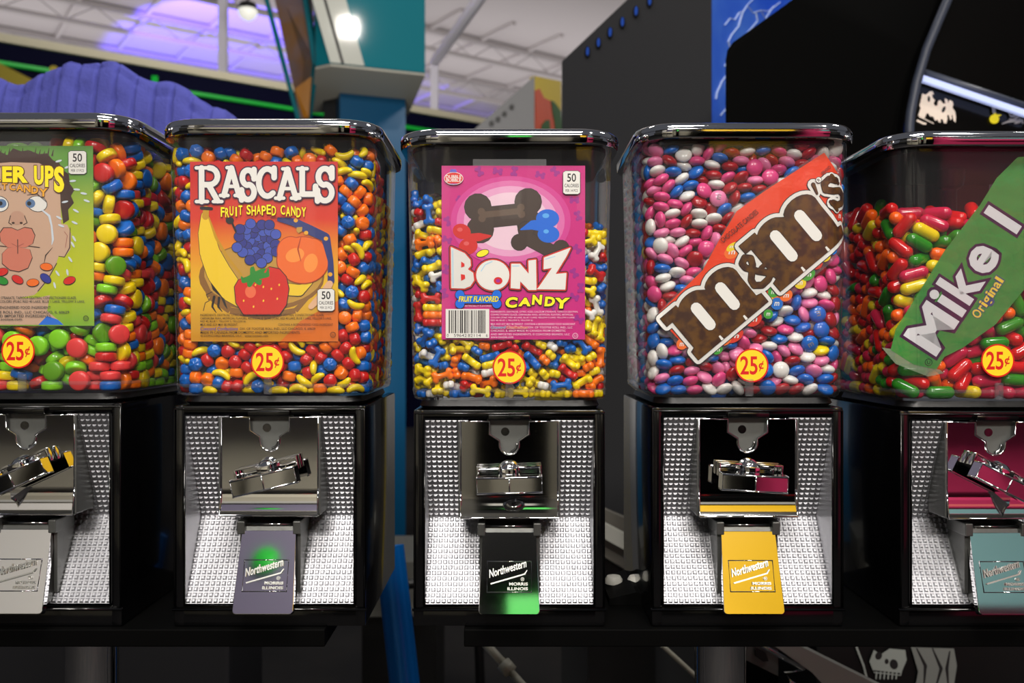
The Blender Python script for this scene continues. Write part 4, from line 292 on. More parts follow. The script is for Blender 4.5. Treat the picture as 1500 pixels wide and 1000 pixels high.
3: (191, 266, [132,212,419,-22,0,-2,125,205,704,-20,21,2,577,212,123,23,-2,0,172,212,156,-23,41,0,302,213,104,-23,-43,0,430,214,99,24,0,0,153,211,219,23,-16,0,649,211,261,23,13,0,110,218,607,-24,2,38,399,218,139,-37,2,0,697,223,506,22,7,9,111,223,286,13,34,-12,698,219,578,-18,32,11,699,231,394,7,-17,-33,243,213,271,27,-36,0,607,217,198,-9,9,0,649,219,134,5,-7,0,104,229,173,-22,2,-11,714,246,217,3,-22,-11,97,225,469,23,7,-11,89,236,373,-13,22,-2,600,218,166,-5,9,0,272,218,150,-5,-41,0,138,214,525,5,5,45,162,208,499,-23,40,0,663,206,611,22,42,0,691,227,323,1,-18,10,478,224,246,-1,7,4,662,211,372,23,6,1,104,224,747,5,5,36,457,231,141,-15,-4,33,693,235,132,0,-8,11,141,215,387,0,0,45,141,217,336,0,0,45,401,217,235,-44,-10,0,111,226,575,-38,-2,-8,479,218,207,1,12,0,660,208,447,-22,3,0,342,218,195,0,-3,0,106,235,139,-10,-2,34,375,217,258,0,4,45,334,217,219,-45,-4,0,328,231,131,-26,3,36,229,225,246,-15,45,6,271,218,203,-1,9,0,155,212,650,-5,-42,0,142,216,362,0,0,0,340,218,168,-45,-3,0,653,219,93,0,45,0,231,233,93,0,0,-37,155,228,122,-1,-32,-23,130,224,547,38,-2,6,712,246,305,-29,-17,18,578,230,93,0,0,-6,109,243,315,-25,1,-1,627,227,214,-12,4,-7,357,235,102,0,6,-15,717,258,441,32,10,22,410,230,203,6,7,33,395,231,171,-2,-36,24,281,231,228,10,7,28,111,233,634,36,3,0,205,236,119,43,3,15,183,238,239,-4,-17,18,564,245,206,-5,36,12,510,236,93,44,0,-15,675,233,274,0,9,-4,140,232,254,7,-38,19,700,244,529,-9,4,5,663,215,480,44,2,0,79,262,541,29,-9,23,324,235,262,2,-4,17,458,234,195,32,5,-27,702,273,646,-42,1,-1,613,233,259,-3,-8,19,220,236,214,27,-7,18,550,237,166,42,3,-19,263,232,122,-29,1,-34,158,229,603,-14,-10,-22,161,235,281,-17,1,-18,126,237,221,-5,5,5,246,235,191,39,4,-24,651,228,320,27,3,35,532,236,226,-10,0,-17,513,236,207,-10,-1,-18,185,208,456,-23,-44,0,105,257,205,-7,-7,-44,676,237,191,38,-3,19,569,235,268,-2,1,-16,71,273,768,-23,-9,23,513,236,166,-34,-4,27,85,258,670,39,1,26,505,236,259,7,1,25,187,242,191,43,-1,14,528,236,118,-3,-43,15,434,247,180,4,9,-23,186,210,714,-8,-4,0,179,227,573,34,7,17,314,217,285,0,0,45,544,235,250,-9,-3,-21,678,240,221,-7,-1,23,227,245,166,-19,1,-27,688,253,168,40,1,25,171,231,729,5,-5,-31,476,259,169,-35,-4,25,111,278,100,-45,-5,12,166,232,675,42,-2,-23,144,261,93,0,45,15,106,262,261,19,-5,2,104,239,700,-4,-37,13,692,262,93,45,0,-15,705,351,661,-25,-15,-7,452,240,105,20,-42,-4,708,251,621,0,-42,16,654,232,410,0,-41,15,700,251,556,-9,-3,-4,498,260,139,-4,39,16,270,265,168,-23,2,32,108,264,123,-40,-1,-8,136,246,451,1,6,-5,89,256,448,-4,35,27,172,235,313,-44,1,-17,645,260,165,-44,1,-23,595,262,245,-4,43,12,412,216,298,40,15,0,174,256,110,5,-35,-11,677,384,663,5,27,-23,96,260,510,-8,7,39,645,239,551,-8,45,-14,419,252,259,-16,-2,-44,419,251,220,38,-5,-8,325,260,243,-6,2,-34,691,270,118,0,0,42,75,275,619,20,8,-22,369,236,287,4,1,26,468,216,295,-37,4,0,546,260,139,-4,0,-22,386,256,119,0,45,-19,521,260,279,-41,4,16,632,212,643,2,-44,0,142,242,493,1,42,5,84,291,417,0,2,22,626,253,109,-35,6,6,123,735,819,3,-34,23,633,230,572,-37,-4,-9,714,275,388,-1,-37,22,580,259,150,6,-3,26,91,293,714,-1,34,18,700,271,473,-2,-7,-4,275,256,255,-9,40,-14,713,279,227,4,23,-11,640,259,229,-7,-4,-22,86,277,734,2,-34,-28,691,256,586,0,-3,5,633,239,510,-22,4,40,206,209,416,-22,1,0,531,216,304,0,-14,-45,604,251,294,-38,5,-19,139,256,165,12,-8,-19,194,261,141,-5,-4,-21,150,267,567,-4,-5,-38,715,313,176,-18,3,-23,226,284,117,-23,-16,0,105,267,301,-19,40,1,448,259,288,2,-41,-21,307,267,162,18,4,33,97,777,837,-22,13,-29,627,207,532,22,-32,0,185,258,293,9,2,-18,387,261,93,0,0,30,280,261,93,-45,0,-14,181,230,617,-16,3,-15,537,284,190,23,29,0,114,260,655,-3,40,-6,80,321,586,-8,-34,-22,646,238,350,3,45,10,273,263,286,-1,-5,9,474,284,265,23,-4,0,342,258,138,5,5,35,364,266,216,-27,-1,11,178,269,212,-1,38,-5,258,265,130,-28,-3,-31,488,278,117,-45,1,0,140,268,703,2,2,-13,718,285,518,-1,-17,-22,129,315,474,23,1,-23,696,318,353,-25,1,-2,212,260,279,-37,0,-15,387,278,249,-44,7,0,85,698,820,-1,34,23,312,278,194,0,1,0,317,278,104,-45,7,0,440,278,93,-45,0,0,550,278,93,-45,0,0,111,351,96,-6,45,-15,681,330,99,-23,0,-29,123,422,93,45,0,23,677,400,93,45,0,23,693,474,106,-35,-5,-4,107,512,103,0,38,0,693,518,93,-45,0,-12,107,556,104,-16,-3,-39,91,605,93,0,0,23,671,621,99,-22,0,22,107,666,99,22,0,-38,705,693,93,0,0,21,715,795,99,-23,0,-22,595,278,109,0,-35,0,90,334,108,-10,-7,23,710,323,115,-9,5,-23,709,398,109,0,0,23,85,419,99,23,0,-23,714,525,122,-27,-5,-22,107,601,118,1,-43,11,84,720,113,22,-9,23,629,278,138,0,44,0,107,297,147,-8,-39,4,710,313,145,-4,3,-23,106,455,134,-23,2,37,106,491,147,-1,5,-7,703,558,145,-31,5,-29,711,655,166,-1,-29,23,424,278,154,0,9,-45,106,405,162,-5,-2,8,84,457,170,21,7,-22,89,626,163,0,40,-23,694,616,189,-32,6,-5,88,702,180,-9,-8,23,84,775,166,-20,-14,-23,187,278,168,0,-40,0,356,281,155,30,3,0,592,278,175,-2,-38,0,700,360,177,-19,-13,6,93,394,194,21,3,-29,717,452,168,-23,-2,-22,106,582,197,-12,-4,4,89,633,188,0,-5,-23,717,709,170,-23,12,-23,87,800,197,14,-14,-23,694,819,203,-22,-8,0,306,278,224,0,-3,-45,695,306,203,0,5,-36,83,294,194,22,-8,23,677,327,185,-3,33,22,88,403,236,0,8,-22,712,469,204,34,-2,-22,86,508,225,-31,11,-22,89,555,217,-2,-6,23,694,570,229,10,4,3,123,596,233,-7,34,-22,83,687,234,-25,11,22,385,278,182,-4,-3,45,496,284,219,23,-12,0,622,253,193,-9,1,-45,712,518,250,-1,29,22,87,620,266,-8,7,22,712,559,248,-5,9,-23,711,656,222,-3,6,-23,81,786,251,23,4,-22,459,270,229,-10,-7,-7,688,283,277,8,37,22,105,361,265,12,5,-4,696,308,260,5,-6,10,712,372,250,4,39,-22,105,486,259,-9,3,42,105,550,251,-16,2,-4,719,298,294,-22,-6,22,81,467,280,-23,-12,23,80,568,300,-22,5,-22,720,572,311,21,19,-24,86,648,304,39,-5,23,695,676,265,16,-43,-3,695,739,281,45,0,0,317,283,273,19,38,0,401,284,278,22,-38,0,568,284,259,-22,31,0,107,287,253,-18,1,-44,672,272,297,-8,11,41,81,315,283,23,-3,-23,719,398,273,-23,-6,-22,86,529,321,-38,-5,22,695,495,280,2,-2,-7,87,723,291,1,-7,23,713,685,296,-5,1,23,695,757,304,39,0,0,322,260,312,-37,0,-23,646,268,307,10,-9,-7,85,368,324,9,-35,-22,720,360,328,22,-4,-22,714,608,345,0,-33,23,80,796,304,-22,9,-22,214,234,321,36,-2,28,277,213,314,29,-4,0,235,260,307,3,-1,29,429,264,314,6,-2,-8,512,266,328,-8,-36,-17,690,275,353,-10,41,-9,127,314,286,-17,4,22,694,299,326,12,5,38,129,402,334,22,-16,22,714,470,340,0,-7,22,79,664,356,23,12,-22,720,755,338,22,-6,-22,79,794,362,22,4,22,198,211,360,-30,23,-10,345,257,335,32,7,-18,373,264,314,-34,1,-12,548,262,298,-1,2,-11,602,215,308,-36,-8,0,85,439,364,1,-41,22,715,461,364,0,-7,22,85,563,356,0,-11,-23,136,253,345,34,0,-2,490,210,343,22,27,-1,557,234,322,43,1,-22,105,290,325,8,45,5,86,321,362,-6,-20,24,715,315,393,1,36,-22,715,453,388,0,-7,22,715,541,358,-6,-1,22,84,510,419,1,29,23,79,598,367,22,11,22,721,651,387,-22,12,23,108,258,384,-22,1,-6,191,261,346,8,-8,-19,479,247,314,19,-30,14,104,287,354,-3,0,5,716,382,387,-37,-2,-22,722,710,406,23,-16,22,84,819,423,-24,22,-1,176,284,368,-23,36,0,180,252,380,-6,-4,0,439,218,344,17,11,37,669,262,379,0,44,19,104,298,385,20,-1,2,690,279,435,10,41,14,83,319,442,8,2,22,78,393,415,-23,15,22,722,565,438,-23,-16,-22,78,769,408,23,0,-23,721,753,444,-25,-15,-23,709,797,435,21,2,-30,172,259,413,-38,-1,21,623,231,391,-22,-5,-30,112,339,449,-38,11,9,84,467,445,0,-36,22,77,571,462,-23,18,22,716,488,426,-40,2,23,716,600,439,-1,-16,-22,188,258,434,-6,4,-17,602,239,422,2,-6,-16,717,318,451,-9,-27,23,716,496,458,-19,-3,-26,83,687,452,-9,-1,23,723,813,496,0,23,0,632,264,423,3,37,-17,82,383,471,-37,7,-22,663,240,458,4,3,0,723,451,485,23,-17,22,83,671,500,2,-31,-22,206,251,482,4,-3,27,95,306,491,-7,-9,5,83,479,468,0,-36,22,718,491,514,-1,18,24,718,684,504,0,8,-23,230,213,521,36,-13,0,610,214,482,-37,21,2,166,258,470,-44,0,21,120,274,501,-2,35,4,721,363,508,-30,-11,-22,76,326,510,-23,14,22,76,553,528,-22,-5,-23,82,795,515,0,41,-23,193,250,520,22,5,-5,682,270,511,40,6,-20,75,405,547,23,4,-22,93,582,549,-4,11,-8,718,653,515,0,8,-23,75,766,554,-23,3,22,213,233,546,-5,-43,14,99,307,542,-26,-7,24,725,325,553,22,6,-23,85,475,511,1,43,22,717,394,560,-1,6,23,81,491,565,-1,-2,23,74,640,590,-23,-8,23,725,650,560,22,12,-23,180,284,519,-23,32,0,128,265,548,4,4,8,680,288,572,-32,25,-4,725,595,534,-22,11,23,725,741,551,-23,9,-23,98,292,596,7,-10,21,74,560,614,-23,3,22,720,643,605,0,-34,-23,711,309,631,8,-13,40,192,278,576,1,8,0,634,271,528,-10,44,-5,719,300,576,-1,-6,22,74,387,598,-22,15,-22,81,470,587,1,43,23,80,487,618,41,2,-22,717,538,574,0,1,21,727,702,652,23,-7,22,74,813,600,0,22,0,222,246,580,-29,4,13,651,249,603,-2,42,-4,717,349,612,9,-15,-8,704,387,605,24,3,7,712,540,599,0,1,22,721,641,665,0,-41,-23,726,776,648,-24,-1,22,130,264,606,41,-4,9,73,540,656,23,-3,-23,73,616,672,23,-5,-23,200,237,634,13,-4,30,613,234,619,2,3,-26,73,331,664,-23,1,22,721,398,634,0,-3,-22,72,471,687,23,-5,-23,721,517,636,0,10,-23,72,731,683,-22,-7,-23,688,554,680,2,12,9,708,682,698,16,7,11,177,284,656,-22,22,0,628,249,651,-3,1,0,721,524,674,0,-10,22,727,571,645,-21,-20,21,673,639,709,17,-25,-22,238,253,665,5,-4,45,125,291,675,-20,1,-7,72,386,710,22,-12,23,721,468,661,1,12,23,96,558,714,-4,45,-6,72,666,718,-23,1,22,201,229,691,-6,-42,-16,78,334,710,5,-8,23,78,513,722,0,-5,23,72,748,717,22,7,22,127,255,726,0,3,-22,129,327,746,-23,-3,23,71,431,749,-22,-18,-23,71,554,763,22,15,22,71,657,764,-23,4,-22,168,280,730,-14,-29,0,100,432,768,-29,-18,-16,129,436,761,23,6,-22,74,586,782,14,30,-23,123,817,835,-28,-22,0,71,347,758,22,8,-22,77,477,790,2,40,23,123,657,795,0,44,-23,76,747,799,2,-9,-23,85,632,801,0,-43,23,122,781,816,11,-16,-14,73,788,828,21,22,13,76,819,838,-23,-23,0]),
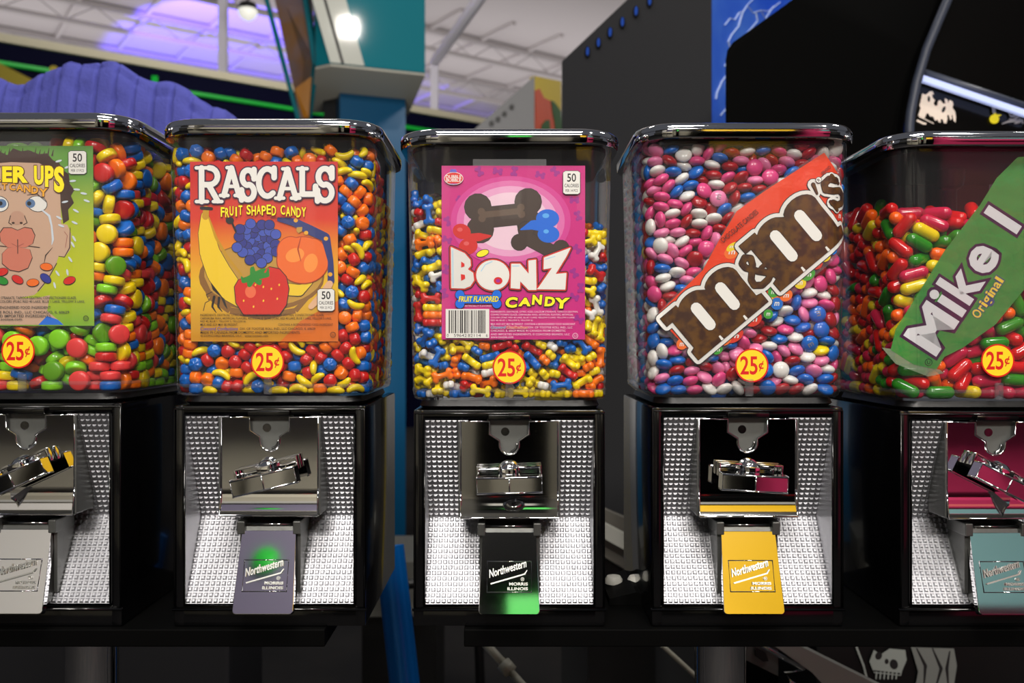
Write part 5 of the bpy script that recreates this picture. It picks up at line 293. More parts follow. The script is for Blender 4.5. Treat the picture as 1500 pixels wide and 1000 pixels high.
4: (295, 573, [518,216,166,21,3,-1,642,213,356,20,11,-3,545,209,669,20,15,-4,454,213,383,25,-1,-1,262,210,578,22,41,-2,302,208,750,16,18,-7,616,215,255,31,-18,-9,426,207,855,21,43,1,479,207,822,20,-10,2,502,214,403,-28,36,-3,464,218,166,13,11,-9,224,214,544,14,-7,-45,656,214,304,8,-24,-28,293,217,269,14,9,-9,107,217,590,19,34,-13,227,217,311,2,30,22,370,218,219,-13,-8,40,473,220,105,31,-8,-9,605,215,469,0,-30,25,184,209,898,-2,-15,22,687,213,587,22,4,-39,585,209,937,-3,15,-27,560,213,622,-1,-15,26,90,239,425,-20,-2,-11,255,211,777,-14,32,13,707,224,920,-17,3,7,429,222,233,9,-10,2,654,215,460,-20,37,9,422,219,423,34,-6,-13,93,229,916,3,-10,-39,695,228,545,15,4,1,680,216,853,-7,4,-2,279,218,524,-10,-8,0,632,223,162,36,-6,-14,235,213,921,29,8,14,637,217,871,-25,12,25,357,221,152,14,43,6,389,223,260,13,-38,-9,535,238,938,-16,-16,-11,289,218,681,2,39,-17,252,223,237,8,-5,0,484,222,353,14,-8,-9,239,215,739,-1,12,-20,404,222,388,32,9,-10,661,216,903,-17,12,-14,630,221,621,-17,5,-16,497,220,506,10,7,-22,608,220,507,-1,-9,-27,88,249,266,19,-4,-15,309,223,133,0,-31,32,390,217,695,2,38,-9,571,223,239,11,5,4,604,225,133,2,38,-26,119,233,100,8,0,-11,382,216,822,-6,-7,0,696,216,716,-19,-1,12,712,234,630,-19,18,12,543,220,584,8,-1,-6,533,222,367,-1,-39,27,259,224,141,9,1,8,539,219,876,-4,-41,16,227,216,841,9,8,-22,713,242,675,-4,-12,-12,501,221,549,39,-11,15,535,223,304,6,0,-1,704,239,222,25,9,12,610,224,211,8,-1,-1,510,217,912,-1,5,0,548,218,777,7,-8,-2,360,220,753,-14,29,-11,611,221,564,-18,-5,23,438,220,497,-38,4,-16,500,222,450,2,6,10,565,222,441,-1,5,9,617,222,395,6,1,-7,675,222,386,5,-6,-45,347,221,380,2,-7,-19,691,224,338,19,-6,13,159,224,233,6,-5,0,428,225,195,7,-1,-9,99,230,847,41,-4,-2,197,217,759,0,8,-35,106,219,679,-21,4,-19,294,220,609,22,-18,-16,148,221,573,-15,3,-15,236,222,353,2,-6,18,559,223,336,1,-6,21,657,224,198,6,0,-8,121,228,184,5,-43,-3,673,226,100,-7,40,14,112,220,757,2,1,25,78,247,657,22,-14,26,86,251,355,-11,29,-7,471,225,211,-40,11,13,310,220,890,43,3,-4,343,218,787,6,9,-27,339,218,682,-42,-10,-12,240,220,665,-2,-1,-9,265,220,633,-29,5,-23,333,221,524,-4,1,9,269,221,453,37,-3,9,598,221,356,-18,-1,-31,568,224,278,-43,5,-19,514,224,272,-1,-4,26,114,226,229,-32,17,18,276,226,102,10,0,12,327,226,100,39,5,19,349,218,908,-44,2,14,562,218,902,-3,4,-3,685,219,784,-38,-1,-12,364,219,654,6,7,-24,573,219,551,-36,20,1,165,222,499,41,-2,-11,616,222,429,3,5,-26,158,223,386,-41,-3,11,435,222,321,3,-5,-28,131,223,321,-4,-4,36,593,223,312,1,-6,9,354,224,292,-1,5,-36,87,255,206,-22,14,-19,260,226,179,2,-5,-45,575,225,163,43,-6,-9,524,225,100,3,-37,25,151,221,843,2,0,40,601,219,840,-7,3,23,497,220,780,-44,4,5,660,220,728,5,-12,-10,238,219,699,44,4,11,664,219,685,5,-41,-19,490,221,590,-43,6,9,414,221,562,-44,4,-9,526,222,474,-39,4,20,343,223,257,4,5,-9,164,225,164,0,-6,-10,613,217,906,3,-7,-11,110,219,816,-44,-8,-1,461,220,753,0,-3,-5,576,220,710,-36,-1,-16,443,223,695,-2,4,-1,608,224,679,-36,1,22,311,221,647,42,2,-9,461,222,570,39,1,-20,690,220,485,18,-7,17,406,220,467,-2,-37,-10,388,224,355,41,3,-9,316,223,311,44,-7,-10,479,224,299,2,4,-9,409,224,292,-42,4,19,559,225,195,-2,6,22,411,225,161,44,5,-19,621,227,99,37,0,15,403,218,912,-2,43,-4,138,217,880,42,8,-11,283,218,865,44,4,-9,344,217,860,2,0,9,555,217,839,-3,-8,0,634,218,823,38,-1,18,180,220,818,-37,-5,-16,681,218,817,2,42,9,640,220,755,-43,-7,-8,512,220,747,0,0,-5,620,219,714,-3,-29,-3,325,218,713,-38,-7,-21,530,221,716,1,0,5,149,220,665,45,-4,-9,443,220,656,-4,36,-11,166,221,636,-44,-1,-9,124,223,545,-2,5,-4,459,222,533,5,-36,-13,180,223,531,0,-8,-42,117,225,480,3,2,-29,132,222,451,6,-3,-9,182,226,266,1,-2,21,677,227,265,-2,2,2,531,226,232,7,-35,-15,116,238,136,6,-44,15,673,227,136,45,-2,-8,211,226,128,5,44,8,313,218,929,-3,9,39,271,218,907,10,31,10,382,217,880,-2,0,-36,444,222,782,-2,0,23,564,220,743,-43,0,-14,590,220,651,10,-36,-11,519,222,621,22,-4,-29,444,222,617,2,6,3,414,221,595,-1,5,0,364,223,550,44,4,3,414,223,529,-45,4,-13,115,226,513,1,0,33,567,223,486,-19,3,20,355,223,487,-9,-2,-25,457,223,469,-6,39,-10,355,229,447,-44,-7,-3,573,223,396,-26,-5,-24,283,223,401,43,5,0,174,224,299,3,-1,9,218,225,199,-5,-9,0,215,227,162,41,2,17,574,227,100,-7,-4,7,225,227,97,42,0,8,421,228,97,-1,-2,-15,456,218,915,-44,-2,-3,230,217,879,2,0,0,93,235,879,44,-3,-20,288,218,832,45,3,-18,298,220,799,2,-44,-21,638,220,789,4,1,-22,596,220,769,-3,-44,14,111,224,724,2,-42,-8,473,220,722,2,1,-19,497,220,691,2,-4,27,196,221,673,14,-1,-23,493,221,658,-42,2,-6,654,220,653,-4,-2,-44,390,220,628,-3,44,0,371,220,590,-13,-33,9,593,222,597,-1,-11,6,192,222,573,8,4,-27,649,220,572,11,8,11,301,222,492,41,0,18,251,224,481,39,-8,6,201,222,471,42,1,-9,320,224,464,40,-2,24,182,223,442,1,1,9,305,223,430,-1,-2,36,142,224,419,0,42,16,194,224,409,2,-2,15,150,224,353,-41,0,1,188,226,333,-1,-5,3,377,224,323,2,-42,-18,657,225,232,-40,-2,-3,90,260,156,14,9,-26,159,225,129,39,0,8,402,227,129,-43,1,18,374,229,104,14,0,21,170,227,97,43,0,18,144,220,918,-3,39,-1,512,226,849,40,-2,-6,338,223,824,7,2,-32,588,225,804,3,-3,20,210,219,796,1,-3,-8,196,222,716,-41,-14,-5,148,219,699,1,-4,-9,374,224,419,1,-13,-2,199,225,372,34,0,24,204,226,232,9,-9,-18,167,227,199,1,-1,8,430,219,813,0,-3,19,393,220,788,-1,1,32,404,223,756,-2,-1,16,157,220,733,1,-4,31,421,221,727,-2,1,23,219,227,634,-2,1,-37,181,221,604,-36,-1,-18,543,223,513,-5,9,33,382,222,508,-35,-3,20,221,225,502,2,-3,0,235,224,426,41,4,-15,115,227,382,23,-14,-27,243,225,388,6,4,16,290,224,366,-1,-1,27,90,254,313,-8,36,-8,237,225,270,42,-2,9,480,225,247,45,1,9,305,239,172,11,7,26,112,223,634,-40,1,-20,333,224,346,0,1,28,280,226,209,-42,-1,10,135,220,793,-10,-5,15,162,220,774,-34,-4,-18,280,233,714,16,43,-3,336,226,617,-6,-1,26,638,223,534,43,-1,-1,80,257,519,-21,-9,20,84,263,466,-14,-10,-23,280,224,333,0,-2,18,451,239,273,-43,-3,-1,367,232,936,43,1,-3,724,240,835,-22,13,15,90,242,781,-2,-5,-2,331,227,581,-41,0,19,308,222,556,-43,4,9,705,243,295,15,1,11,656,235,500,9,-38,19,701,238,443,1,12,-8,552,227,131,-1,-3,-44,80,259,707,15,-1,-25,85,254,565,-40,10,7,128,245,292,-1,2,-2,489,233,885,-5,-37,12,188,229,864,1,-5,37,480,237,627,-8,-6,-29,330,244,215,4,4,-6,462,226,867,38,12,-3,98,276,102,4,10,-10,149,273,102,4,-35,-22,200,272,100,8,0,8,255,270,97,2,2,27,309,272,99,40,2,0,354,272,105,-32,-7,20,403,275,103,12,0,0,458,270,97,2,0,0,513,272,99,0,39,-27,565,273,102,9,-5,45,650,270,100,3,-7,0,700,269,97,-1,-2,11,114,322,97,-44,-2,-10,114,376,97,-2,-2,8,115,431,97,43,-1,23,99,482,97,-43,1,-14,114,588,97,-1,-2,3,99,653,98,-3,3,-31,114,702,97,-43,0,5,99,753,97,44,3,-5,455,243,130,38,3,11,503,242,130,-33,-3,-11,115,293,136,1,3,5,172,274,135,10,2,0,221,272,134,32,7,-9,265,272,131,11,-43,-8,318,271,136,1,-7,-10,372,270,138,1,-4,-45,424,266,144,26,13,6,473,281,137,25,13,0,527,281,138,-19,13,4,579,270,136,-1,5,9,626,269,123,-40,-4,-8,705,268,134,-4,37,-6,97,338,124,36,-7,-1,98,433,126,3,43,5,97,474,138,29,-1,-6,96,519,127,-6,7,22,100,568,125,4,-6,15,100,618,121,44,2,8,340,255,174,-18,-5,-25,679,232,168,1,-43,-7,136,271,163,2,0,-2,182,270,173,-43,7,10,232,271,170,38,2,-9,287,281,167,21,7,-2,383,270,173,-43,-5,0,447,270,187,-7,0,17,483,249,169,20,3,-11,536,254,168,10,4,5,577,271,174,11,5,26,623,272,159,-9,-3,29,670,274,154,-11,40,0,96,349,157,1,35,-11,97,389,161,32,-6,0,98,435,163,-39,3,1,114,542,154,-5,3,1,87,721,149,-21,7,25,99,771,156,41,-1,-6,97,761,190,44,3,4,376,240,194,-34,-7,3,506,240,209,30,0,-18,712,268,180,-18,8,26,88,304,185,-4,-18,5,125,270,198,44,6,0,198,270,203,0,4,9,251,268,199,3,-2,38,304,272,205,-36,-5,16,360,280,210,19,-7,1,414,271,208,43,-4,-9,542,270,208,42,-1,-8,592,270,220,0,-13,-6,615,254,190,-4,0,-32,677,270,194,-45,-7,0,115,408,193,28,4,2,115,453,193,44,1,-5,117,506,198,39,-1,14,115,559,184,2,-2,40,87,593,168,17,-20,27,96,643,172,-8,8,-44,95,688,177,13,7,2,300,240,245,-6,-8,31,146,270,225,-42,7,0,181,269,240,-6,-6,-32,263,270,231,-2,1,18,310,281,252,-18,31,4,357,261,245,-7,-41,-2,409,270,242,1,-4,-9,465,270,224,-5,4,10,505,270,241,-8,9,-5,555,270,240,0,2,27,640,269,216,44,4,6,680,272,232,-7,-1,-8,97,374,221,1,42,14,98,429,223,43,0,-2,96,482,220,4,-6,-2,97,535,217,-7,1,5,97,588,211,-2,43,3,113,668,210,31,-18,-10,99,807,201,-2,7,26,267,238,300,1,5,44,94,285,235,-8,-31,24,133,252,259,-1,0,3,215,269,253,42,8,-2,255,280,271,-25,-39,0,302,260,286,-38,-3,-4,349,270,282,5,-1,-8,396,269,272,4,1,-15,455,281,264,-21,32,0,532,270,273,-30,9,-23,584,269,266,-43,4,2,706,270,258,42,7,3,115,313,259,-7,-1,-40,97,355,250,1,-3,7,96,455,250,42,-1,-14,97,564,241,-2,2,3,94,616,242,41,4,-6,111,761,220,2,-42,-17,620,240,283,7,41,-8,96,286,286,-23,1,-8,169,274,286,11,10,-18,217,254,290,44,-4,-8,273,276,317,-5,-33,29,331,271,316,4,-41,0,383,269,308,-41,6,3,436,269,300,2,-3,4,491,271,287,10,7,9,517,272,313,-6,-2,-45,572,269,301,45,2,6,668,265,284,-8,-4,9,97,375,280,-1,-37,25,95,424,281,41,1,-5,85,527,273,25,8,24,86,581,280,-18,4,-20,96,732,242,7,-4,2,89,804,240,42,-15,0,506,240,333,4,-7,3,717,269,341,20,-2,-22,83,301,336,23,-24,19,134,273,316,37,0,-8,209,271,318,41,-1,0,245,270,349,-1,-6,9,302,269,349,-42,2,10,360,270,343,3,1,0,413,264,330,43,2,-10,465,271,329,6,3,2,545,272,338,34,1,-29,606,271,327,5,0,-36,650,246,321,6,13,34,676,281,325,-22,1,2,93,348,316,-40,-3,-14,93,440,312,-5,-5,-23,87,492,310,-33,10,12,95,636,298,8,-1,-41,85,686,284,-18,14,27,97,737,279,2,0,-14,96,807,283,-7,4,0,113,273,357,-18,-5,26,437,241,352,43,5,-11,88,355,387,33,-11,23,157,272,369,9,-2,-29,176,270,341,-37,-4,-27,218,271,372,5,-6,-1,325,270,376,-4,5,-20,372,269,376,-41,7,7,422,278,369,18,6,-40,479,272,361,6,-1,8,549,264,377,40,-2,2,586,270,357,4,-3,-9,637,281,362,12,24,-10,687,266,367,4,-5,-3,122,314,345,26,-8,-17,92,403,337,-9,-3,31,88,523,348,-37,10,9,117,589,312,42,-5,5,330,244,404,44,-1,-2,143,270,401,-7,5,25,194,271,400,-1,40,18,272,270,381,0,4,9,283,270,412,-4,-41,19,354,273,421,30,7,-8,400,269,405,-2,-3,6,445,253,391,-35,10,2,506,259,390,1,-4,-3,596,271,393,-5,43,17,638,248,369,-25,-2,2,677,269,399,44,-3,14,95,364,352,-6,45,-7,86,450,369,-13,9,32,85,518,398,5,-22,32,92,569,332,-8,-1,31,95,653,327,33,3,3,94,694,329,40,-7,-12,475,237,415,11,35,0,538,235,415,6,12,12,668,236,423,6,2,6,714,245,395,25,12,-29,94,312,388,-15,-2,43,118,271,429,-2,1,-3,169,270,434,-39,5,3,238,273,417,20,12,12,308,271,440,1,5,26,389,269,440,39,3,-13,438,251,435,38,-4,-20,480,278,415,30,-3,0,542,278,414,30,12,0,592,271,430,-4,38,0,635,270,416,4,1,-7,710,278,435,-21,-4,39,82,413,402,-23,16,20,93,563,370,41,4,4,88,628,371,0,-12,42,92,683,367,-2,5,4,84,744,318,-25,-8,-21,83,803,350,-17,27,-16,92,277,401,6,6,-2,93,318,429,0,-1,-21,126,275,464,7,-4,19,208,268,453,-43,-2,11,257,270,454,9,9,6,297,270,473,0,-5,0,347,270,465,3,44,0,417,271,464,3,-41,9,470,268,455,45,-1,4,520,270,451,-2,-8,10,569,269,455,1,6,-41,634,251,456,33,2,-1,668,275,450,18,30,-15,88,372,433,12,0,-16,85,461,418,-12,13,-8,93,571,405,-40,0,-5,88,663,404,-39,9,7,93,713,395,2,4,-1,92,313,462,3,-2,-3,141,269,496,44,-1,6,175,269,475,-42,-5,-6,228,268,486,41,-4,14,278,269,501,6,3,-22,330,270,502,-42,4,9,384,269,491,44,-1,1,446,269,489,1,7,5,498,269,482,0,3,-3,552,269,492,-19,5,26,626,273,480,-9,0,0,710,270,479,-44,-6,0,125,347,447,-1,-25,2,81,494,458,-21,9,-22,90,543,436,3,-6,-42,83,754,371,-27,-18,-19,588,269,497,12,36,18,712,253,513,-44,7,-4,95,300,493,1,-1,5,117,274,527,7,29,0,189,269,510,-41,1,11,249,273,526,-37,8,-17,304,262,533,-44,1,-11,356,270,525,-7,-41,9,406,270,521,4,-5,28,470,268,515,41,1,-22,515,266,514,10,-9,35,544,277,543,-6,18,-35,625,269,521,7,7,9,673,278,504,3,-15,18,91,351,481,11,-42,3,83,420,455,34,-15,12,90,590,443,-8,-4,-19,92,642,440,43,6,6,89,689,453,-43,6,5,94,780,409,31,-9,-2,258,239,546,21,44,1,536,237,548,-12,-5,21,79,309,532,25,10,24,119,309,550,7,29,-3,152,268,539,-23,-8,21,218,261,545,-5,31,-7,340,268,561,3,-1,-14,387,269,555,6,3,-24,434,268,545,-42,-1,22,477,269,551,-11,-7,-32,509,269,572,0,-43,-6,587,269,543,15,10,-27,633,262,557,2,-2,-3,669,262,537,-35,-1,-8,89,392,494,42,-5,5,90,733,428,-43,-7,-12,119,260,575,12,7,14,159,271,591,32,-7,24,183,270,554,-26,-3,19,293,270,566,2,-7,-10,379,270,588,3,-2,0,432,268,578,43,0,-14,466,268,599,-30,-8,27,553,269,583,-39,-3,22,599,271,586,44,7,-10,649,271,594,36,0,17,713,272,548,11,1,30,79,364,530,-23,-7,25,90,464,534,-4,-43,-4,85,492,504,-5,-33,7,83,558,483,0,-15,-2,83,610,489,13,10,-32,91,732,467,6,-38,12,86,261,609,11,-4,-8,135,241,610,1,-1,-30,228,235,603,45,-1,-6,671,235,614,-18,2,13,89,297,581,3,-36,23,205,273,588,8,8,0,249,272,575,-18,-6,-18,281,270,600,-1,3,-9,332,272,606,2,-7,27,420,268,611,2,-1,32,486,277,639,-14,-7,-3,510,269,605,-1,-3,15,567,257,621,1,-14,2,611,270,617,4,4,-1,682,261,578,-2,-6,6,80,663,493,20,14,-24,89,718,506,-44,5,-4,88,763,487,7,16,22,91,815,511,-25,4,0,80,311,622,-25,7,-18,78,344,582,21,0,-22,144,272,634,-38,8,20,195,268,625,-4,-2,-40,243,274,629,21,36,10,378,271,626,5,-12,0,430,270,643,3,2,0,451,269,671,-43,1,6,534,275,645,6,18,-6,620,261,650,0,-3,8,657,267,636,-3,-11,6,722,269,593,-22,-1,25,80,411,562,26,-10,18,82,495,570,15,5,-27,96,518,538,-1,5,41,79,573,529,-34,21,10,89,775,525,35,6,1,409,237,665,7,-8,-13,177,269,664,30,6,29,216,268,660,6,5,-31,266,269,666,2,5,-4,318,268,662,41,0,23,351,269,645,35,1,25,386,271,677,6,43,-3,504,270,682,6,-1,-18,540,242,665,-25,27,-4,580,270,663,-42,-7,-10,663,270,675,3,-3,-1,693,273,624,-28,15,-18,80,450,597,23,12,16,89,555,565,2,-40,-23,90,624,528,-4,2,4,82,800,559,-30,1,22,103,273,656,21,1,26,142,269,676,-2,8,41,207,269,702,-21,19,27,250,272,701,-40,-4,0,298,269,692,2,3,-22,342,269,698,-15,8,-19,416,270,707,0,-1,9,470,269,702,-45,-1,12,548,272,692,-18,2,-14,588,269,702,2,-37,-9,633,261,695,-14,-3,25,713,281,672,23,5,-2,80,422,641,15,7,22,79,534,603,-26,6,-22,87,715,574,5,-42,-14,90,305,686,10,40,11,374,240,714,35,-3,8,703,235,754,-1,41,-25,79,347,662,-24,11,16,120,264,701,-42,-5,-5,167,263,711,-35,-1,26,234,252,729,-37,-2,16,353,270,736,-4,0,-18,409,269,739,-1,-5,3,456,267,733,43,-3,5,506,269,723,0,7,-5,615,268,729,-45,-1,-5,682,259,705,-45,5,-2,716,270,719,37,7,-10,80,378,619,-13,15,-9,77,489,630,-22,13,21,78,619,572,24,17,22,88,756,621,-2,-9,21,75,305,726,26,15,25,316,239,749,-22,-42,-1,718,252,790,-10,7,45,86,350,708,0,-5,13,133,268,740,-38,0,-27,186,269,741,1,0,-37,229,255,766,2,-41,9,273,270,752,-6,-43,-18,321,272,769,-4,7,9,379,270,764,1,-1,9,448,269,766,-44,-1,13,553,270,734,-2,-43,-9,594,270,758,-2,2,-45,667,270,738,0,-4,-25,716,277,765,-14,-10,35,79,500,678,-7,14,-4,86,606,614,5,-39,-6,86,644,636,7,3,21,78,666,597,23,13,-24,82,671,547,15,8,-22,85,264,749,4,0,5,75,352,749,-26,11,-26,117,312,720,-2,-5,-40,179,270,774,-41,-2,-9,229,278,797,15,5,-45,273,257,784,-43,1,0,354,269,794,3,1,2,410,271,791,5,1,0,462,269,797,3,3,-5,497,269,763,44,10,-4,545,260,765,1,-6,10,636,268,773,-4,10,-7,675,270,781,-15,-15,11,84,412,712,-2,37,-13,87,390,685,-45,-5,-10,85,445,678,44,-7,-4,83,805,608,-5,-13,2,524,227,807,-1,1,-44,133,272,778,44,-13,-8,177,270,807,3,-3,1,276,278,825,-7,-15,26,316,269,812,13,7,-31,366,271,826,4,0,9,421,271,824,5,2,0,509,271,797,10,7,10,553,269,805,7,38,14,589,270,791,4,41,20,649,265,809,1,41,4,703,271,827,-14,-4,12,76,560,701,-25,6,-22,80,546,653,-31,-12,-11,86,711,626,-7,4,39,89,726,663,44,2,-18,87,805,649,-41,2,9,251,238,815,44,2,-4,78,304,777,-35,-12,-15,119,299,795,-10,11,24,136,264,824,6,-1,-3,207,264,835,3,1,12,304,265,865,-11,-7,20,340,270,855,6,-4,-10,394,241,848,-3,-4,-17,478,249,823,-42,-4,9,528,270,831,-43,-2,0,611,270,826,3,4,-26,631,269,860,-45,-1,15,674,269,849,35,1,26,82,456,720,25,2,11,86,502,721,-1,39,-8,77,599,662,-23,-7,25,86,692,686,1,5,-4,73,269,848,-22,11,20,426,241,883,-15,-12,12,590,230,871,0,-2,-3,83,262,808,4,-8,-17,128,270,862,10,37,6,257,254,848,-40,-1,-13,316,268,914,29,-9,20,350,259,889,-4,3,-35,394,274,866,36,-5,-7,445,270,852,-4,-3,41,539,266,863,5,0,4,580,269,847,-8,3,32,619,268,892,6,1,-23,668,269,884,-1,0,8,83,379,786,-3,38,-16,78,416,752,-15,-3,23,83,479,756,-1,-6,-4,75,613,714,-19,-20,-24,85,778,678,-6,3,39,86,802,712,-3,-44,-14,700,230,877,39,-2,-16,76,333,811,-15,5,22,168,271,858,-8,22,-12,223,269,867,43,-4,8,276,269,886,-6,-7,7,359,278,932,8,-15,12,399,270,903,0,0,9,520,269,895,-4,2,22,570,272,889,-9,8,-23,633,256,930,-34,-8,25,719,273,869,12,-43,-8,77,426,803,-33,-27,-5,86,533,744,-2,39,-22,87,661,719,43,-8,-15,86,712,720,3,4,3,87,745,698,3,38,23,83,285,890,0,-1,13,74,321,860,21,-18,-17,116,309,870,6,5,-41,198,264,893,0,41,11,239,273,909,29,10,-10,282,270,926,-8,4,34,409,263,934,5,2,17,462,270,937,3,42,18,456,272,898,10,-43,-8,498,270,922,-10,5,24,681,263,916,-4,1,-13,726,270,911,12,11,14,82,378,826,10,-43,-8,83,513,782,5,-6,39,78,581,754,9,-12,-10,84,668,752,37,-2,6,82,717,758,35,2,-16,84,762,734,-2,-4,5,83,804,759,4,39,14,78,279,927,1,-35,-4,110,256,936,37,13,-8,588,246,919,2,13,26,94,355,865,32,-1,-11,145,271,907,6,-16,43,669,270,949,1,1,18,83,417,844,0,44,-23,85,467,830,-1,-3,9,86,469,794,1,-35,-25,80,564,796,-34,0,-23,83,668,789,6,-38,22,213,238,927,-25,1,-39,122,312,913,14,-9,-22,183,271,925,4,-2,9,83,395,878,-6,0,-6,83,463,863,-2,-1,14,84,517,817,-1,0,32,83,702,803,35,-14,-5,82,806,798,-37,2,7,89,330,935,1,-1,-43,82,337,903,-1,-1,23,77,564,841,39,13,-9,76,616,789,17,-15,-22,96,652,830,15,2,-4,81,698,847,-2,-40,5,74,754,792,21,4,-24,82,376,922,15,-7,-36,82,441,893,-2,3,-41,82,513,850,-5,43,-14,73,617,844,-20,-4,-23,81,797,831,-8,44,15,81,348,965,-5,1,4,74,438,932,16,3,-28,79,491,925,-8,5,-22,83,495,886,3,-4,-34,78,557,883,8,-34,-17,82,607,884,6,6,-1,81,726,879,-44,7,-6,75,750,846,16,10,13,79,398,955,22,-4,-37,81,533,912,4,-39,-22,82,682,892,-43,3,-13,81,804,869,-7,0,-31,73,482,971,-17,7,29,80,596,919,11,1,12,72,695,937,-24,1,26,82,770,897,42,3,3,79,437,980,-34,7,-13,80,529,956,14,-6,-33,78,622,962,-36,-5,-8,73,647,920,21,-8,-16,83,775,931,-7,-5,-6,82,815,914,-22,-6,2,114,513,987,-40,-6,12,77,571,958,-12,-5,10,78,768,972,11,2,-15,81,813,968,4,-16,-24,81,618,998,-42,-1,4,79,672,973,-1,11,-12,79,721,970,5,-30,7]),
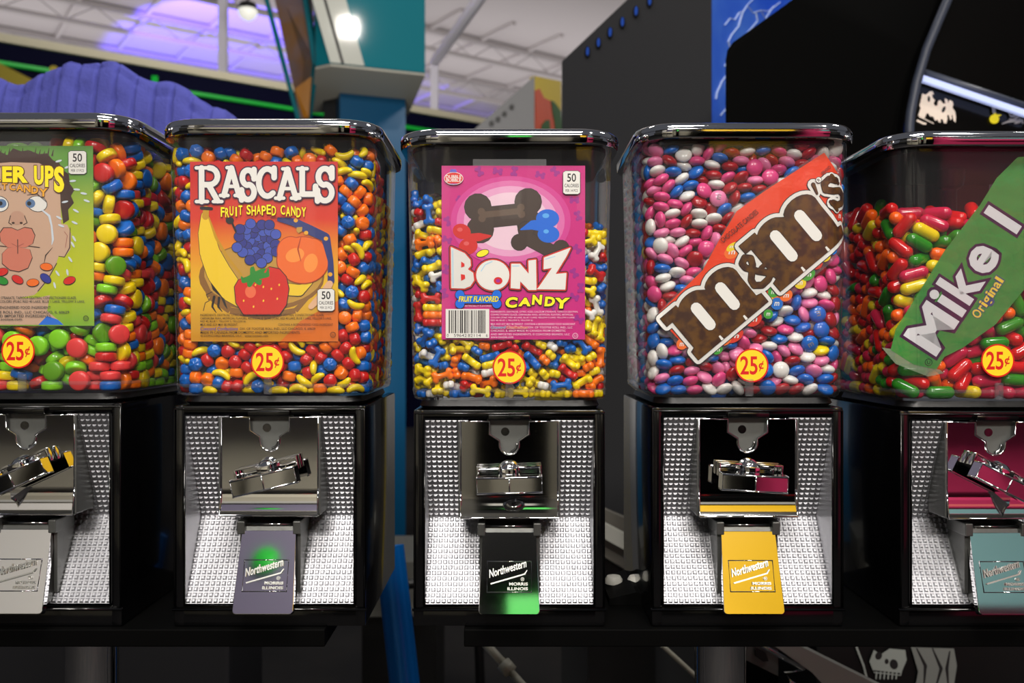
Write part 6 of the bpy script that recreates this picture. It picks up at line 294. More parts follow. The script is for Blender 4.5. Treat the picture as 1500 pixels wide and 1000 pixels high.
5: (184, 198, [131,228,177,-3,-45,-5,326,214,646,28,18,1,308,217,499,13,-45,0,103,226,673,29,-12,-11,422,216,473,9,-36,0,132,221,505,3,4,42,124,231,219,6,-45,-6,289,220,178,-9,34,0,459,219,328,14,6,45,437,214,649,18,-41,0,408,220,269,-31,-1,0,253,219,280,-27,-3,0,170,214,648,-28,-38,0,111,237,115,-16,7,-10,148,215,611,-44,7,1,135,221,462,24,-4,-2,318,221,403,-9,42,-2,253,219,324,3,3,45,151,220,260,22,2,0,274,226,223,-4,10,39,381,221,142,-31,-1,0,233,216,569,-3,-42,0,220,216,528,-3,-42,0,416,220,228,-13,-1,0,462,214,695,-22,0,0,202,220,679,-10,6,-4,163,219,301,-41,2,0,475,216,487,-27,13,0,145,218,381,-14,2,45,100,243,321,6,10,32,375,221,184,32,-1,0,95,239,599,26,10,-13,179,218,433,-23,40,0,222,222,101,-22,0,0,90,254,524,-39,-10,-18,485,218,404,-30,16,0,475,221,187,33,1,0,476,221,144,-17,-1,-45,459,237,606,43,6,-17,218,234,715,33,1,-12,312,233,351,-2,-6,36,156,230,557,-3,41,8,147,240,138,-10,-41,-13,196,236,195,25,-2,36,326,243,102,-34,0,30,307,233,139,-3,11,-35,342,236,723,-19,-8,19,313,238,461,-26,-9,25,358,236,371,-6,-37,-15,397,235,436,-21,-10,14,119,249,411,-6,3,4,91,276,256,0,42,-22,374,233,623,16,-2,34,372,237,688,6,-43,-17,250,238,362,5,8,28,439,240,109,-13,5,-11,382,242,101,41,0,-12,467,239,292,23,-6,31,82,300,668,20,12,-22,368,235,530,-11,3,13,80,301,733,-5,-2,-23,270,237,624,-20,-7,-18,212,241,383,-13,-7,22,355,250,242,15,43,4,254,236,473,26,-5,14,221,237,612,12,2,31,335,239,569,-35,-5,-20,86,328,434,-18,9,22,396,239,306,-18,-6,-31,345,238,285,44,-1,12,211,240,139,0,8,14,154,299,724,3,0,40,455,237,547,-3,-38,16,368,238,472,32,-7,15,445,242,372,1,0,27,83,331,565,9,9,22,423,237,518,7,8,15,261,234,684,26,3,-13,190,238,493,12,3,-14,304,237,599,-28,6,-29,432,244,412,-35,-1,24,109,264,473,-14,-5,-3,377,240,573,19,-4,-20,506,219,247,-18,37,0,216,246,233,2,-2,-25,409,245,348,36,4,24,95,324,363,-15,13,14,187,241,344,15,-1,14,292,247,552,-26,5,-20,106,269,371,42,-3,12,99,268,696,26,-3,-33,279,254,439,23,3,-26,110,268,568,31,0,-1,113,277,188,-6,-8,-4,496,238,571,-13,-5,29,118,313,213,12,43,0,500,240,101,14,0,33,290,263,707,-45,4,-15,121,414,101,-31,0,0,280,253,261,-18,41,1,500,254,510,6,31,-4,119,302,138,-6,2,-44,271,274,115,31,8,19,141,267,101,13,0,38,115,296,335,44,-2,3,284,266,399,20,2,-44,87,398,356,-9,-35,-22,447,275,569,20,5,13,116,313,296,-19,-1,1,239,270,433,2,3,-26,503,238,616,5,-40,-18,392,270,381,0,40,-20,364,259,201,13,43,-1,226,265,179,23,7,-11,132,277,271,19,9,20,527,214,647,-9,5,0,149,542,766,-9,29,-22,106,372,624,10,-5,2,89,391,279,17,-28,-22,115,350,135,-12,5,-41,379,274,655,-29,0,31,116,355,303,1,-45,1,111,310,497,-24,-3,-1,118,368,183,-20,45,1,117,354,223,21,0,-44,402,272,697,-42,-3,-18,118,327,172,21,2,-45,121,332,623,10,0,3,352,274,344,0,-37,-20,308,268,324,-32,9,-23,512,240,308,-23,4,-14,480,274,709,-2,-3,-31,476,257,445,-26,3,-2,167,276,370,3,41,12,131,294,418,-12,-44,4,118,395,139,-20,2,-41,140,276,633,6,0,13,414,296,552,27,15,0,108,388,672,-24,-2,-2,224,273,644,-30,-2,-16,184,285,580,-15,-9,-37,122,350,508,30,0,0,122,341,264,44,0,0,86,413,454,-32,-2,23,444,259,165,33,4,2,105,354,704,37,-1,-5,337,273,445,-9,-6,27,495,273,666,38,3,16,274,275,650,44,-5,-14,122,314,542,-20,2,-37,127,385,475,-23,8,-2,385,278,610,-24,-1,-10,118,380,538,-13,4,39,124,345,461,13,3,-3,229,279,477,14,39,11,166,278,313,11,-41,12,242,259,303,20,-1,45,539,234,220,-28,-4,-8,164,255,662,-35,9,0,373,296,526,0,-12,45,151,277,529,-8,-3,11,266,279,191,-7,-39,-11,332,276,508,-26,-8,-29,126,380,383,-1,0,7,356,295,308,14,41,0,326,276,649,1,-36,25,122,344,663,-1,1,43,268,277,522,-45,0,11,443,271,263,-40,6,-13,121,396,215,16,45,1,304,296,594,0,4,0,487,275,276,-13,-4,31,235,296,706,-45,16,0,180,271,438,39,5,9,123,406,419,-6,4,-44,457,296,325,18,-3,0,106,404,579,2,-1,14,532,296,561,-20,-1,0,99,444,509,-13,-7,13,138,347,407,-24,9,-30,171,277,231,-27,5,12,479,278,219,23,-12,22,238,296,149,-27,-2,0,329,296,130,18,-4,-45,417,296,102,18,-45,0,618,239,102,2,0,-34,684,237,101,14,0,9,147,344,101,-22,0,-23,122,502,101,-13,0,1,120,546,101,-5,0,1,94,614,101,4,0,23,118,676,101,-31,0,-5,208,295,104,-22,2,0,494,296,118,27,9,0,585,295,101,32,0,0,681,295,103,22,44,0,132,452,120,-8,33,-6,122,489,142,9,0,0,122,531,141,-9,0,0,121,643,135,-17,-5,39,396,280,144,-24,-1,8,538,274,132,-28,9,-20,583,277,142,-5,-34,-21,645,277,152,44,-9,-14,122,473,181,-18,-45,0,121,515,180,-36,0,0,122,565,165,9,-44,1,109,737,137,28,4,-21,94,784,101,40,0,22,334,296,175,27,3,0,576,220,142,-45,-2,0,686,238,143,5,0,10,173,280,162,34,15,-16,92,429,156,9,11,22,122,592,199,0,-1,-44,122,626,175,0,3,-1,115,811,157,-35,-8,0,538,265,177,-20,38,8,578,241,181,25,-1,-36,692,241,186,19,0,-32,118,509,222,17,0,2,122,549,204,18,1,1,92,676,184,25,-13,-23,118,775,187,-2,2,43,424,296,188,9,1,0,602,296,200,0,-11,-45,690,296,204,-10,31,0,127,432,193,8,-8,41,124,468,235,19,-41,1,126,568,242,19,3,8,91,720,197,-27,13,22,118,811,211,17,1,-45,618,221,193,3,-33,0,648,242,215,-23,-5,-17,121,425,245,-2,0,-44,122,500,263,-1,1,-1,90,623,244,18,1,-22,100,772,240,13,5,-28,269,295,266,-31,-13,0,358,296,243,0,-17,0,420,278,227,9,6,-11,538,282,248,-39,7,-9,590,246,249,5,-34,11,664,296,253,-45,-17,0,118,451,278,-34,3,3,197,277,270,-38,3,11,534,276,294,-3,-7,30,687,253,240,24,8,0,114,478,310,-12,-4,-40,89,540,294,-18,6,22,126,680,295,3,3,-37,104,709,267,-14,40,14,89,785,286,18,-4,23,564,241,318,29,6,-20,705,258,283,-39,10,19,126,437,321,16,-5,-42,88,610,317,-27,2,22,111,715,315,15,-3,8,244,295,326,34,0,0,608,295,301,-38,7,0,643,219,270,9,8,45,125,513,334,-12,-40,6,114,633,354,-13,2,0,115,673,339,-19,0,1,89,761,347,24,17,-22,604,241,338,-9,-4,-29,648,257,302,-8,8,-42,658,221,327,-10,40,1,108,471,372,-3,7,-37,115,711,358,1,2,-45,520,237,349,4,-41,-12,711,274,323,-1,9,23,86,498,404,-28,14,22,101,567,356,-1,2,-29,113,638,397,21,-43,0,111,726,396,0,-3,-5,251,295,369,-20,0,0,582,254,374,-10,-3,1,660,243,369,-7,5,31,115,447,408,3,44,0,113,553,401,-10,43,1,493,296,372,0,2,0,638,218,402,-11,33,0,668,296,342,0,-7,0,97,677,429,3,-5,-16,87,763,426,38,5,22,365,287,413,-33,-6,-6,532,217,411,19,19,1,705,249,397,3,11,16,158,296,467,15,41,-1,112,610,443,38,-3,-2,85,722,484,19,14,-22,105,810,472,22,-11,0,400,295,457,6,5,0,499,262,397,-2,-44,1,570,240,413,-7,3,-17,661,292,411,-3,-35,-3,650,259,450,22,8,-1,122,526,472,-23,0,-44,116,568,442,-11,42,-2,576,296,373,-9,-10,45,575,256,457,28,0,-30,609,234,437,1,-34,17,121,485,484,-21,-2,2,111,566,484,24,42,0,86,635,478,4,-2,-23,111,690,514,-18,44,0,461,295,477,-22,7,0,714,275,432,-9,36,-22,83,511,556,0,3,-22,110,507,519,-18,4,42,110,552,525,-4,0,42,122,768,549,23,-43,1,209,276,527,8,-10,-21,543,276,478,-43,-4,12,589,241,495,16,0,-29,677,247,483,35,6,-12,108,495,589,-3,-32,-5,83,676,558,9,9,-22,103,811,550,-19,-34,0,498,296,517,-9,2,0,699,272,515,13,-2,32,639,225,486,32,15,-13,673,237,525,-17,-6,31,129,300,595,12,-6,-37,84,442,566,11,32,23,238,277,583,-10,10,-16,535,216,507,8,25,-1,568,275,521,2,-4,12,658,215,562,0,1,-45,119,416,623,-21,0,1,128,460,606,36,9,1,104,627,597,39,1,9,81,717,639,-1,-20,24,584,229,542,41,7,-9,662,273,575,-16,6,17,633,295,514,-30,-20,-6,130,445,655,-24,-4,-35,132,497,629,5,-33,6,95,581,628,7,-8,14,114,643,637,-3,0,-44,543,238,590,-18,3,30,538,275,623,0,2,32,708,274,560,8,-7,-28,82,459,684,-13,-8,-23,108,533,642,-2,43,3,107,566,670,-33,-3,1,424,296,628,34,-27,0,470,296,627,-27,18,0,717,270,608,38,5,22,97,631,680,-32,0,13,81,735,706,21,-4,-23,603,254,574,19,11,1,674,240,619,-15,-4,21,180,289,681,35,0,-6,80,471,726,27,-8,-23,122,472,724,0,44,-23,103,668,720,7,-8,1,98,726,752,37,11,1,324,296,692,-36,-9,0,442,275,682,-25,9,-24,599,220,620,-11,-17,36,636,270,637,-3,6,-24,100,559,712,10,3,34,134,600,756,1,7,-32,106,769,740,-8,0,0,574,233,683,44,-7,-14,588,281,628,-19,32,-15,718,271,653,14,-5,-22,89,620,748,3,17,45,572,296,673,-43,-8,0,618,254,694,-27,11,-2,658,214,656,-9,1,-45,124,391,716,-41,-2,-5,103,662,768,18,40,-4,679,273,670,-22,6,23,717,270,698,-4,40,-22,79,509,754,-27,8,22,529,241,695,-19,0,24,677,236,720,29,-5,30,558,269,721,-26,-1,-22,629,213,716,9,11,0]),
}
# ------------------------------------------------------------------ materials
BLACK = mat('black gloss metal', (5, 5, 6), .16, coat=.6, bump=(60, .05))
BLACKP = mat('black plastic', (9, 9, 10), .38)
CHROME = mat('chrome', (226, 226, 228), .05, 1, bump=(14, .03, .0004))
CHROMED = mat('worn chrome', (190, 190, 192), .13, 1, bump=(90, .15, .0004), var=(60, (150, 150, 150)))
MESHM = mat('stamped bright metal', (186, 186, 190), .43, 1)
GREYM = mat('grey cast metal', (105, 106, 104), .38, .75, bump=(220, .3, .0004))
CLEAR = clearmat('clear plastic')
CLEARL = clearmat('clear rod plastic', (.8, .8, .8), 1.6, .06, .08)
INK = mat('black ink', (22, 18, 20), .6)
def machine_loc(i): return Vector(((CXP[i] - 750) * .00058, D, ZC - .242))
CXP = {1: 38, 2: 395, 3: 746, 4: 1095, 5: 1458}
SZ = {1: 1.032, 2: 1.020, 3: 1.0, 4: 1.012, 5: .996}
HANDLE = {1: 24, 2: 13, 3: 1.5, 4: -3, 5: -27}

# ------------------------------------------------------------------ the building
def structure(o): o['kind'] = 'structure'; return o
FLOOR = mat('dark carpet', (34, 31, 30), .95, var=(3, (24, 22, 23)), bump=(300, .5))
structure(G().box(-14, 20, -9, 34, -.1, 0).build('floor', FLOOR))
DECK = mat('white painted roof deck', (196, 190, 190), .7, bump=(1.5, .2, .01))
deck = G().box(-26, 34, 5.5, 44, ZC + 5.5, ZC + 5.6)
for k in range(36):      # ribs of the corrugated deck
    pass
structure(deck.build('ceiling', DECK))
# far wall, runs away to the right
A = Vector((-5.48, 9.5, 0)); B = Vector((-.70, 12.9, 0)); wd_ = (B - A).normalized(); wn = Vector((-wd_.y, wd_.x, 0))
WT = ZC + 3.2
def wallpt(t, off, z): p = A + wd_ * t - wn * off; return (p.x, p.y, z)
def wallbox(t0, t1, o0, o1, z0, z1, m=None):
    g = G(); v = [wallpt(t, o, z) for t in (t0, t1) for o in (o0, o1) for z in (z0, z1)]
    return g.add(v, [(0, 1, 3, 2), (4, 6, 7, 5), (0, 4, 5, 1), (2, 3, 7, 6), (0, 2, 6, 4), (1, 5, 7, 3)], m)
structure(wallbox(-6, 16, 0, -.25, 0, WT).build('wall_back', mat('navy wall paint', (4, 5, 34), .8, spec=.1)))
structure(wallbox(-6, 16, .05, -.3, WT, WT + .09).build('trim_1', mat('cream coping', (205, 198, 172), .6)))
neon = wallbox(-6, 5.9, .12, .06, WT - .26, WT - .225).build('neon_tube', mat('green neon', (10, 150, 45), .4, emit=.4))
tag(neon, 'long green neon tube along the top of the navy wall', 'neon light')
for k, (px, py) in enumerate(((78, 101), (163, 119), (175, 119), (317, 147))):
    p = P(px, py, 9.2 + px * .006); m_ = mat('pale yellow sticker', (200, 180, 70), .6)
    s_ = G().prism([(p.x + .05 * math.cos(a), p.z + .04 * math.sin(a)) for a in (0, 1.2, 2.2, 3.3, 4.4, 5.4)], p.y, p.y + .03, 'y').build('wall_star', m_)
    tag(s_, ('small yellow cut-out star under the neon tube, nearest the yellow sign', 'small yellow cut-out star above the blanket peak, first of a pair', 'small yellow cut-out star above the blanket peak, second of a pair', 'small yellow cut-out star above the blanket end, beside the kiosk')[k], 'decoration')
nb = G(); p0 = P(226, 124, 9.9); nb.box(p0.x - .03, p0.x + .03, p0.y, p0.y + .03, p0.z - .08, p0.z + .1)
tag(nb.build('neon_bracket', MATS['green neon']), 'short green bracket hanging below the neon tube', 'bracket')
ys = G().prism([(P(-60, 60, 9).x, P(-60, 60, 9).z), (P(-60, 150, 9).x, P(0, 150, 9).z), (P(80, 150, 9).x, P(80, 133, 9).z), (P(0, 93, 9).x, P(0, 93, 9).z)], 8.95, 9.0).build('yellow_sign', mat('yellow sign board', (178, 160, 60), .6))
tag(ys, 'slanting yellow sign board against the navy wall', 'sign')
# roof joists, parallel to the wall, each an open web
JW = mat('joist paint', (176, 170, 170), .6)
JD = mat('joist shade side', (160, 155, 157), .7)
for k in range(8):
    off = -2.5 - 2.15 * k; g = G()
    for (dz0, dz1) in ((.02, .09), (.36, .42)):
        v = [wallpt(t, o, ZC + 5.5 - dz) for t in (-9, 22) for o in (off, off - .12) for dz in (dz1, dz0)]
        g.add(v, [(0, 1, 3, 2), (4, 6, 7, 5), (0, 4, 5, 1), (2, 3, 7, 6), (0, 2, 6, 4), (1, 5, 7, 3)], JW)
    t = -9
    while t < 22:
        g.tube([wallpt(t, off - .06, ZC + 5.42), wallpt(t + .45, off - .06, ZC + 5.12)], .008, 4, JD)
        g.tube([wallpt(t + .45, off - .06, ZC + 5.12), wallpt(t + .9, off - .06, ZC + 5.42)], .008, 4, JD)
        t += .9
    structure(g.build('ceiling_beam'))
# ribs of the deck run across the joists
for k in range(30):
    t = -9 + 1.05 * k; v = [wallpt(tt, o, z) for tt in (t, t + .07) for o in (-1.5, -22) for z in (ZC + 5.44, ZC + 5.51)]
    structure(G().add(v, [(0, 1, 3, 2), (4, 6, 7, 5), (0, 4, 5, 1), (2, 3, 7, 6), (0, 2, 6, 4), (1, 5, 7, 3)]).build('ceiling_trim', DECK))
for px, d in ((325, 12.2), (636, 13.2)):
    p = P(px, 120, d); structure(G().box(p.x - .055, p.x + .055, p.y, p.y + .1, WT - .1, ZC + (4.15 if px > 500 else 5.4)).build('column', mat('white column paint', (225, 222, 235), .6)))
p = P(637, 90, 13.2); q = P(715, -20, 10.5)
structure(G().tube([p, q], .075, 8).build('ceiling_beam', MATS['white column paint']))
lp = empty('pendant_lamp', P(363, 14, 11.5), 'round hanging lamp with dark cap glowing before the violet ceiling', 'ceiling lamp')
G().lathe([(.01, .35), (.02, .1), (.1, .08), (.13, .02), (.13, 0)], n=16).build('cap', BLACKP, lp, True)
G().lathe([(.12, 0), (.13, -.04), (.1, -.1), (.05, -.14), (.0, -.15)], n=16).build('bulb', mat('lamp glass', (235, 235, 225), .3, emit=.6), lp, True)
spot('violet_uplight', (-5.0, 12.8, 4.6), (-5.1, 17.5, 6.7), 3000, 66, (.12, .07, 1), .2)

# ------------------------------------------------------------------ things standing behind the machines
def footprint_box(g, c0, c1, depth, z0, z1, m=None):
    """upright box whose front runs c0 -> c1 (xy) and goes back by depth"""
    a = Vector((*c0, 0)); b = Vector((*c1, 0)); d = (b - a).normalized(); n = Vector((-d.y, d.x, 0)) * depth
    v = [(p.x, p.y, z) for p in (a, a + n) for z in (z0, z1)] + [(p.x, p.y, z) for p in (b, b + n) for z in (z0, z1)]
    return g.add(v, [(0, 1, 3, 2), (4, 6, 7, 5), (0, 4, 5, 1), (2, 3, 7, 6), (0, 2, 6, 4), (1, 5, 7, 3)], m)
# teal kiosk with overhanging head
TEAL = mat('teal gloss laminate', (0, 108, 122), .6, coat=.35, spec=.15)
TEALB = mat('blue teal laminate', (5, 92, 140), .3)
SILV = mat('pale grey stripe', (190, 192, 184), .6, coat=.35, spec=.15)
kb = P(546, 500, 4.55); ks = empty('teal_kiosk', (kb.x, kb.y, 0), 'tall teal kiosk with white stripe and overhanging head', 'kiosk')
def rel(v, o=ks): return Vector(v) - o.location
yk = 4.2
hz = ZC + 1.30
def X(px, d): return (px - 750) / F * d
head = [(X(462, yk), yk), (X(484, 4.15), 4.15), (X(623, 4.3), 4.3), (X(598, 5.05), 5.05), (X(455, 5.0), 5.0)]
g = G(); g.prism([(x - kb.x, y - kb.y) for x, y in head], hz, hz + 1.15, 'z', bev=.006); g.build('head', TEAL, ks)
und = G(); und.prism([(x - kb.x, y - kb.y) for x, y in head], hz - .012, hz - .002, 'z'); und.build('underside', mat('dull grey underside', (165, 163, 152), .6), ks)
def onhead(px, z):   # a point on the head's front face
    a = Vector((X(484, 4.15), 4.15)); b = Vector((X(623, 4.3), 4.3)); t = (px - 484) / (623 - 484); q = a.lerp(b, t)
    return (q.x - kb.x, q.y - kb.y - .004, z - 0)
def strip(px0b, px1b, px0t, px1t, m, name, off=0):
    g = G(); pts = [onhead(px0b, hz + .004), onhead(px1b, hz + .004), onhead(px1t, hz + 1.0), onhead(px0t, hz + 1.0)]
    g.add([(x, y - off, z) for x, y, z in pts] + [(x, y + .003, z) for x, y, z in pts], [(0, 1, 2, 3), (7, 6, 5, 4), (0, 4, 5, 1), (2, 6, 7, 3), (1, 5, 6, 2), (0, 3, 7, 4)]); return g.build(name, m, ks)
strip(484, 533, 395, 445, SILV, 'stripe'); strip(500, 504, 412, 416, INK, 'stripe', .002)
bz = 1.30 + ZC
g = G(); footprint_box(g, (X(498, 4.6) - kb.x, 4.6 - kb.y), (X(594, 4.72) - kb.x, 4.72 - kb.y), .5, 0, hz - .002); g.build('body', TEALB, ks)
g = G(); footprint_box(g, (X(474, 4.75) - kb.x, 4.75 - kb.y), (X(492, 4.7) - kb.x, 4.7 - kb.y), .35, 0, hz - .002); g.build('neck_post', mat('dark grey post', (45, 46, 46), .4), ks)
# poster wing left of the head
wing = empty('poster_wing', P(425, 300, 4.6), 'narrow glazed panel with orange print and teal edges beside the kiosk', 'display panel')
def wp(px, py, d): return P(px, py, d) - wing.location
g = G(); q = [wp(394, -40, 4.5), wp(452, -40, 4.4), wp(462, 92, 4.4), wp(453, 175, 4.6), wp(440, 175, 4.6)]
g.add(q + [v + Vector((0, .03, 0)) for v in q], [(0, 1, 2, 3, 4), (9, 8, 7, 6, 5), (0, 5, 6, 1), (1, 6, 7, 2), (2, 7, 8, 3), (3, 8, 9, 4), (4, 9, 5, 0)])
wm = mat('glazed print', (120, 108, 120), .3, var=(4, (132, 96, 62)), coat=.3)
g.build('print', wm, wing)
G().tube([wp(388, -10, 4.5), wp(437, 175, 4.6)], .012, 6).build('edge', TEAL, wing)
G().tube([wp(446, -10, 4.4), wp(462, 94, 4.38), wp(452, 175, 4.6)], .016, 6).build('edge', TEAL, wing)
g = G(); q = [wp(432, 130, 4.42), wp(456, 112, 4.4), wp(452, 172, 4.5), wp(444, 172, 4.5)]; g.add(q + [v + Vector((0, .02, 0)) for v in q], [(0, 1, 2, 3), (7, 6, 5, 4), (0, 4, 5, 1), (1, 5, 6, 2), (2, 6, 7, 3), (3, 7, 4, 0)]); g.build('amber_patch', mat('amber print', (170, 110, 20), .3), wing)

# small grey cabinet with flame-coloured side
gc = empty('grey_cabinet', (X(760, 4), 4.0, 0), 'small grey cabinet with slanted top, four slots and flame-coloured side', 'arcade cabinet')
def zz(py, d): return ZC + (500 - py) / F * d
g = G(); pts = [(X(640, 4), 0), (X(783, 4), 0), (X(783, 4), zz(111, 4)), (X(640, 4), zz(238, 4))]
g.prism([(x - gc.location.x, z) for x, z in pts], 0, .04, 'y'); g.build('side_panel', mat('grey hammered paint', (112, 112, 114), .5, bump=(80, .3)), gc)
for k, (px, py) in enumerate(((720, 181), (729.5, 175), (739, 167), (749.5, 157))):
    G().lathe([(0, .004), (.011, .004), (.011, -.004), (0, -.004)], c=(X(px, 4) - gc.location.x, -.002, zz(py, 4)), n=12, axis='y').build('vent_hole', BLACKP, gc).scale = (1, 1, 1)
g = G(); q = [Vector((X(783, 4), 4.0, 0)), Vector((X(822, 4.5), 4.5, 0)), Vector((X(822, 4.5), 4.5, zz(119, 4.5))), Vector((X(783, 4), 4.0, zz(111, 4)))]
q = [v - gc.location for v in q]; g.add(q + [v + Vector((-.02, .03, 0)) for v in q], [(0, 1, 2, 3), (7, 6, 5, 4), (0, 4, 5, 1), (1, 5, 6, 2), (2, 6, 7, 3), (3, 7, 4, 0)])
g.build('art_panel', mat('yellow laminate', (235, 205, 0), .35), gc)
def onside(u, py, off=.004): a = Vector((X(783, 4), 4.0)); b = Vector((X(822, 4.5), 4.5)); r = a.lerp(b, u); return Vector((r.x + off * .96, r.y - off * .28, zz(py, r.y))) - gc.location
def sidepoly(pts, m, name, off): 
    g = G(); g.add([onside(u, y, off) for u, y in pts] + [onside(u, y, off - .003) for u, y in pts], [tuple(range(len(pts))), tuple(range(len(pts), 2 * len(pts)))[::-1]]); g.build(name, m, gc)
sidepoly([(0, 133), (.15, 130), (.3, 143), (.55, 148), (.6, 165), (.75, 190), (0, 190)], mat('flame orange', (232, 82, 18), .35), 'flame_print', .004)
sidepoly([(.55, 147), (.7, 150), (.95, 163), (1, 192), (.72, 192), (.62, 165)], mat('leaf green', (30, 100, 25), .4), 'leaf_print', .006)
sidepoly([(.2, 183), (.35, 176), (.5, 176), (.52, 190), (.18, 190)], mat('leaf green', (30, 100, 25), .4), 'leaf_print', .006)

# large grey cabinet with lightning side
LC = Vector((X(1040, 2.0), 2.0, 0)); big = empty('lightning_cabinet', LC, 'big dark grey cabinet with row of blue-lit vent holes and lightning side art', 'arcade cabinet')
La = Vector((X(822, 2.25), 2.25, 0)); dl = (LC - La).normalized(); nl = Vector((-dl.y, dl.x, 0))
def face(px):     # point on the rear face whose image column is px
    k = (px - 750) / F; t = (k * La.y - La.x) / (dl.x - k * dl.y); return La + dl * t
def fz(px, py): r = face(px); return r.z + ZC + (500 - py) / F * r.y
pts = [(822, None), (1041, None), (1043, -60), (975, -60), (918, 0), (823, 90)]
g = G(); fr = []
for px, py in pts:
    r = face(px); fr.append(Vector((r.x, r.y, 0 if py is None else fz(px, py))) - LC)
bk = [v + nl * .5 for v in fr]; n = len(fr)
g.add(fr + bk, [tuple(range(n)), tuple(range(n, 2 * n))[::-1]] + [(i, (i + 1) % n, n + (i + 1) % n, n + i) for i in range(n)])
g.build('rear_panel', mat('charcoal textured paint', (58, 58, 60), .45, bump=(160, .35, .0006)), big)
BH = mat('blue-lit hole', (40, 85, 190), .4, emit=.12)
for px, py in ((861, 77), (877, 64), (894, 49), (912, 34), (932, 18), (952, 3)):
    r = face(px); c = Vector((r.x, r.y, fz(px, py))) - LC - nl * .003; g = G()
    v = [c + dl * (.0075 * math.cos(a)) + Vector((0, 0, .015 * math.sin(a))) for a in [2 * PI * j / 14 for j in range(14)]]
    g.add(v + [p_ + nl * .006 for p_ in v], [tuple(range(14))] + [(i, (i + 1) % 14, 14 + (i + 1) % 14, 14 + i) for i in range(14)], BLACKP)
    c2 = c - nl * .001; v = [c2 + dl * (.002 + .0045 * math.cos(a)) + Vector((0, 0, .002 + .011 * math.sin(a))) for a in [2 * PI * j / 14 for j in range(14)]]
    g.add(v, [tuple(range(14))], BH); g.build('vent_hole', None, big)
g = G(); e2 = Vector((X(1200, 2.5), 2.5, 0)); sd = (e2 - LC)
q = [Vector((0, 0, 0)), sd, sd + Vector((0, 0, ZC + 1.3)), Vector((0, 0, ZC + 1.05))]
off = Vector((.004, -.004, 0)); g.add([v + off for v in q] + [v + Vector((-.01, .02, 0)) for v in q], [(0, 1, 2, 3), (7, 6, 5, 4), (0, 4, 5, 1), (1, 5, 6, 2), (2, 6, 7, 3), (3, 7, 4, 0)])
g.build('art_panel', mat('electric blue print', (28, 78, 205), .35, var=(3, (70, 120, 215))), big)
def onart(px, py, o):
    k = (px - 750) / F; t = (k * LC.y - LC.x) / (sd.x - k * sd.y); r = LC + sd * t
    return Vector((r.x + o * .6, r.y - o, ZC + (500 - py) / F * r.y)) - LC
LT = mat('lightning white', (190, 210, 245), .4)
g = G()
bolts = [([(1058, 38), (1066, 28), (1073, 30), (1079, 20), (1085, 18), (1091, 9), (1100, 20), (1112, 16), (1122, 18), (1140, 4)], 4),
         ([(1083, 22), (1078, 40), (1068, 52), (1063, 62), (1068, 78), (1058, 98)], 4.5), ([(1104, 20), (1106, 32), (1096, 44), (1088, 52)], 3.5), ([(1112, 18), (1118, 28), (1130, 10)], 3.5),
         ([(1070, 92), (1066, 104), (1054, 120), (1046, 138), (1045, 146)], 4), ([(1068, 108), (1060, 122), (1062, 140), (1066, 150), (1060, 160), (1052, 170)], 4), ([(1069, 165), (1062, 176)], 3), ([(1100, 0), (1091, 9)], 3), ([(1091, 9), (1083, 22)], 4)]
for pts_, wv in bolts:
    for (a, b) in zip(pts_, pts_[1:]):
        pa, pb = onart(*a, .006), onart(*b, .006); dd = (pb - pa).normalized(); nn = dd.cross(Vector((-.5, -1, 0)).normalized()) * (wv / F * 2.1 / 2)
        g.add([pa + nn, pb + nn, pb - nn, pa - nn], [(0, 1, 2, 3)])
g.build('lightning_print', LT, big, recalc=False)

# black pinball cabinet right
pc = empty('pinball_cabinet', (X(1200, 1.62), 1.62, 0), 'black pinball machine with curved grey-blue edge and printed art under a light bar', 'pinball machine')
px0 = pc.location
def pr(px, py, d): return P(px, py, d) - px0
dB = 1.6
o = [(1165, -6), (1078, 56), (1071, 66), (1069, 80), (1069, 1800)]
edge = [(1331, 1800), (1331, 185), (1333, 165), (1342, 120), (1356, 73), (1374, 30), (1392, -12), (1400, -40), (1200, -40)]
g = G(); pl = [(pr(x, y, dB).x, pr(x, y, dB).z if y < 1500 else .02) for x, y in o + edge]
g.prism(pl, 0, .012, 'y', bev=.002); g.build('side_panel', mat('black satin laminate', (2, 2, 2), .6, spec=.03), pc, True, 35)
g = G(); g.tube([pr(x, y, 1.59) for x, y in ((1332, 420), (1332, 185), (1334, 165), (1343, 120), (1357, 73), (1375, 30), (1393, -12), (1402, -40))], .0085, 8)
g.build('edge_trim', mat('blue grey moulding', (62, 68, 84), .45), pc, True)
g = G(); q = [pr(1325, 230, 1.66), pr(1560, 230, 1.66), pr(1560, 185, 1.66), pr(1560, -60, 1.66), pr(1380, -60, 1.66), pr(1325, 130, 1.66)]
g.add(q + [v + Vector((0, .04, 0)) for v in q], [(0, 1, 2, 3, 4, 5), (11, 10, 9, 8, 7, 6), (0, 6, 7, 1), (1, 7, 8, 2), (2, 8, 9, 3), (3, 9, 10, 4), (4, 10, 11, 5), (5, 11, 6, 0)])
g.build('backglass', mat('dark tinted glass', (5, 4, 4), .22, coat=.5, spec=.2), pc)
g = G(); a, b = pr(1352, 114, 1.63), pr(1520, 171, 1.63); t_ = .0055
g.add([a + Vector((0, 0, t_)), b + Vector((0, 0, t_)), b - Vector((0, 0, t_)), a - Vector((0, 0, t_))] + [v + Vector((0, .01, s)) for v, s in ((a, t_), (b, t_), (b, -t_), (a, -t_))], [(0, 1, 2, 3), (7, 6, 5, 4), (0, 4, 5, 1), (1, 5, 6, 2), (2, 6, 7, 3), (3, 7, 4, 0)])
g.build('light_bar', mat('pale blue light', (185, 198, 248), .4, emit=.75), pc)
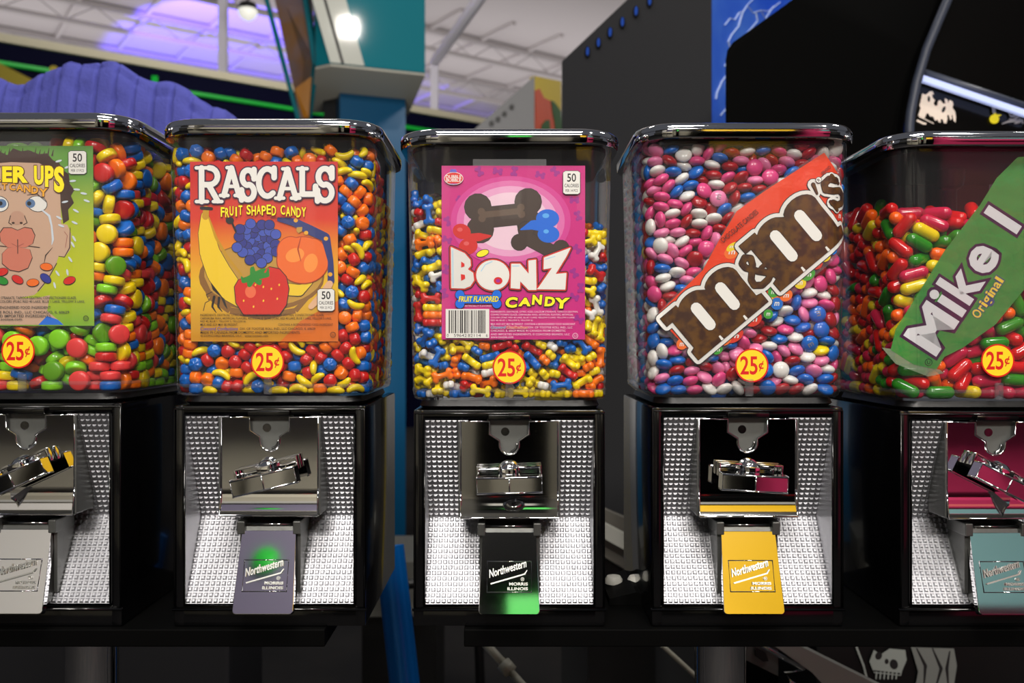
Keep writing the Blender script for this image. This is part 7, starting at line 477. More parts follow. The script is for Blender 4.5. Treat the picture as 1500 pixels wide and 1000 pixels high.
g = G(); g.tube([pr(1352, 106, 1.645), pr(1520, 162, 1.645)], .007, 6); g.build('bar_hood', MATS['blue grey moulding'], pc, True)
AR = Art(pc, 1420, 150, 1.655 / F); 
def artoff(name, lab): 
    ob = AR.done(name, lab); ob.location = pr(1420, 150, 1.655); return ob
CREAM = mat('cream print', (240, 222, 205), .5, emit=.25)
def art_zoom(pts): return [(1330 + x / 8.82, 90 + y / 8.82) for x, y in pts]
AR.poly(art_zoom([(185, 415), (230, 430), (285, 385), (320, 385), (335, 430), (310, 420), (320, 470), (350, 500), (330, 540), (350, 575), (380, 570), (390, 510), (420, 500), (450, 540), (485, 545), (475, 475), (510, 495), (520, 540), (540, 495), (580, 520), (585, 560), (575, 600), (610, 650), (620, 720), (615, 790), (590, 760), (575, 690), (560, 690), (570, 740), (545, 755), (530, 690), (505, 690), (510, 740), (495, 800), (465, 795), (450, 745), (420, 745), (425, 785), (400, 785), (380, 750), (350, 765), (325, 710), (290, 710), (260, 670), (240, 670), (215, 735), (130, 700), (165, 600), (150, 570)]), CREAM)
AR.up(); AR.ell(*art_zoom([(270, 485)])[0], 2.0, 4.6, INK); AR.ell(*art_zoom([(462, 620)])[0], 2.4, 5, INK, 25)
AR.line(art_zoom([(125, 765), (200, 800), (225, 803)]), 3, CREAM); AR.line(art_zoom([(150, 715), (250, 760), (330, 800)]), 1.2, CREAM)
artoff('splash_print', 'cream splash print')
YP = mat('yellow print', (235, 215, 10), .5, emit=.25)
AR.ell(*art_zoom([(1115, 745)])[0], 7, 6.6, YP); AR.line(art_zoom([(1130, 690), (1110, 640)]), 3.4, YP); AR.line(art_zoom([(1160, 700), (1205, 690)]), [4, 1], YP); AR.up()
AR.line(art_zoom([(1105, 590), (1112, 650)]), 5, mat('grey print', (170, 165, 165), .5))
for pts_ in ([(1310, 665), (1330, 710), (1370, 705), (1420, 670)], [(1310, 745), (1370, 750), (1440, 700)], [(1220, 803), (1300, 775), (1440, 760), (1450, 735)], [(1380, 800), (1440, 780), (1475, 760), (1485, 800)]):
    AR.line(art_zoom(pts_), [1.5, 3, 3.5, 1.5][:len(pts_)], MATS['grey print'])
artoff('bird_print', 'yellow and grey print')

# quilted moving blanket over a low cabinet
bb = empty('storage_cabinet', (X(120, 1.75), 1.75, 0), 'dark cabinet hidden under the blue quilted blanket', 'cabinet')
G().box(-.62, .33, -.12, .10, 0, ZC + .22, bev=.01).build('body', mat('dark cabinet paint', (18, 18, 22), .5), bb)
prof = [(-120, 130), (0, 127), (30, 131), (58, 127), (80, 117), (103, 112), (130, 113), (160, 118), (200, 125), (240, 133), (275, 142), (300, 152), (318, 163), (330, 172), (350, 205)]
def ph(px):
    for (a, ya), (b, yb) in zip(prof, prof[1:]):
        if a <= px <= b: t = (px - a) / (b - a); t = t * t * (3 - 2 * t) * .5 + t * .5; return ya + (yb - ya) * t
    return prof[-1][1]
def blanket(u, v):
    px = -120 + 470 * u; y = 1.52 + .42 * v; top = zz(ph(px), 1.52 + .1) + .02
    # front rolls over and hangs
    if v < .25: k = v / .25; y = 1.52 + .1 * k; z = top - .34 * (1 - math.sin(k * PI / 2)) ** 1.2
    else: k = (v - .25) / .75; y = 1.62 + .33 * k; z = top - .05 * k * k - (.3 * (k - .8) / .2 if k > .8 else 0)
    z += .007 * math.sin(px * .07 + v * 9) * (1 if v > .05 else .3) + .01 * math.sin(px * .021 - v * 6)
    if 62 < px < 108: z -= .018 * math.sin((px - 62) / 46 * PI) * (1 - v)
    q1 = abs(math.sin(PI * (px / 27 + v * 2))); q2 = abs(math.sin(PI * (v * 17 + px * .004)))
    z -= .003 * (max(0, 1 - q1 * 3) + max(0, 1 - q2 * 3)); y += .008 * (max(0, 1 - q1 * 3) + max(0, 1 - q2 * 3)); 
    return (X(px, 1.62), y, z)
g = G(); g.grid(blanket, 220, 90); bl = g.build('moving_blanket', mat('violet-lit blue quilted cloth', (78, 82, 168), .9, bump=(250, .8, .002)), None, True)  # blue cloth, with the violet light on it mixed into its colour
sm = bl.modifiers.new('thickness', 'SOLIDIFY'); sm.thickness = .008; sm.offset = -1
tag(bl, 'crumpled violet-lit blue quilted moving blanket behind the two leftmost machines', 'blanket')
spot('violet_spot', (-.2, 1.9, 2.9), (-.9, 1.6, 1.6), 20, 50, (.62, .62, 1))

# ------------------------------------------------------------------ low things seen beneath and between the machines
def rod(name, a, b, r, m, label, cat, n=14):
    a = Vector(a); b = Vector(b); o = G().tube([(0, 0, 0), (b - a) * .5, b - a], r, n).build(name, m, None, True, 50, loc=a); return tag(o, label, cat)
BLUEM = mat('blue metallic tube', (0, 110, 200), .3, .35)
rod('blue_tube', P(570, 800, 1.25), (P(613, 1180, 1.2)), .021, BLUEM, 'shiny blue metal tube leaning down between the second and third machines', 'tube')
g = G(); a = P(700, 930, 1.2); b = P(790, 1030, 1.15)
o = empty('folding_bracket', a, 'thin whitish metal strut with a joint in the dark below the bone candy machine', 'strut')
G().tube([(0, 0, 0), (b - a) * .5], .006, 8).build('arm', mat('dull white paint', (150, 148, 135), .5), o, True)
G().tube([(b - a) * .42, (b - a) * .55], .01, 8).build('joint', MATS['dull white paint'], o, True)
G().tube([(b - a) * .55, (b - a)], .005, 8).build('arm', MATS['dull white paint'], o, True)
# silver perforated rail
o = empty('silver_rail', P(1190, 960, 1.15), 'silver diagonal metal rail with slotted bracket under the chocolate candy machine', 'rail')
RM = mat('brushed silver', (170, 170, 165), .35, .6, bump=(60, .2))
def rp(px, py, d=1.15): return P(px, py, d) - o.location
def plate(name, pts, d, th, m, par):
    g = G(); q = [P(x, y, d) - par.location for x, y in pts]; n = len(q)
    g.add(q + [v + Vector((0, th, 0)) for v in q], [tuple(range(n)), tuple(range(n, 2 * n))[::-1]] + [(i, (i + 1) % n, n + (i + 1) % n, n + i) for i in range(n)]); return g.build(name, m, par)
plate('rail_face', [(1105, 925), (1150, 935), (1300, 1010), (1330, 1040), (1240, 1040), (1190, 985)], 1.15, .02, RM, o)
G().tube([rp(1090, 930, 1.14), rp(1178, 980, 1.14), rp(1150, 985, 1.14), rp(1160, 1000, 1.14), rp(1230, 1045, 1.14)], .003, 6).build('rail_edge', CHROMED, o, True)
plate('slotted_bracket', [(1085, 930), (1140, 950), (1140, 990), (1090, 965)], 1.16, .01, GREYM, o)
plate('slot', [(1106, 950), (1122, 956), (1126, 968), (1118, 969), (1107, 961)], 1.155, .004, BLACKP, o)
rod('white_strut', P(970, 945, 1.3), P(1030, 1000, 1.3), .0035, MATS['dull white paint'], 'short white diagonal strut left of the chrome leg under the rack', 'strut', 8)
# grey boards and cables glimpsed between machines
o = empty('white_ramp', P(905, 790, 1.9), 'white edged grey board sloping behind the gap beside the bolts', 'board')
plate('board', [(860, 735), (930, 765), (960, 860), (860, 800)], 1.9, .03, mat('grey board', (110, 106, 98), .7), o)
plate('board_base', [(862, 803), (960, 864), (960, 1318), (862, 1318)], 1.91, .02, BLACKP, o)
plate('edge_strip', [(860, 752), (960, 805), (960, 830), (860, 775)], 1.88, .012, mat('white strip', (205, 205, 195), .5), o)
o = empty('low_step', P(590, 850, 2.2), 'grey step with a white corner on the floor beside the blue tube', 'step')
plate('step_face', [(520, 823), (650, 823), (650, 903), (520, 903)], 2.2, .3, mat('grey step paint', (98, 98, 92), .7), o)
plate('step_base', [(530, 904), (640, 904), (640, 1208), (530, 1208)], 2.22, .25, BLACKP, o)
plate('corner_strip', [(582, 872), (602, 902), (596, 902), (582, 903)], 2.19, .006, MATS['white strip'], o)
c_ = G().tube([P(545, 830, 2.1), P(570, 848, 2.08), P(590, 856, 2.08), P(615, 854, 2.08), P(640, 842, 2.1), P(700, 900, 2.1), P(712, 1236, 2.1)], .012, 8).build('black_cable', BLACKP, None, True)
tag(c_, 'thick black cable sagging past the grey step', 'cable')
# black game cabinet with hooded skull print, under the rack at the far right
o = empty('skull_cabinet', (X(1350, 1.35), 1.35, 0), 'black low cabinet with grey hooded skull print beneath the rightmost machine', 'arcade cabinet')
G().box(-.16, .5, 0, .2, 0, 1.02, bev=.006).build('body', mat('black cabinet vinyl', (7, 7, 8), .4), o)
SK = Art(o, 1350, 975, 1.345 / F); GP = mat('grey skull print', (120, 122, 118), .6); GP2 = mat('pale skull print', (150, 155, 150), .6)
def sz(pts): return [(1240 + x / 2.381, 580 + y / 2.381) for x, y in pts]
SK.poly(sz([(225, 875), (375, 880), (385, 940), (370, 1040), (235, 1040), (250, 960)]), GP); SK.up()
for pts_ in ([(245, 880), (275, 940), (270, 1010)], [(300, 880), (330, 950), (310, 1020)], [(360, 890), (350, 950), (355, 1010)]): SK.line(sz(pts_), [2, 5, 2], INK)
SK.line(sz([(35, 875), (60, 940), (80, 1020)]), 3, GP2)
SK.poly(sz([(80, 925), (95, 885), (120, 900), (150, 880), (205, 885), (210, 920), (195, 955), (190, 975), (95, 965)]), GP2); SK.up()
SK.ell(*sz([(112, 905)])[0], 5, 6, INK, 20); SK.ell(*sz([(165, 935)])[0], 6, 7.5, INK, -15); SK.ell(*sz([(140, 925)])[0], 3, 4, INK); SK.line(sz([(95, 958), (185, 968)]), 2.5, INK)
for k in range(6): SK.line(sz([(105 + 14 * k, 962), (103 + 14 * k, 985)]), 2.2, GP2)
ob = SK.done('skull_print', 'grey skull print'); ob.location = P(1350, 975, 1.345) - o.location
# ------------------------------------------------------------------ rack: two black shelf bars on chrome posts
def rack(name, x0, x1, ztop, postpx, label):
    r = empty(name, (postpx[0], D, 0), label, 'rack')
    cx = r.location.x
    G().box(x0 - cx, x1 - cx, -.006, .17, ztop - .0155, ztop - .0004, bev=.0012).build('shelf_plate', mat('black powder coat', (3, 3, 3), .6, spec=.06), r)
    pd = postpx[1]
    po = G().tube([(0, pd, .03), (0, pd, ztop - .0155)], .024, 28).build('post', CHROME, r, True, 50)
    G().lathe([(0, .0), (.2, 0), (.205, .012), (.19, .026), (.04, .036), (.03, .05), (0, .05)], c=(0, pd, 0), n=32).build('base', BLACK, r, True, 40)
    G().lathe([(.025, ztop - .0158), (.05, ztop - .0158), (.05, ztop - .022), (.032, ztop - .03), (.025, ztop - .04)], c=(0, pd, 0), n=24).build('collar', BLACK, r, True, 40)
    return r
ZS = ZC - .242
ra = rack('machine_rack', X(-190, D), X(478, D), ZS + .0, (X(135, .85), .096), 'black shelf rack on chrome post carrying the two leftmost candy machines')
rb = rack('machine_rack', X(680, D), X(1750, D), ZS, (X(1055, .85), .096), 'black shelf rack on chrome post carrying the bone candy and chocolate machines')
for k, (px, py) in enumerate(((899, 843), (932, 843))):
    p = P(px, py, .86); b = G().lathe([(.0, -.004), (.0085, -.004), (.0085, 0), (.0065, .003), (.0, .0042)], c=(p.x - rb.location.x, p.y - D, ZS + .012), n=16).build('bolt_cap', mat('off white plastic', (205, 203, 195), .4), rb, True, 40)
g = G(); g.prism([(X(885, .86), ZS), (X(958, .86), ZS), (X(958, .86), ZS + .006), (X(922, .86), ZS + .012), (X(885, .86), ZS + .006)], .06, .14, 'y'); ob = g.build('mounting_plate', MATS['black powder coat'], rb); ob.location.x = -rb.location.x

# ------------------------------------------------------------------ candy machine (local: x across, y back from front rims, z above shelf)
def tankring(z, ins=0, inner=0):
    t = max(0, min(1, (z - .194) / .214)); w0 = .0833 + .005 * t - ins - inner; yf = -.0043 - .003 * t + ins + inner; yb = .1605 + .003 * t - ins - inner
    return rrect(w0, yf, yb, max(.021 - inner * .6 - ins * .3, .006), z)
def panel_y(z):
    return .001 + .039 * ((.1753 - z) / .0903 if z > .085 else (z - .0187) / .0663) if .0187 < z < .1753 else .001
NORTH = None
def build_machine(i, first):
    L = machine_loc(i)
    lab = {1: 'leftmost candy machine, full of round sour tablets behind a green and yellow card',
           2: 'candy machine full of fruit-shaped candy behind a red and orange card',
           3: 'middle candy machine, with bone-shaped candy behind a magenta card',
           4: 'candy machine full of pink, blue, red and white chocolate candies',
           5: 'rightmost candy machine, with capsule-shaped candy and green wrapper'}[i]
    r = empty('candy_machine', L, lab, 'candy machine', 'row of five coin-operated candy machines'); r.scale = (1, 1, SZ[i])
    if first is not None:
        for ch in first.children:
            if ch.name.split('.')[0] in ('coin_handle', 'price_sticker', 'chrome_oval'): continue
            c = ch.copy(); COL.objects.link(c); c.parent = r
            for gch in ch.children: d = gch.copy(); COL.objects.link(d); d.parent = c
    else:
        # housing
        g = G(); H0, H1 = .0, .184; w_ = .0815
        g.box(-w_, -w_ + .009, 0, .19, H0, H1, bev=.0022); g.box(w_ - .009, w_, 0, .19, H0, H1, bev=.0022)
        g.box(-w_ + .001, w_ - .001, .0005, .19, H0, .0178, bev=.0015); g.box(-w_ + .001, w_ - .001, .0005, .19, .1765, H1, bev=.002)
        g.box(-w_ + .002, w_ - .002, .186, .189, .01, .182)
        g.build('housing', BLACK, r, True, 40)
        g = G(); g.tube([(-w_ - .0008, -.0012, .0145), (w_ + .0008, -.0012, .0145)], .0013, 6); g.tube([(-w_ + .0095, -.001, .0175), (-w_ + .0095, -.001, .1765), (w_ - .0095, -.001, .1765), (w_ - .0095, -.001, .0175)], .0011, 6, closed=True)
        g.tube([(-w_ + .001, -.0008, .016), (-w_ + .001, -.0008, .181), (w_ - .001, -.0008, .181), (w_ - .001, -.0008, .016)], .0009, 6)
        g.build('rim', BLACK, r, True)
        G().rings([rrect(.075, .006, .155, .018, .1838), rrect(.078, .002, .157, .018, .187), rrect(.076, .004, .156, .018, .1918)]).build('tank_seat', BLACKP, r, True, 40)
        # stamped panel
        g = G(); nx = 31; px_ = .1443 / nx; x0 = -.07215
        for (za, ya, zb, yb, ny) in ((.1753, .001, .085, .040, 20), (.085, .040, .0187, .001, 16)):
            dz, dy = (zb - za) / ny, (yb - ya) / ny; n_ = Vector((0, dz, -dy)).normalized(); n_ = n_ if n_.y < 0 else -n_
            for j in range(ny):
                for k in range(nx):
                    zc_ = za + (j + .5) * dz; xc_ = x0 + (k + .5) * px_
                    if (zc_ > .097 and abs(xc_) < .036) or (zc_ < .08 and abs(xc_) < .018): continue
                    def pt(u, v, h): q = Vector((x0 + (k + u) * px_, ya + (j + v) * dy, za + (j + v) * dz)) + n_ * h; return q
                    bs = [pt(0, 0, 0), pt(1, 0, 0), pt(1, 1, 0), pt(0, 1, 0)]
                    lo = [pt(.1, .1, 0), pt(.9, .1, 0), pt(.9, .9, 0), pt(.1, .9, 0)]
                    tp = [pt(.3, .3, .0013), pt(.7, .3, .0013), pt(.7, .7, .0013), pt(.3, .7, .0013)]
                    g.add(bs + lo + tp, [(0, 1, 5, 4), (1, 2, 6, 5), (2, 3, 7, 6), (3, 0, 4, 7), (4, 5, 9, 8), (5, 6, 10, 9), (6, 7, 11, 10), (7, 4, 8, 11), (8, 9, 10, 11)])
        pn = g.build('stamped_panel', MESHM, r, recalc=False); pn['kind'] = 'stuff'
        for s in (-1, 1):
            g = G(); g.prism([(.001, .0187), (.001, .1753), (.040, .085)], s * .0722, s * .0716, 'x'); g.build('panel_cheek', MESHM, r)
        # coin plate
        hw = .0413; zt = .1742; zb = .093
        outline = [(-hw, zb + .022), (-hw, zt), (-.0168, zt), (-.0168, .1632), (-.0083, .1578)] + [(.0083 * math.cos(a), .1545 + .0083 * math.sin(a) * 1.0) for a in [math.radians(180 + 15 * k) for k in range(13)]] + [(.0083, .1578), (.0168, .1632), (.0168, zt), (hw, zt), (hw, zb + .022)]
        g = G(); g.prism(outline, .0, .0018, 'y'); cp = g.build('coin_plate', CHROME, r)
        def low(u, v): z = zb + .022 * (1 - v); return (-hw + 2 * hw * u, -.0042 * v * v, z)
        g = G(); g.grid(low, 12, 10); g.build('plate_apron', CHROME, cp, True)
        ol2 = outline[1:-1]
        g = G(); g.tube([(x, -.0003, z) for x, z in [(-hw, zb + .022)] + ol2 + [(hw, zb + .022)]], .0009, 6)
        g.tube([(hw, -.0003, zb + .022), (hw, -.0015, zb + .012), (hw, -.0042, zb), (0, -.0044, zb), (-hw, -.0042, zb), (-hw, -.0015, zb + .012), (-hw, -.0003, zb + .022)], .0009, 6)
        g.build('plate_rim', CHROME, cp, True)
        # box behind the plate
        g = G(); g.box(-hw - .002, -hw, -.001, .03, zb, zt, bev=.0006); g.box(hw, hw + .002, -.001, .03, zb, zt, bev=.0006); g.box(-hw, hw, -.002, .03, zb - .0012, zb, bev=.0004)
        g.build('mechanism_box', GREYM, r)
        g = G(); g.box(-.019, .019, .0045, .007, .143, .1762); g.build('coin_slot', mat('grey slot metal', (92, 93, 90), .5, .3, bump=(220, .3, .0004)), cp)
        G().lathe([(0, 0), (.0035, 0), (.0042, -.001), (.0042, -.003), (0, -.003)], c=(-.0035, .0042, .1650), n=18, axis='y').build('screw', CHROMED, cp, True, 40)
        g = G(); g.tube([(.0066 * math.cos(a), .003, .1545 + .0066 * math.sin(a)) for a in [math.radians(-80 + 12 * k) for k in range(8)]], .0012, 6); g.build('coin_lip', CHROMED, cp, True)
        g = G(); g.box(-.0178, .0178, -.0045, .006, .1752, .1800, bev=.0012); g.build('coin_ledge', BLACK, r, True, 40)
        # chute, ears and flap
        fw = .0232; ft = .0800; fb = .0165; yt = -.0005; yb_ = -.021
        g = G(); g.prism([(yt + .003, ft + .004), (yb_ + .0035, fb + .004), (.022, fb + .006), (.036, .072), (.03, ft + .006)], -fw + .0015, fw - .0015, 'x'); g.build('chute', GREYM, r)
        for s in (-1, 1):
            g = G(); g.box(s * (fw + .0005) - .0032, s * (fw + .0005) + .0032, -.0035, .03, .0775, .0882, bev=.0008); g.box(s * (fw + .001) - .0012, s * (fw + .001) + .0018, .0015, .03, .028, .0790); g.build('hinge_ear', GREYM, r)
        g = G(); g.tube([(-fw, .001, .0850), (fw, .001, .0850)], .0012, 8); g.build('hinge_pin', CHROMED, r, True)
        a_ = math.atan2(-yb_ + yt, ft - fb); Lf = math.hypot(ft - fb, yt - yb_)
        fl = empty('flap', (0, yt, ft), rot=(-a_, 0, 0)); fl.parent = r
        # flap skin in its own frame: x across, z down from hinge (negative), y toward back
        pts = []
        for cx, cz, a0 in ((fw - .002, -.0015, 90), (fw - .001, -Lf + .003, 0), (-fw + .001, -Lf + .003, -90), (-fw + .002, -.0015, 180)):
            rr_ = .0015 if cz > -.01 else .003
            for k in range(5): a = math.radians(a0 - 90 * k / 4 if False else a0 - 22.5 * k); pts.append((cx + rr_ * math.cos(a), cz + rr_ * math.sin(a)))
        g = G(); g.prism(pts, -.0012, .0004, 'y', bev=.0004); g.prism([(x * .985, z) for x, z in pts], .0004, .006, 'y'); g.build('skin', CHROME, fl)
        g = G(); zc = -.0365; bw, bh = .0185, .0125
        g.tube([(-bw, -.0014, zc - bh), (bw, -.0014, zc - bh), (bw, -.0014, zc + bh), (-bw, -.0014, zc + bh)], .0006, 6, closed=True); g.build('frame', CHROME, fl, True)
        A2 = Art(fl, 0, 0, .001, lift=.0007); A2.layer = 2.9
        def emb(t, x0, y0, x1, y1, tilt=0, shear=0, bold=0): A2.text(t, x0, y0, x1, y1, None, bold, shear, None, 0, tilt)
        emb('Northwestern', -16.5, 31, 16.5, 37.6, 16, .45, .014)
        A2.line([(-15.5, 42.3), (13.5, 34.2)], 1.1, None, False); A2.line([(12.8, 34.4), (15, 31.2)], [1.1, .5], None, False)
        A2.text('®', 9.6, 37.0, 12.6, 40.0, None)
        emb('MORRIS', 0, 41.2, 15.5, 43.6, 0, 0, .02); emb('ILLINOIS', -1.5, 45, 15.5, 47.4, 0, 0, .02)
        lt = A2.g.build('lettering', mat('raised chrome lettering', (200, 200, 195), .32, 1), fl, recalc=False)
        sm_ = lt.modifiers.new('depth', 'SOLIDIFY'); sm_.thickness = .0006; sm_.offset = 0
        # tank
        g = G(); outer = [tankring(.1920, .006), tankring(.1922, .003), tankring(.1935, .001), tankring(.197), tankring(.25), tankring(.33), tankring(.406)]
        inner = [tankring(.406, 0, .0018), tankring(.33, 0, .0018), tankring(.25, 0, .0018), tankring(.198, 0, .0018), tankring(.1948, .001, .0018), tankring(.1938, .004, .0018)]
        g.rings(outer + inner); g.build('tank', CLEAR, r, True, 60)
        g = G(); g.rings([tankring(.199, -.0003), tankring(.2005, -.0006), tankring(.2020, -.0003)], None, False, False); g.build('tank_seam', CLEARL, r, True)
        g = G(); g.box(-.0035, .0035, -.0070, -.0042, .1935, .2080, bev=.0012); g.build('tank_lug', CLEARL, r, True)
        # black sheet added to keep the view through the tank dark; centre rod
        G().box(-.0775, .0775, .154, .1568, .20, .404).build('dark_backing', BLACKP, r)
        G().lathe([(.006, .30), (.006, .385), (.011, .388), (.013, .396), (.013, .405)], c=(0, .078, 0), n=20).build('lock_rod', BLACKP, r, True, 40)
        # lid
        def lr(z, o_): return rrect(.0950 + o_, -.0150 - o_, .1725 + o_, .036 + o_, z, 9)
        g = G(); g.rings([lr(.4065, -.006), lr(.4070, -.001), lr(.4080, -.0005), lr(.4120, 0), lr(.4128, -.0016), lr(.4136, -.0016), lr(.4144, 0), lr(.4170, -.0006), lr(.4190, -.0022), lr(.4204, -.0055), lr(.4212, -.012), lr(.4216, -.028)])
        g.build('lid', CHROME, r, True, 40)
        G().rings([lr(.4040, -.011), lr(.4066, -.011)]).build('lid_liner', BLACKP, r)
    # handle, turned by its own angle
    h = empty('coin_handle', (0, -.001, .1310), rot=(0, 0, 0)); h.parent = r; h.rotation_euler = (0, -math.radians(HANDLE[i]), 0)
    if first is None: 
        G().lathe([(.0, .011), (.005, .0105), (.0078, .008), (.0085, .004), (.0095, 0), (.0095, -.002)], c=(0, 0, .001), n=24, axis='y').build('hub', CHROME, h, True, 40)
        g = G()      # rear wings with open pockets
        for s in (-1, 1):
            x0_, x1_ = sorted((s * .0075, s * .0270)); 
            g.box(x0_, x1_, -.0095, .0, .0052, .0068, bev=.0004); g.box(x0_, x1_, -.0095, .0, -.0045, -.0030, bev=.0004); g.box(s * .0262 - .0009, s * .0262 + .0009, -.0095, .0, -.0045, .0068, bev=.0004)
        g.build('rear_wing', CHROME, h, True, 35)
        g = G(); g.box(-.006, .006, -.016, -.008, -.005, .005, bev=.001); g.build('stem', CHROME, h, True, 35)
        z1_, z0_ = -.0005, -.0138     # front bar, two facets
        fr_ = [(-.0272, z0_), (.0272, z0_), (.0272, z1_), (-.0272, z1_)]
        g = G(); g.add([(-.0272, -.012, z0_), (.0272, -.012, z0_), (.0272, -.012, z1_), (-.0272, -.012, z1_), (-.0272, -.0245, z0_), (0, -.0262, z0_), (.0272, -.0245, z0_), (.0272, -.0245, z1_), (0, -.0262, z1_), (-.0272, -.0245, z1_)],
                       [(3, 2, 1, 0), (0, 1, 6, 5, 4), (2, 3, 9, 8, 7), (1, 2, 7, 6), (3, 0, 4, 9), (4, 5, 8, 9), (5, 6, 7, 8)])
        g.build('front_bar', CHROME, h, recalc=True)
        g = G(); g.tube([(-.0268, -.0246, z0_ + .0004), (0, -.0263, z0_ + .0004), (.0268, -.0246, z0_ + .0004), (.0268, -.0246, z1_ - .0004), (0, -.0263, z1_ - .0004), (-.0268, -.0246, z1_ - .0004)], .0009, 6, closed=True); g.tube([(0, -.0263, z0_), (0, -.0263, z1_)], .0006, 6)
        for z_ in (z0_, z1_): 
            for s in (-1, 1): g.tube([(s * .0268, -.012, z_), (s * .0268, -.0246, z_)], .0007, 6)
        g.build('bar_edge', CHROME, h, True)
    else:
        h0 = [c for c in FIRST.children if c.name.startswith('coin_handle')][0]
        for gch in h0.children: d = gch.copy(); COL.objects.link(d); d.parent = h
    # price sticker
    sx, sy = {1: (27, 514), 2: (392, 530), 3: (746, 538), 4: (1101, 535), 5: (1461, 528)}[i]
    dist = D - .0055; p = P(sx, sy, dist); AS = Art(r, 0, 0, dist / F)
    RED = mat('sticker red', (205, 20, 15), .45); YEL = mat('sticker yellow', (240, 205, 30), .45)
    AS.ell(0, 0, 24.5, m=RED, n=40); AS.up(); AS.ell(0, 0, 22.3, m=YEL, n=40); AS.up()
    AS.text('25', -17, -13.5, 8.5, 13.5, RED, .018); AS.text('¢', 10, -6.5, 17.5, 8.5, RED, .018)
    st = AS.done('price_sticker', 'round yellow sticker with red ring and price'); st.location = ((p.x - L.x), p.y - L.y - .0006, (p.z - L.z) / SZ[i])
    if i == 3:
        g = G(); g.lathe([(0, .003), (.006, .0026), (.0082, .001), (.009, 0)], c=(.0008, 0, 0), n=22, axis='y'); ob = g.build('chrome_oval', CHROMED, r, True); ob.location = (.003, -.0028, .1035); ob.scale = (1.05, 1, .62)  # domed chrome oval below the handle, middle machine only
    return r
FIRST = None
MACH = {}
for i in (3, 2, 4, 1, 5):
    MACH[i] = build_machine(i, FIRST)
    if FIRST is None: FIRST = MACH[i]
# ------------------------------------------------------------------ candies, one object each
def lathe_mesh(name, prof, n=18, axis='z', warp=None):
    g = G()
    R = []
    for r_, h in prof:
        ring = []
        for j in range(n):
            a = 2 * PI * j / n; p = Vector((r_ * math.cos(a), r_ * math.sin(a), h))
            if warp: p = warp(p, a)
            ring.append(tuple(p) if axis == 'z' else (p.z, p.x, p.y))
        R.append(ring)
    g.rings(R); return g
def drum(r_, h, e, n=20, warp=None, dome=.0006):
    prof = [(.0002, -h / 2 - dome), (r_ * .55, -h / 2 - dome * .6)] + [(r_ - e + e * math.cos(a), -h / 2 + e + e * math.sin(a)) for a in [math.radians(x) for x in (-80, -55, -30, 0)]]
    prof += [(a, -b) for a, b in prof[::-1]]; return lathe_mesh('d', prof, n, 'z', warp)
def bone_g():
    out = []
    R_ = .0031; cx, cy = .0062, .0022
    for sx, sy, a0 in ((1, 1, 0), (-1, 1, 0), (-1, -1, 0), (1, -1, 0)): pass
    for k in range(8): a = math.radians(-42 + (130 + 42) * k / 7); out.append((cx + R_ * math.cos(a), cy + R_ * math.sin(a)))
    out.append((.0035, .0026)); out.append((0, .0024)); out.append((-.0035, .0026))
    q = [(-x, y) for x, y in out[:8]][::-1]; out += q
    out += [(-x, -y) for x, y in out]
    n = len(out); nor = []
    for i in range(n):
        (x0, y0), (x1, y1) = out[i - 1], out[(i + 1) % n]; L = math.hypot(x1 - x0, y1 - y0); nor.append(((y1 - y0) / L, -(x1 - x0) / L))
    rings = []
    for t in (-88, -62, -35, 0, 35, 62, 88):
        a = math.radians(t); ins = .0018 * (1 - math.cos(a)); z = .0032 * math.sin(a)
        rings.append([(x - nx * ins, y - ny * ins, z) for (x, y), (nx, ny) in zip(out, nor)])
    return G().rings(rings)
def banana_g():
    pts = []; rr = []
    for k in range(11):
        a = math.radians(-56 + 112 * k / 10); pts.append((.0092 * math.sin(a), .0092 * math.cos(a) - .0072, 0)); t = abs(k - 5) / 5; rr.append(.0033 * (1 - .5 * t ** 2.2) if t < 1 else .0011)
    return G().tube(pts, rr, 10)
def ellg(a, b, c, nu=22, nv=12):
    return G().rings([[(a * math.sin(t) * math.cos(2 * PI * j / nu), b * math.sin(t) * math.sin(2 * PI * j / nu), -c * math.cos(t)) for j in range(nu)] for t in [PI * (i + .02 if i == 0 else i - .02 if i == nv else i) / nv for i in range(nv + 1)]])
def orange_w(p, a): 
    g_ = max(0, 1 - abs(p.y) / .0013) * .0006 * (1 if abs(p.z) > .003 else .3); p.z -= math.copysign(g_, p.z); return p
def berry_w(p, a): k = 1 + .035 * math.cos(7 * a) * (1 if abs(p.z) < .0042 else .3); p.x *= k; p.y *= k; p.z += .0002 * math.cos(5 * a) * (1 if p.z > 0 else -1); return p
def straw_w(p, a): k = 1 + .045 * math.cos(3 * a + .5) - .01 * math.cos(6 * a); p.x *= k; p.y *= k; return p
SHAPE = {
 'tablet': drum(.0086, .0076, .0022),
 'banana': banana_g(),
 'orange': drum(.0058, .0078, .0022, 22, orange_w), 'berry': drum(.0058, .0080, .0022, 28, berry_w, .0009), 'strawberry': drum(.0056, .0080, .0024, 21, straw_w),
 'bone': bone_g(),
 'button': ellg(.0073, .0073, .0042),
 'capsule': lathe_mesh('c', [(.0002, -.0122)] + [(.0055 * math.cos(a), -.0067 + .0055 * math.sin(a)) for a in [math.radians(x) for x in (-70, -50, -30, -12, 0)]] + [(.0055 * math.cos(a), .0067 + .0055 * math.sin(a)) for a in [math.radians(x) for x in (0, 12, 30, 50, 70)]] + [(.0002, .0122)], 16, 'x'),
}
def cm(name, c, rough=.26, coat=.15, sss=.05): return mat(name + ' candy', c, rough, coat=coat, sss=sss)
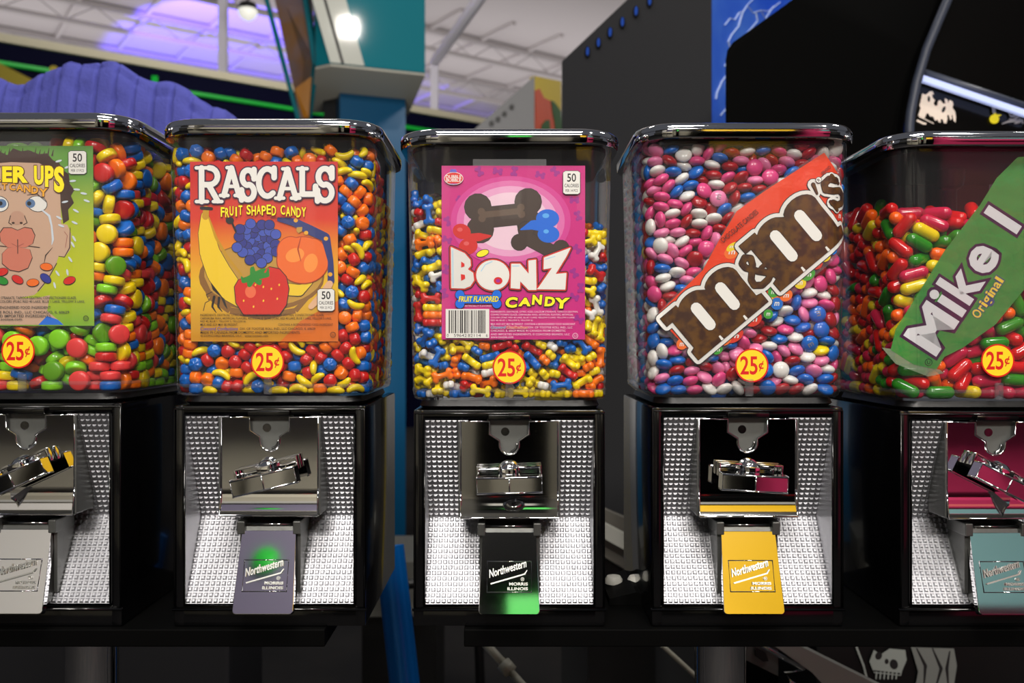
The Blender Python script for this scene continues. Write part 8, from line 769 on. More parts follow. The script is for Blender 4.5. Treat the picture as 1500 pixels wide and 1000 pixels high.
CC = {
 1: {'tablet': [('yellow', (236, 208, 0), 22), ('blue', (0, 98, 190), 22), ('orange', (248, 118, 0), 22), ('green', (90, 150, 10), 8), ('red', (196, 26, 24), 14), ('lime', (128, 205, 30), 4), ('coral', (222, 62, 62), 4)]},
 2: {'banana': [('yellow', (244, 216, 0), 1)], 'orange': [('orange', (250, 160, 0), 1)], 'berry': [('blue', (0, 92, 205), 1)], 'strawberry': [('red', (226, 40, 14), 1)]},
 3: {'bone': [('yellow', (244, 220, 0), 40), ('blue', (0, 98, 214), 20), ('red', (205, 24, 20), 12), ('white', (222, 220, 215), 14), ('orange', (252, 122, 0), 13)]},
 4: {'button': [('hot pink', (212, 68, 128), 20), ('light pink', (222, 120, 165), 14), ('blue', (0, 100, 200), 19), ('white', (212, 208, 202), 19), ('dark red', (160, 14, 26), 24), ('yellow', (230, 200, 0), .4)]},
 5: {'capsule': [('red', (200, 20, 20), 26), ('orange', (245, 98, 10), 22), ('yellow', (226, 200, 20), 24), ('green', (40, 130, 25), 16), ('raspberry', (196, 30, 70), 14)]},
}
NAME = {'tablet': 'tablet_candy', 'banana': 'banana_candy', 'orange': 'orange_candy', 'berry': 'berry_candy', 'strawberry': 'strawberry_candy', 'bone': 'bone_candy', 'button': 'button_candy', 'capsule': 'capsule_candy'}
SAY = {'tablet': 'round tablet candy', 'banana': 'banana-shaped candy', 'orange': 'orange-shaped candy', 'berry': 'bumpy berry candy', 'strawberry': 'strawberry-shaped candy', 'bone': 'bone-shaped candy', 'button': 'button-shaped candy', 'capsule': 'capsule-shaped candy'}
GRP = {'tablet': 'round tablets in the leftmost machine', 'banana': 'banana candies in the fruit candy machine', 'orange': 'orange candies in the fruit candy machine', 'berry': 'berry candies in the fruit candy machine', 'strawberry': 'strawberry candies in the fruit candy machine',
       'bone': 'bone candies in the middle machine', 'button': 'chocolate candies in the wrapper machine', 'capsule': 'capsule candies in the rightmost machine'}
KINDS = {1: ['tablet'], 2: ['banana', 'orange', 'berry', 'strawberry'], 3: ['bone'], 4: ['button'], 5: ['capsule']}
CARDBOX = {1: (-80, 215, 138, 478), 2: (279, 237, 495, 500), 3: (647, 243, 857, 497), 4: (960, 225, 1245, 530), 5: (1310, 240, 1560, 545)}
CMESH = {}
def candy_mesh(shape, col, c):
    key = (shape, col)
    if key not in CMESH:
        o = SHAPE[shape].build(NAME[shape], cm(col + ' ' + shape if shape in ('capsule',) else col, c, .18 if shape == 'capsule' else .27, .3 if shape == 'capsule' else .12, .25 if shape == 'capsule' else .04), None, True, 60 if shape == 'x' else None)
        me = o.data; bpy.data.objects.remove(o); CMESH[key] = me
    return CMESH[key]
def letter_m():
    v, f = text_mesh('m', .02)
    ax, bx = min(p[0] for p in v), max(p[0] for p in v); ay, by = min(p[1] for p in v), max(p[1] for p in v); s_ = .0046 / (bx - ax); g = G()
    q = []
    for p in v:
        x = (p[0] - (ax + bx) / 2) * s_; y = (p[1] - (ay + by) / 2) * s_; q.append((x, y, .0042 * math.sqrt(max(0, 1 - (x * x + y * y) / .0073 ** 2)) + .00012))
    g.add(q, f); o = g.build('printed_letter', mat('grey print on candy', (120, 115, 120), .5), None, recalc=False); me = o.data; bpy.data.objects.remove(o); return me
LETTER = letter_m()
rng = random.Random(5)
def pick(opts, px, py, tank):
    if tank == 1 and py > 470: opts = [(n_, c_, w_ * {'lime': 7, 'coral': 5, 'blue': .6, 'orange': .6}.get(n_, 1)) for n_, c_, w_ in opts]
    if tank == 5: opts = [(n_, c_, w_ * ({'red': 1.8, 'orange': 1.3}.get(n_, .8) if px < 1330 and py < 480 else {'raspberry': 2.2, 'green': 1.2}.get(n_, .8))) for n_, c_, w_ in opts]
    t = rng.random() * sum(o_[2] for o_ in opts)
    for o_ in opts:
        t -= o_[2]
        if t <= 0: return o_
    return opts[0]
SHORT = {'hot pink': 'pink', 'light pink': 'pale pink', 'dark red': 'red'}
ALL = []
for tank in range(1, 6):
    n1, n2, raw = PACK[tank]; st_ = 7 if tank == 2 else 6; L = machine_loc(tank); z0 = L.z + .194 * SZ[tank]
    items = []
    for k in range(n1 + n2):
        v = raw[k * st_:k * st_ + st_]; kd = v[0] if tank == 2 else 0; x, y, z, ra_, rb_, rc_ = v[-6:]
        loc = Vector((L.x + x / 4000 - .1, D + y / 4000 - .05, z0 + z / 4000 - .02)); q = Euler([math.radians(4 * t_) for t_ in (ra_, rb_, rc_)], 'XYZ').to_quaternion()
        px = 750 + F * loc.x / loc.y; py = 500 - F * (loc.z - ZC) / loc.y; sh = KINDS[tank][kd]
        col = pick(CC[tank][sh], px, py, tank); items.append((loc, q, px, py, sh, col))
    vis = items[:n1]
    for loc, q, px, py, sh, col in vis:
        nb_ = sorted(((a[2] - px) ** 2 + (a[3] - py) ** 2, a) for a in [(0, 0, a[2], a[3], a[4], a[5][0]) for a in vis] if (a[2] - px) ** 2 + (a[3] - py) ** 2 > 1)[:9]
        above = next((SHORT.get(a[5], a[5]) for d_, a in nb_ if a[3] < py - 5 and abs(a[2] - px) < 16), None)
        below = next((SHORT.get(a[5], a[5]) for d_, a in nb_ if a[3] > py + 5 and abs(a[2] - px) < 16), None)
        lf = next((SHORT.get(a[5], a[5]) for d_, a in nb_ if abs(a[3] - py) < 13 and a[2] < px - 6), None)
        rt = next((SHORT.get(a[5], a[5]) for d_, a in nb_ if abs(a[3] - py) < 13 and a[2] > px + 6), None)
        ax = q @ (Vector((1, 0, 0)) if sh in ('bone', 'capsule', 'banana') else Vector((0, 0, 1)))
        if sh in ('bone', 'capsule', 'banana'):
            ori = 'end-on' if abs(ax.y) > .8 else 'upright' if abs(ax.z) > .85 else 'level' if abs(ax.x) > .92 else 'slanting'
        else: ori = 'face-on' if abs(ax.y) > .85 else 'edge-on' if abs(ax.y) < .4 else 'tilted'
        b = CARDBOX[tank]
        low = 'at the tank floor' if py > 560 else 'under the card' if py > b[3] and b[0] < px < b[2] else 'near the lid' if py < 245 else 'beside the card' if tank < 4 else 'by the wrapper'
        if tank > 3: low = low.replace('card', 'wrapper')
        words = [col[0] if sh in ('tablet', 'bone', 'button', 'capsule') else {'banana': 'yellow', 'orange': 'orange', 'berry': 'blue', 'strawberry': 'red'}[sh], SAY[sh], ori + ',']
        rel_ = ('between %s and %s, ' % (lf, rt) if lf and rt else 'beside %s, ' % (lf or rt) if lf or rt else '') + ('below %s' % above if above else 'uppermost') + (', above %s' % below if below else ', lowest')
        lab = ' '.join(words) + ' ' + rel_ + ', ' + low
        o = bpy.data.objects.new(NAME[sh], candy_mesh(sh, col[0], col[1])); COL.objects.link(o); o.location = loc; o.rotation_mode = 'QUATERNION'; o.rotation_quaternion = q
        if sh == 'orange' and lab.startswith('orange orange'): lab = lab[7:]
        lab = lab.replace('round tablet candy', 'tablet').replace('-shaped candy', ' candy')
        if len(lab.split()) > 16: lab = lab.replace('beside the card', 'mid-tank').replace('by the wrapper', 'mid-tank')
        tag(o, ' '.join(lab.split()[:16]).rstrip(','), 'candy', GRP[sh])
        if sh == 'button' and abs(ax.y) > .86 and rng.random() < (.8 if col[0] == 'white' else .22):
            c = bpy.data.objects.new('printed_letter', LETTER); COL.objects.link(c); c.parent = o
            # turn the letter to face out
            if ax.y > 0: c.rotation_euler = (PI, 0, rng.uniform(0, 6))
            else: c.rotation_euler = (0, 0, rng.uniform(0, 6))
    # the rest, deeper in the tank, as one heap
    V = []; Fc = []; Mi = []; mats = []
    for loc, q, px, py, sh, col in items[n1:]:
        me = candy_mesh(sh, col[0], col[1]); m_ = me.materials[0]
        if m_ not in mats: mats.append(m_)
        b = len(V); V += [tuple(q @ v.co + loc) for v in me.vertices]; k = mats.index(m_)
        for p_ in me.polygons: Fc.append([b + j for j in p_.vertices]); Mi.append(k)
    me = bpy.data.meshes.new('candy_heap'); me.from_pydata(V, [], Fc)
    for m_ in mats: me.materials.append(m_)
    me.polygons.foreach_set('material_index', Mi); me.polygons.foreach_set('use_smooth', [True] * len(Fc))
    o = bpy.data.objects.new('candy_heap', me); COL.objects.link(o)
    tag(o, 'further %s heaped behind the front layer in %s' % ({1: 'round tablets', 2: 'fruit candies', 3: 'bone candies', 4: 'chocolate candies', 5: 'capsule candies'}[tank], {1: 'the leftmost tank', 2: 'the second tank', 3: 'the middle tank', 4: 'the fourth tank', 5: 'the rightmost tank'}[tank]), 'candy', kind='stuff')
# ------------------------------------------------------------------ printed cards inside the tanks
def colm(name, c, rough=.42): return mat(name + ' print', c, rough, coat=.25)
WHITE = colm('white', (228, 226, 220)); DARK = colm('near black', (26, 20, 24)); REDP = colm('red', (212, 30, 24)); YELP = colm('yellow', (242, 222, 20)); BLUEP = colm('blue', (20, 110, 220))
BROWN = colm('brown', (70, 42, 26)); GREENP = colm('green', (30, 140, 40)); ORP = colm('orange', (240, 110, 20)); GREYP = colm('grey', (120, 112, 110))
def card(tank, x0, y0, x1, y1, face, label, rotz=0):
    d = D - .0030; k = d / F; cx, cy = (x0 + x1) / 2, (y0 + y1) / 2; p = P(cx, cy, d); L = machine_loc(tank)
    t = ((p.z - L.z) / SZ[tank] - .194) / .214
    p = P(cx, cy, D - .0043 - .003 * t + .0018 + .0011)
    r = empty('candy_card', p, label, 'card', rot=(.0145, math.radians(rotz), 0))
    w_, h_ = (x1 - x0) * k / 2, (y1 - y0) * k / 2
    G().box(-w_, w_, 0, .0004, -h_, h_).build('card_board', face, r)
    return r, Art(r, cx, cy, k)
def calories(a, x0, y0, x1, y1, per):
    a.poly([(x0, y0 + 3), (x0 + 4, y0), (x1 - 4, y0), (x1, y0 + 3), (x1, y1 - 3), (x1 - 4, y1), (x0 + 4, y1), (x0, y1 - 3)], DARK); a.up()
    a.poly([(x0 + .8, y0 + 3), (x0 + 4, y0 + .8), (x1 - 4, y0 + .8), (x1 - .8, y0 + 3), (x1 - .8, y1 - 3), (x1 - 4, y1 - .8), (x0 + 4, y1 - .8), (x0 + .8, y1 - 3)], WHITE); a.up()
    w_ = x1 - x0; h = y1 - y0
    a.text('50', x0 + w_ * .25, y0 + h * .12, x1 - w_ * .25, y0 + h * .47, DARK, .015); a.text('CALORIES', x0 + w_ * .1, y0 + h * .55, x1 - w_ * .1, y0 + h * .70, DARK, .01)
    a.text(per, x0 + w_ * .16, y0 + h * .78, x1 - w_ * .16, y0 + h * .89, DARK, .005)
    a.done('calorie_box', 'white calorie box')
def smallprint(a, lines, m):
    for (t, x0, y0, x1, y1) in lines: a.text(t, x0, y0, x1, y1, m, .006)
    a.done('small_print')
def circle_u(a, x, y, r, m):
    a.line([(x + r * math.cos(t * PI / 9), y + r * math.sin(t * PI / 9)) for t in range(19)], .8, m, False); a.text('U', x - r * .45, y - r * .5, x + r * .45, y + r * .5, m)

# card 1: sour tablets
r, a = card(1, -80, 214, 137, 477, gradmat('green to yellow print', [(0, (120, 172, 40)), (.25, (190, 196, 20)), (.6, (170, 186, 30)), (.85, (96, 150, 60))], 'Z', .45, .2), 'green and yellow card with a puckered face in the leftmost machine')
SKIN = colm('skin', (200, 165, 140)); HAIR = colm('brown hair', (66, 44, 38)); LIP = colm('lip pink', (205, 120, 98)); LIPD = colm('lip shade', (150, 75, 70))
def z5(pts): return [(x / 3.448, 200 + y / 3.448) for x, y in pts]
hair = [(-200, 120), (-60, 90), (0, 75), (40, 95), (70, 60), (110, 75), (150, 70), (200, 90), (240, 85), (270, 120), (300, 130), (320, 170), (350, 190), (355, 240), (378, 270), (360, 300), (375, 335), (345, 370), (350, 420), (320, 440), (300, 300), (260, 180), (-200, 180)]
a.poly(z5(hair), HAIR)
for k in range(14): x = -20 + k * 22; a.line(z5([(x, 100), (x + 8, 58 + (k % 3) * 8)]), [3, .6], HAIR, False)
a.up()
a.poly(z5([(-240, 150), (-60, 140), (60, 130), (200, 135), (270, 170), (305, 260), (310, 440), (340, 445), (360, 490), (355, 570), (325, 610), (295, 605), (280, 650), (250, 710), (205, 770), (170, 800), (90, 815), (-240, 815)]), SKIN); a.up()
a.poly(z5([(-240, 815), (180, 815), (250, 800), (235, 880), (320, 950), (-240, 950)]), SKIN); a.poly(z5([(190, 950), (235, 905), (290, 925), (318, 950)]), BLUEP); a.up()
a.line(z5([(355, 460), (352, 560), (325, 608), (296, 604)]), [1, 1.6, 1.2, 1], HAIR); a.line(z5([(325, 480), (340, 500), (330, 560)]), .8, LIPD); a.line(z5([(265, 560), (230, 600), (222, 640)]), [.6, 2, .6], HAIR); a.line(z5([(285, 640), (240, 720), (190, 780)]), 1.4, HAIR)
# eyes
for ex, ix in ((190, 155), (-5, 10)):
    a.ell(*z5([(ex, 340)])[0], 15, 12, DARK, 10); a.up(); a.ell(*z5([(ex, 340)])[0], 14, 11, WHITE, 10); a.up(); a.ell(*z5([(ix, 338)])[0], 7.2, 6.6, colm('iris blue', (90, 120, 160))); a.up(); a.ell(*z5([(ix - 6, 338)])[0], 3.2, 3.2, DARK); a.up()
a.line(z5([(140, 295), (190, 290), (235, 330)]), [.8, 1.6, .8], HAIR)
a.ell(*z5([(88, 410)])[0], 11, 10, colm('nose', (190, 148, 125))); a.up(); a.line(z5([(55, 400), (45, 435), (60, 445)]), 1.2, HAIR); a.line(z5([(125, 400), (138, 435), (120, 445)]), 1.2, HAIR); a.ell(*z5([(68, 436)])[0], 2.2, 1.6, HAIR); a.ell(*z5([(108, 436)])[0], 2.2, 1.6, HAIR)
a.line(z5([(0, 552), (60, 558), (90, 556), (140, 552), (200, 560)]), 1.4, HAIR); a.up()
for pts in ([(90, 558), (40, 560), (5, 530), (0, 490), (20, 462), (60, 462), (90, 475), (125, 460), (160, 466), (176, 500), (165, 540), (130, 560)], [(90, 556), (40, 562), (12, 590), (12, 640), (50, 672), (95, 680), (140, 662), (162, 610), (150, 570)]):
    a.poly(z5([(88 + (x - 88) * 1.04, 565 + (y - 565) * 1.04) for x, y in pts]), HAIR); a.up(); a.poly(z5(pts), LIP); a.up()
a.line(z5([(90, 520), (90, 590)]), 1.3, HAIR); a.line(z5([(60, 540), (90, 556), (120, 540)]), .8, LIPD)
a.done('puckered_face', 'puckered face print')
TEAR = colm('tear', (205, 215, 225))
a.line(z5([(215, 372), (250, 400), (262, 450), (268, 520), (262, 545)]), [2, 3.4, 2.6, 3.2, 1], TEAR)
for x, y, an in ((300, 125, -15), (345, 155, -20), (370, 225, -5), (390, 268, 5), (425, 288, 10), (330, 330, -12), (300, 410, 30), (440, 325, 20), (385, 375, 30), (378, 435, 25), (375, 515, 60), (368, 545, 60), (355, 620, 55), (340, 685, 80), (290, 690, 55), (275, 750, 75), (310, 450, 20)):
    a.ell(*z5([(x, y)])[0], 5, 1.6, TEAR, an, 10)
a.done('tears')
for x, y, m_, an in ((234, 658, ORP, 5), (230, 716, colm('dark blue', (40, 50, 150)), 40), (350, 727, REDP, -20), (165, 738, ORP, -5), (88, 722, REDP, 30), (10, 684, REDP, -15), (10, 728, GREENP, 20)):
    a.ell(*z5([(x, y)])[0], 9.6, 6.2, DARK, an, 18); a.up(); a.ell(*z5([(x, y - 1)])[0], 8.8, 5.2, m_, an, 18)
a.done('candy_print')
for ch, x0, y0, x1, y1 in (('P', -62, 243, -48, 270), ('U', -47, 243, -32, 270), ('C', -31, 243, -14, 270), ('K', -12, 244, 3, 266), ('E', 4.5, 244, 19, 267), ('R', 20, 244, 42, 268), ('U', 51, 243, 65, 271), ('P', 67, 243, 80, 274), ('S', 80, 244, 95, 282)):
    a.text(ch, x0, y0, x1, y1, YELP, .05, 0, colm('title brown', (95, 50, 20)), .035)
a.done('title_lettering', 'yellow title lettering')
for ch, x0, y0, x1, y1 in (('T', -36, 271, -28, 280), ('A', -28, 271, -18, 280), ('R', -6, 268, 3, 277), ('T', 4, 268.5, 12, 278), ('C', 15, 269, 24, 279), ('A', 25, 270, 35, 280), ('N', 36, 271, 46, 282), ('D', 47, 273, 57, 284), ('Y', 58, 276, 71, 288)):
    a.text(ch, x0, y0, x1, y1, colm('title orange', (240, 170, 40)), .03, 0, colm('title brown', (95, 50, 20)), .035)
a.done('subtitle_lettering')
smallprint(a, [('INGREDIENTS: DEXTROSE, CALCIUM STEARATE, TAPIOCA DEXTRIN, CONFECTIONERS GLAZE,', -70, 434, 112, 438.5), ('ARTIFICIAL FLAVORS, ARTIFICIAL COLORS (FD&C RED 40 LAKE, BLUE 1 LAKE, YELLOW 5 LAKE,', -70, 439.5, 124, 444), ('CONTAINS A BIOENGINEERED FOOD INGREDIENT', -40, 448, 74, 452), ('DIV. OF TOOTSIE ROLL IND., LLC CHICAGO, IL 60629', -45, 455, 101, 459.5), ('DOMESTIC AND IMPORTED INGREDIENTS.', -40, 460.5, 75, 464.5), ('www.tootsie.com', -15, 465.5, 32, 469)], colm('dark grey', (70, 70, 66)))
circle_u(a, 125.5, 466, 3.6, DARK); a.done('kosher_mark')
calories(a, 101, 221, 128.5, 256, 'PER 17 PCS')

# card 2: fruit candy
r, a = card(2, 279, 237, 495, 500, gradmat('red to yellow print', [(0, (205, 140, 20)), (.14, (214, 160, 30)), (.32, (236, 190, 30)), (.55, (232, 130, 20)), (.68, (218, 50, 22)), (.9, (204, 30, 26))], 'Z', .42, .25), 'red and orange card with cartoon fruit bowl and white slab title')
def z8(pts): return [(270 + x / 3.45, 220 + y / 3.45) for x, y in pts]
ORC = colm('deep orange', (222, 110, 10)); a.poly([(410, 500), (440, 470), (495, 440), (495, 500)], ORC); a.poly([(410, 500), (450, 470), (430, 490), (420, 500)], ORC); a.up()
BOWL = colm('bowl gold', (196, 150, 60)); BOWLD = colm('bowl shade', (140, 95, 40))
a.ell(*z8([(390, 640)])[0], 92, 50, BOWLD, 0, 30); a.up(); a.ell(*z8([(395, 630)])[0], 88, 46, BOWL, 0, 30); a.up(); a.line(z8([(100, 560), (90, 640), (130, 740), (230, 810), (400, 840), (560, 810), (650, 720)]), [2, 6, 9, 10, 10, 8, 3], BOWLD, False); a.up()
a.line(z8([(130, 640), (150, 700), (190, 740)]), [3, 5, 3], DARK); 
for q in ([(150, 740), (140, 790), (160, 820)], [(175, 745), (170, 790), (190, 815)], [(190, 740), (205, 780), (215, 800)]): a.line(z8(q), [4, 3, 1], DARK)
a.line(z8([(95, 810), (105, 770), (125, 760), (110, 730), (140, 715)]), 1, DARK)
a.done('bowl')
BY = colm('banana yellow', (244, 206, 40)); BYD = colm('banana shade', (200, 150, 20))
ban = [(105, 330), (110, 420), (130, 520), (175, 620), (240, 710), (310, 770)]
a.line(z8(ban), [12, 24, 31, 37, 35, 24], DARK); a.up(); a.line(z8(ban), [10.5, 22.5, 29.5, 35.5, 33.5, 22.5], BY); a.up()
a.line(z8([(125, 340), (160, 440), (215, 540), (290, 630)]), [2, 4, 5, 3], BYD); a.line(z8([(108, 335), (112, 295)]), [10, 8], BYD); a.up(); a.line(z8([(88, 293), (138, 296)]), 5, DARK); a.done('banana_print')
a.line(z8([(500, 700), (580, 710), (640, 670)]), [20, 18, 6], DARK); a.up(); a.line(z8([(500, 700), (580, 708), (638, 670)]), [18, 16, 5], BY); a.done('banana_print')
BB = colm('berry blue', (40, 48, 140)); BB2 = colm('berry light', (62, 84, 185)); br = random.Random(3)
for k in range(34):
    an = k * 2.4; rr = 28 * math.sqrt((k + .5) / 34); cx, cy = z8([(372, 465)])[0]; a.ell(cx + rr * 1.18 * math.cos(an), cy + rr * 1.12 * math.sin(an), 8.2, 7.8, DARK, 0, 14); a.up(); a.ell(cx + rr * 1.18 * math.cos(an), cy + rr * 1.12 * math.sin(an), 7.4, 7, BB if k % 2 else BB2, 0, 14)
a.line(z8([(262, 410), (240, 360)]), 3, DARK); a.ell(*z8([(232, 355)])[0], 6, 5, DARK); a.done('berry_print')
PC = colm('peach orange', (240, 108, 34)); PC2 = colm('peach light', (250, 150, 60))
for (x, y, rx, ry) in ((600, 555, 39, 35), (540, 510, 21, 22), (650, 520, 20, 22)): a.ell(*z8([(x, y)])[0], rx, ry, colm('peach edge', (180, 60, 20)), 0, 30)
a.up()
for (x, y, rx, ry) in ((600, 555, 37.6, 33.6), (540, 510, 19.8, 20.8), (650, 520, 18.6, 20.8)): a.ell(*z8([(x, y)])[0], rx, ry, PC, 0, 30)
a.up(); a.ell(*z8([(560, 530)])[0], 14, 10, PC2, -20); a.ell(*z8([(640, 570)])[0], 10, 14, PC2, 15); a.line(z8([(590, 440), (575, 500), (590, 560)]), [1, 2.4, 1], colm('peach edge', (180, 60, 20))); a.done('peach_print')
SR = colm('strawberry red', (214, 28, 20))
sp = [(255, 690), (275, 655), (320, 640), (380, 625), (430, 590), (480, 600), (515, 640), (528, 700), (515, 780), (480, 830), (300, 830), (262, 770)]
a.poly(z8([(392 + (x - 392) * 1.03, 715 + (y - 715) * 1.03) for x, y in sp]), DARK); a.up(); a.poly(z8(sp), SR); a.up(); a.ell(*z8([(335, 715)])[0], 8, 9, colm('strawberry light', (240, 110, 70)))
for x, y in ((300, 760), (350, 790), (400, 760), (440, 700), (470, 750), (400, 690), (360, 680), (480, 680)): a.ell(*z8([(x, y)])[0], 1.2, 1.8, BY, 10, 8)
a.up()
for q in ([(350, 640), (300, 660), (290, 640)], [(350, 640), (330, 680), (320, 670)], [(350, 640), (380, 670), (390, 655)], [(350, 640), (420, 630), (425, 600)], [(350, 640), (345, 600), (350, 590)], [(350, 635), (395, 610), (410, 600)]): a.line(z8(q), [10, 7, 2], GREENP)
a.done('strawberry_print')
NAVY = colm('navy', (40, 52, 120))
a.line(z8([(480, 350), (560, 365), (640, 405), (715, 440), (740, 560), (742, 660)]), [6, 12, 14, 13, 8, 10], NAVY); a.up()
for x, y in ((565, 355), (617, 418), (717, 447), (738, 627)): a.ell(*z8([(x, y)])[0], 3.2, 3, colm('gold button', (235, 170, 40)))
a.poly(z8([(570, 390), (598, 388), (596, 410), (580, 420), (568, 408)]), BOWL); a.line(z8([(735, 675), (700, 730), (640, 790)]), [10, 12, 8], colm('sleeve skin', (228, 180, 140))); a.done('blue_sleeve')
boxes = [z8([(62, 84), (196, 268)]), z8([(186, 84), (298, 236)]), z8([(283, 96), (368, 256)]), z8([(366, 90), (470, 240)]), z8([(464, 90), (586, 250)]), z8([(574, 90), (674, 232)]), z8([(664, 88), (762, 262)])]
slab_word(a, 'RASCALS', [(b0[0], b0[1], b1[0], b1[1]) for b0, b1 in boxes], 8.2, WHITE, colm('title shadow', (60, 20, 60)), 3.8)
a.done('title_lettering', 'white slab title lettering')
for wd__, xs in (('FRUIT', (188, 300)), ('SHAPED', (318, 470)), ('CANDY', (490, 622))):
    n_ = len(wd__); 
    for k, ch in enumerate(wd__):
        xa = xs[0] + (xs[1] - xs[0]) * k / n_; xb = xs[0] + (xs[1] - xs[0]) * (k + .86) / n_
        if ch == 'I': xa += 7; xb -= 5
        cxm = (xa + xb) / 2; dy = 14 * ((cxm - 400) / 210) ** 2 + (6 if k % 2 else 0)
        (p0x, p0y), (p1x, p1y) = z8([(xa, 276 + dy), (xb, 324 + dy)]); a.text(ch, p0x, p0y, p1x, p1y, YELP, .02, 0, colm('title maroon', (120, 30, 10)), .035)
a.done('subtitle_lettering', 'yellow subtitle lettering')
smallprint(a, [('ARTIFICIALLY FLAVORED', 397, 317.5, 428, 320.5), ('INGREDIENTS: DEXTROSE, CITRIC ACID, CALCIUM STEARATE, TAPIOCA DEXTRIN, CONFECTIONERS GLAZE,', 294, 459.5, 475, 463.5), ('CARNAUBA WAX, ARTIFICIAL FLAVORS, ARTIFICIAL COLORS (FD&C RED 40 LAKE, BLUE 1 LAKE, YELLOW 5 LAKE,', 294, 464.5, 486, 468.5), ('RED 40, BLUE 1, YELLOW 5, YELLOW 6).', 294, 469, 361, 472.5), ('MILK AND SOY MAY BE PRESENT.', 294, 473.5, 349, 477), ('CONTAINS A BIOENGINEERED FOOD INGREDIENT', 408, 473.5, 488, 477), ('DIV. OF TOOTSIE ROLL IND., LLC CHICAGO, IL 60629', 352, 479.5, 462, 483.5), ('MADE IN CANADA FROM DOMESTIC AND IMPORTED INGREDIENTS.', 294, 484.8, 440, 488.5), ('© CONCORD BRANDS, ULC   www.tootsie.com', 294, 490, 393, 493.5)], INK)
a.text('Concord Confections', 294, 478.5, 349, 483.8, colm('logo blue', (60, 60, 150)), .012, .25); a.done('maker_lettering')
circle_u(a, 488, 490, 3.8, DARK); a.done('kosher_mark')
calories(a, 465, 422.5, 491, 456, 'PER 22 PCS')

# card 3: bone candy
MAG = mat('magenta card print', (206, 22, 128), .42, coat=.25)
r, a = card(3, 647, 243, 857, 497, MAG, 'magenta card with bone shapes and big white title in the middle machine')
def z6(pts): return [(640 + x / 3.702, 235 + y / 3.702) for x, y in pts]
PUR = colm('violet', (160, 26, 140))
def boneart(x, y, L_, w_, an, m, out=None, cap=1.0):
    for ex, mm in ((1.6, out), (0, m)):
        if mm is None: continue
        c_, s_ = math.cos(math.radians(an)), math.sin(math.radians(an)); dx, dy = L_ / 2 * c_, L_ / 2 * s_
        a.line([(x - dx, y - dy), (x + dx, y + dy)], w_ + ex, mm, False)
        for sg in (-1, 1):
            for t_ in (-1, 1): a.ell(x + sg * dx - t_ * s_ * w_ * .55, y + sg * dy + t_ * c_ * w_ * .55, w_ * .62 * cap + ex / 2, m=mm, n=14)
        a.up()
for x, y, an in ((60, 330, 60), (130, 215, 30), (560, 80, 15), (640, 60, 50), (745, 215, 0), (765, 300, 70), (55, 430, 20), (760, 480, 50), (745, 610, 60), (50, 590, 110), (745, 740, 20), (330, 60, 10), (40, 720, 70), (420, 60, 100), (620, 790, 20), (780, 690, 90), (230, 60, 60), (700, 510, 10), (770, 860, 30)): boneart(*z6([(x, y)])[0], 9, 4.4, an, PUR)
a.done('bone_pattern')
PK = [colm('pink glow %d' % k, c) for k, c in enumerate(((214, 60, 150), (224, 110, 175), (234, 165, 205), (240, 205, 222)))]
for k, s_ in enumerate((1, .9, .78, .64)): a.ell(*z6([(400, 330)])[0], 88 * s_, 66 * s_, PK[k], 0, 40); a.up()
a.done('pale_burst')
# plain generic treats in place of the cartoon animal
TB = colm('toffee brown', (62, 44, 34)); TB2 = colm('toffee light', (96, 74, 58))
boneart(*z6([(365, 300)])[0], 74, 30, -6, TB, DARK, 1.05); boneart(*z6([(350, 285)])[0], 58, 9, -6, TB2); boneart(*z6([(560, 460)])[0], 58, 19, 28, TB, DARK); a.done('brown_bone_print', 'dark brown bone print')
a.line(z6([(290, 410), (230, 415), (170, 420)]), [3, 12, 12], REDP); a.ell(*z6([(135, 385)])[0], 13.5, 11, REDP, 20); a.ell(*z6([(170, 465)])[0], 14, 12, REDP, -20); a.up(); a.ell(*z6([(125, 375)])[0], 4, 3, colm('rose shine', (226, 90, 90))); a.ell(*z6([(160, 450)])[0], 4, 3, MATS['rose shine print']); a.done('red_bone_print', 'red bone print')
BL = colm('bone blue', (0, 105, 220)); a.line(z6([(455, 375), (520, 350), (590, 355)]), [2, 14, 18], BL); a.ell(*z6([(600, 315)])[0], 17, 13.5, BL); a.ell(*z6([(605, 400)])[0], 16, 12.5, BL); a.up(); a.ell(*z6([(590, 300)])[0], 5, 3.5, colm('blue shine', (90, 175, 245))); a.ell(*z6([(592, 385)])[0], 4, 3, MATS['blue shine print']); a.done('blue_bone_print', 'blue bone print')
a.ell(*z6([(248, 503)])[0], 10, 5.4, DARK, -20); a.up(); a.ell(*z6([(248, 503)])[0], 9, 4.4, YELP, -20); a.done('yellow_tag_print')
# title letters as polygons
def letters(polys, m, grow=0):
    for P_ in polys:
        if grow:
            n_ = len(P_)
            for k in range(n_): a.line(z6([P_[k], P_[(k + 1) % n_]]), grow, m)
        a.poly(z6(P_), m)
ca = lambda cx, cy, r1, r2, n_=28: [(cx + r1 * math.cos(2 * PI * k / n_), cy + r2 * math.sin(2 * PI * k / n_)) for k in range(n_)]
Bp = [(78, 472), (150, 505), (180, 540), (182, 570), (165, 590), (195, 610), (200, 650), (180, 680), (150, 692), (80, 690)]
Op = ca(303, 622, 88, 80); Np = [(405, 562), (450, 562), (500, 620), (498, 545), (535, 540), (538, 700), (498, 700), (450, 650), (448, 694), (402, 690)]
Zp = [(582, 528), (722, 476), (700, 520), (640, 618), (700, 612), (694, 698), (545, 696), (552, 690), (628, 580), (580, 588)]
for mm, gr in ((DARK, 7.5), (REDP, 5.2), (WHITE, 1.2)): letters([Bp, Op, Np, Zp], mm, gr); a.up()
SHN = colm('letter shine', (150, 205, 235))
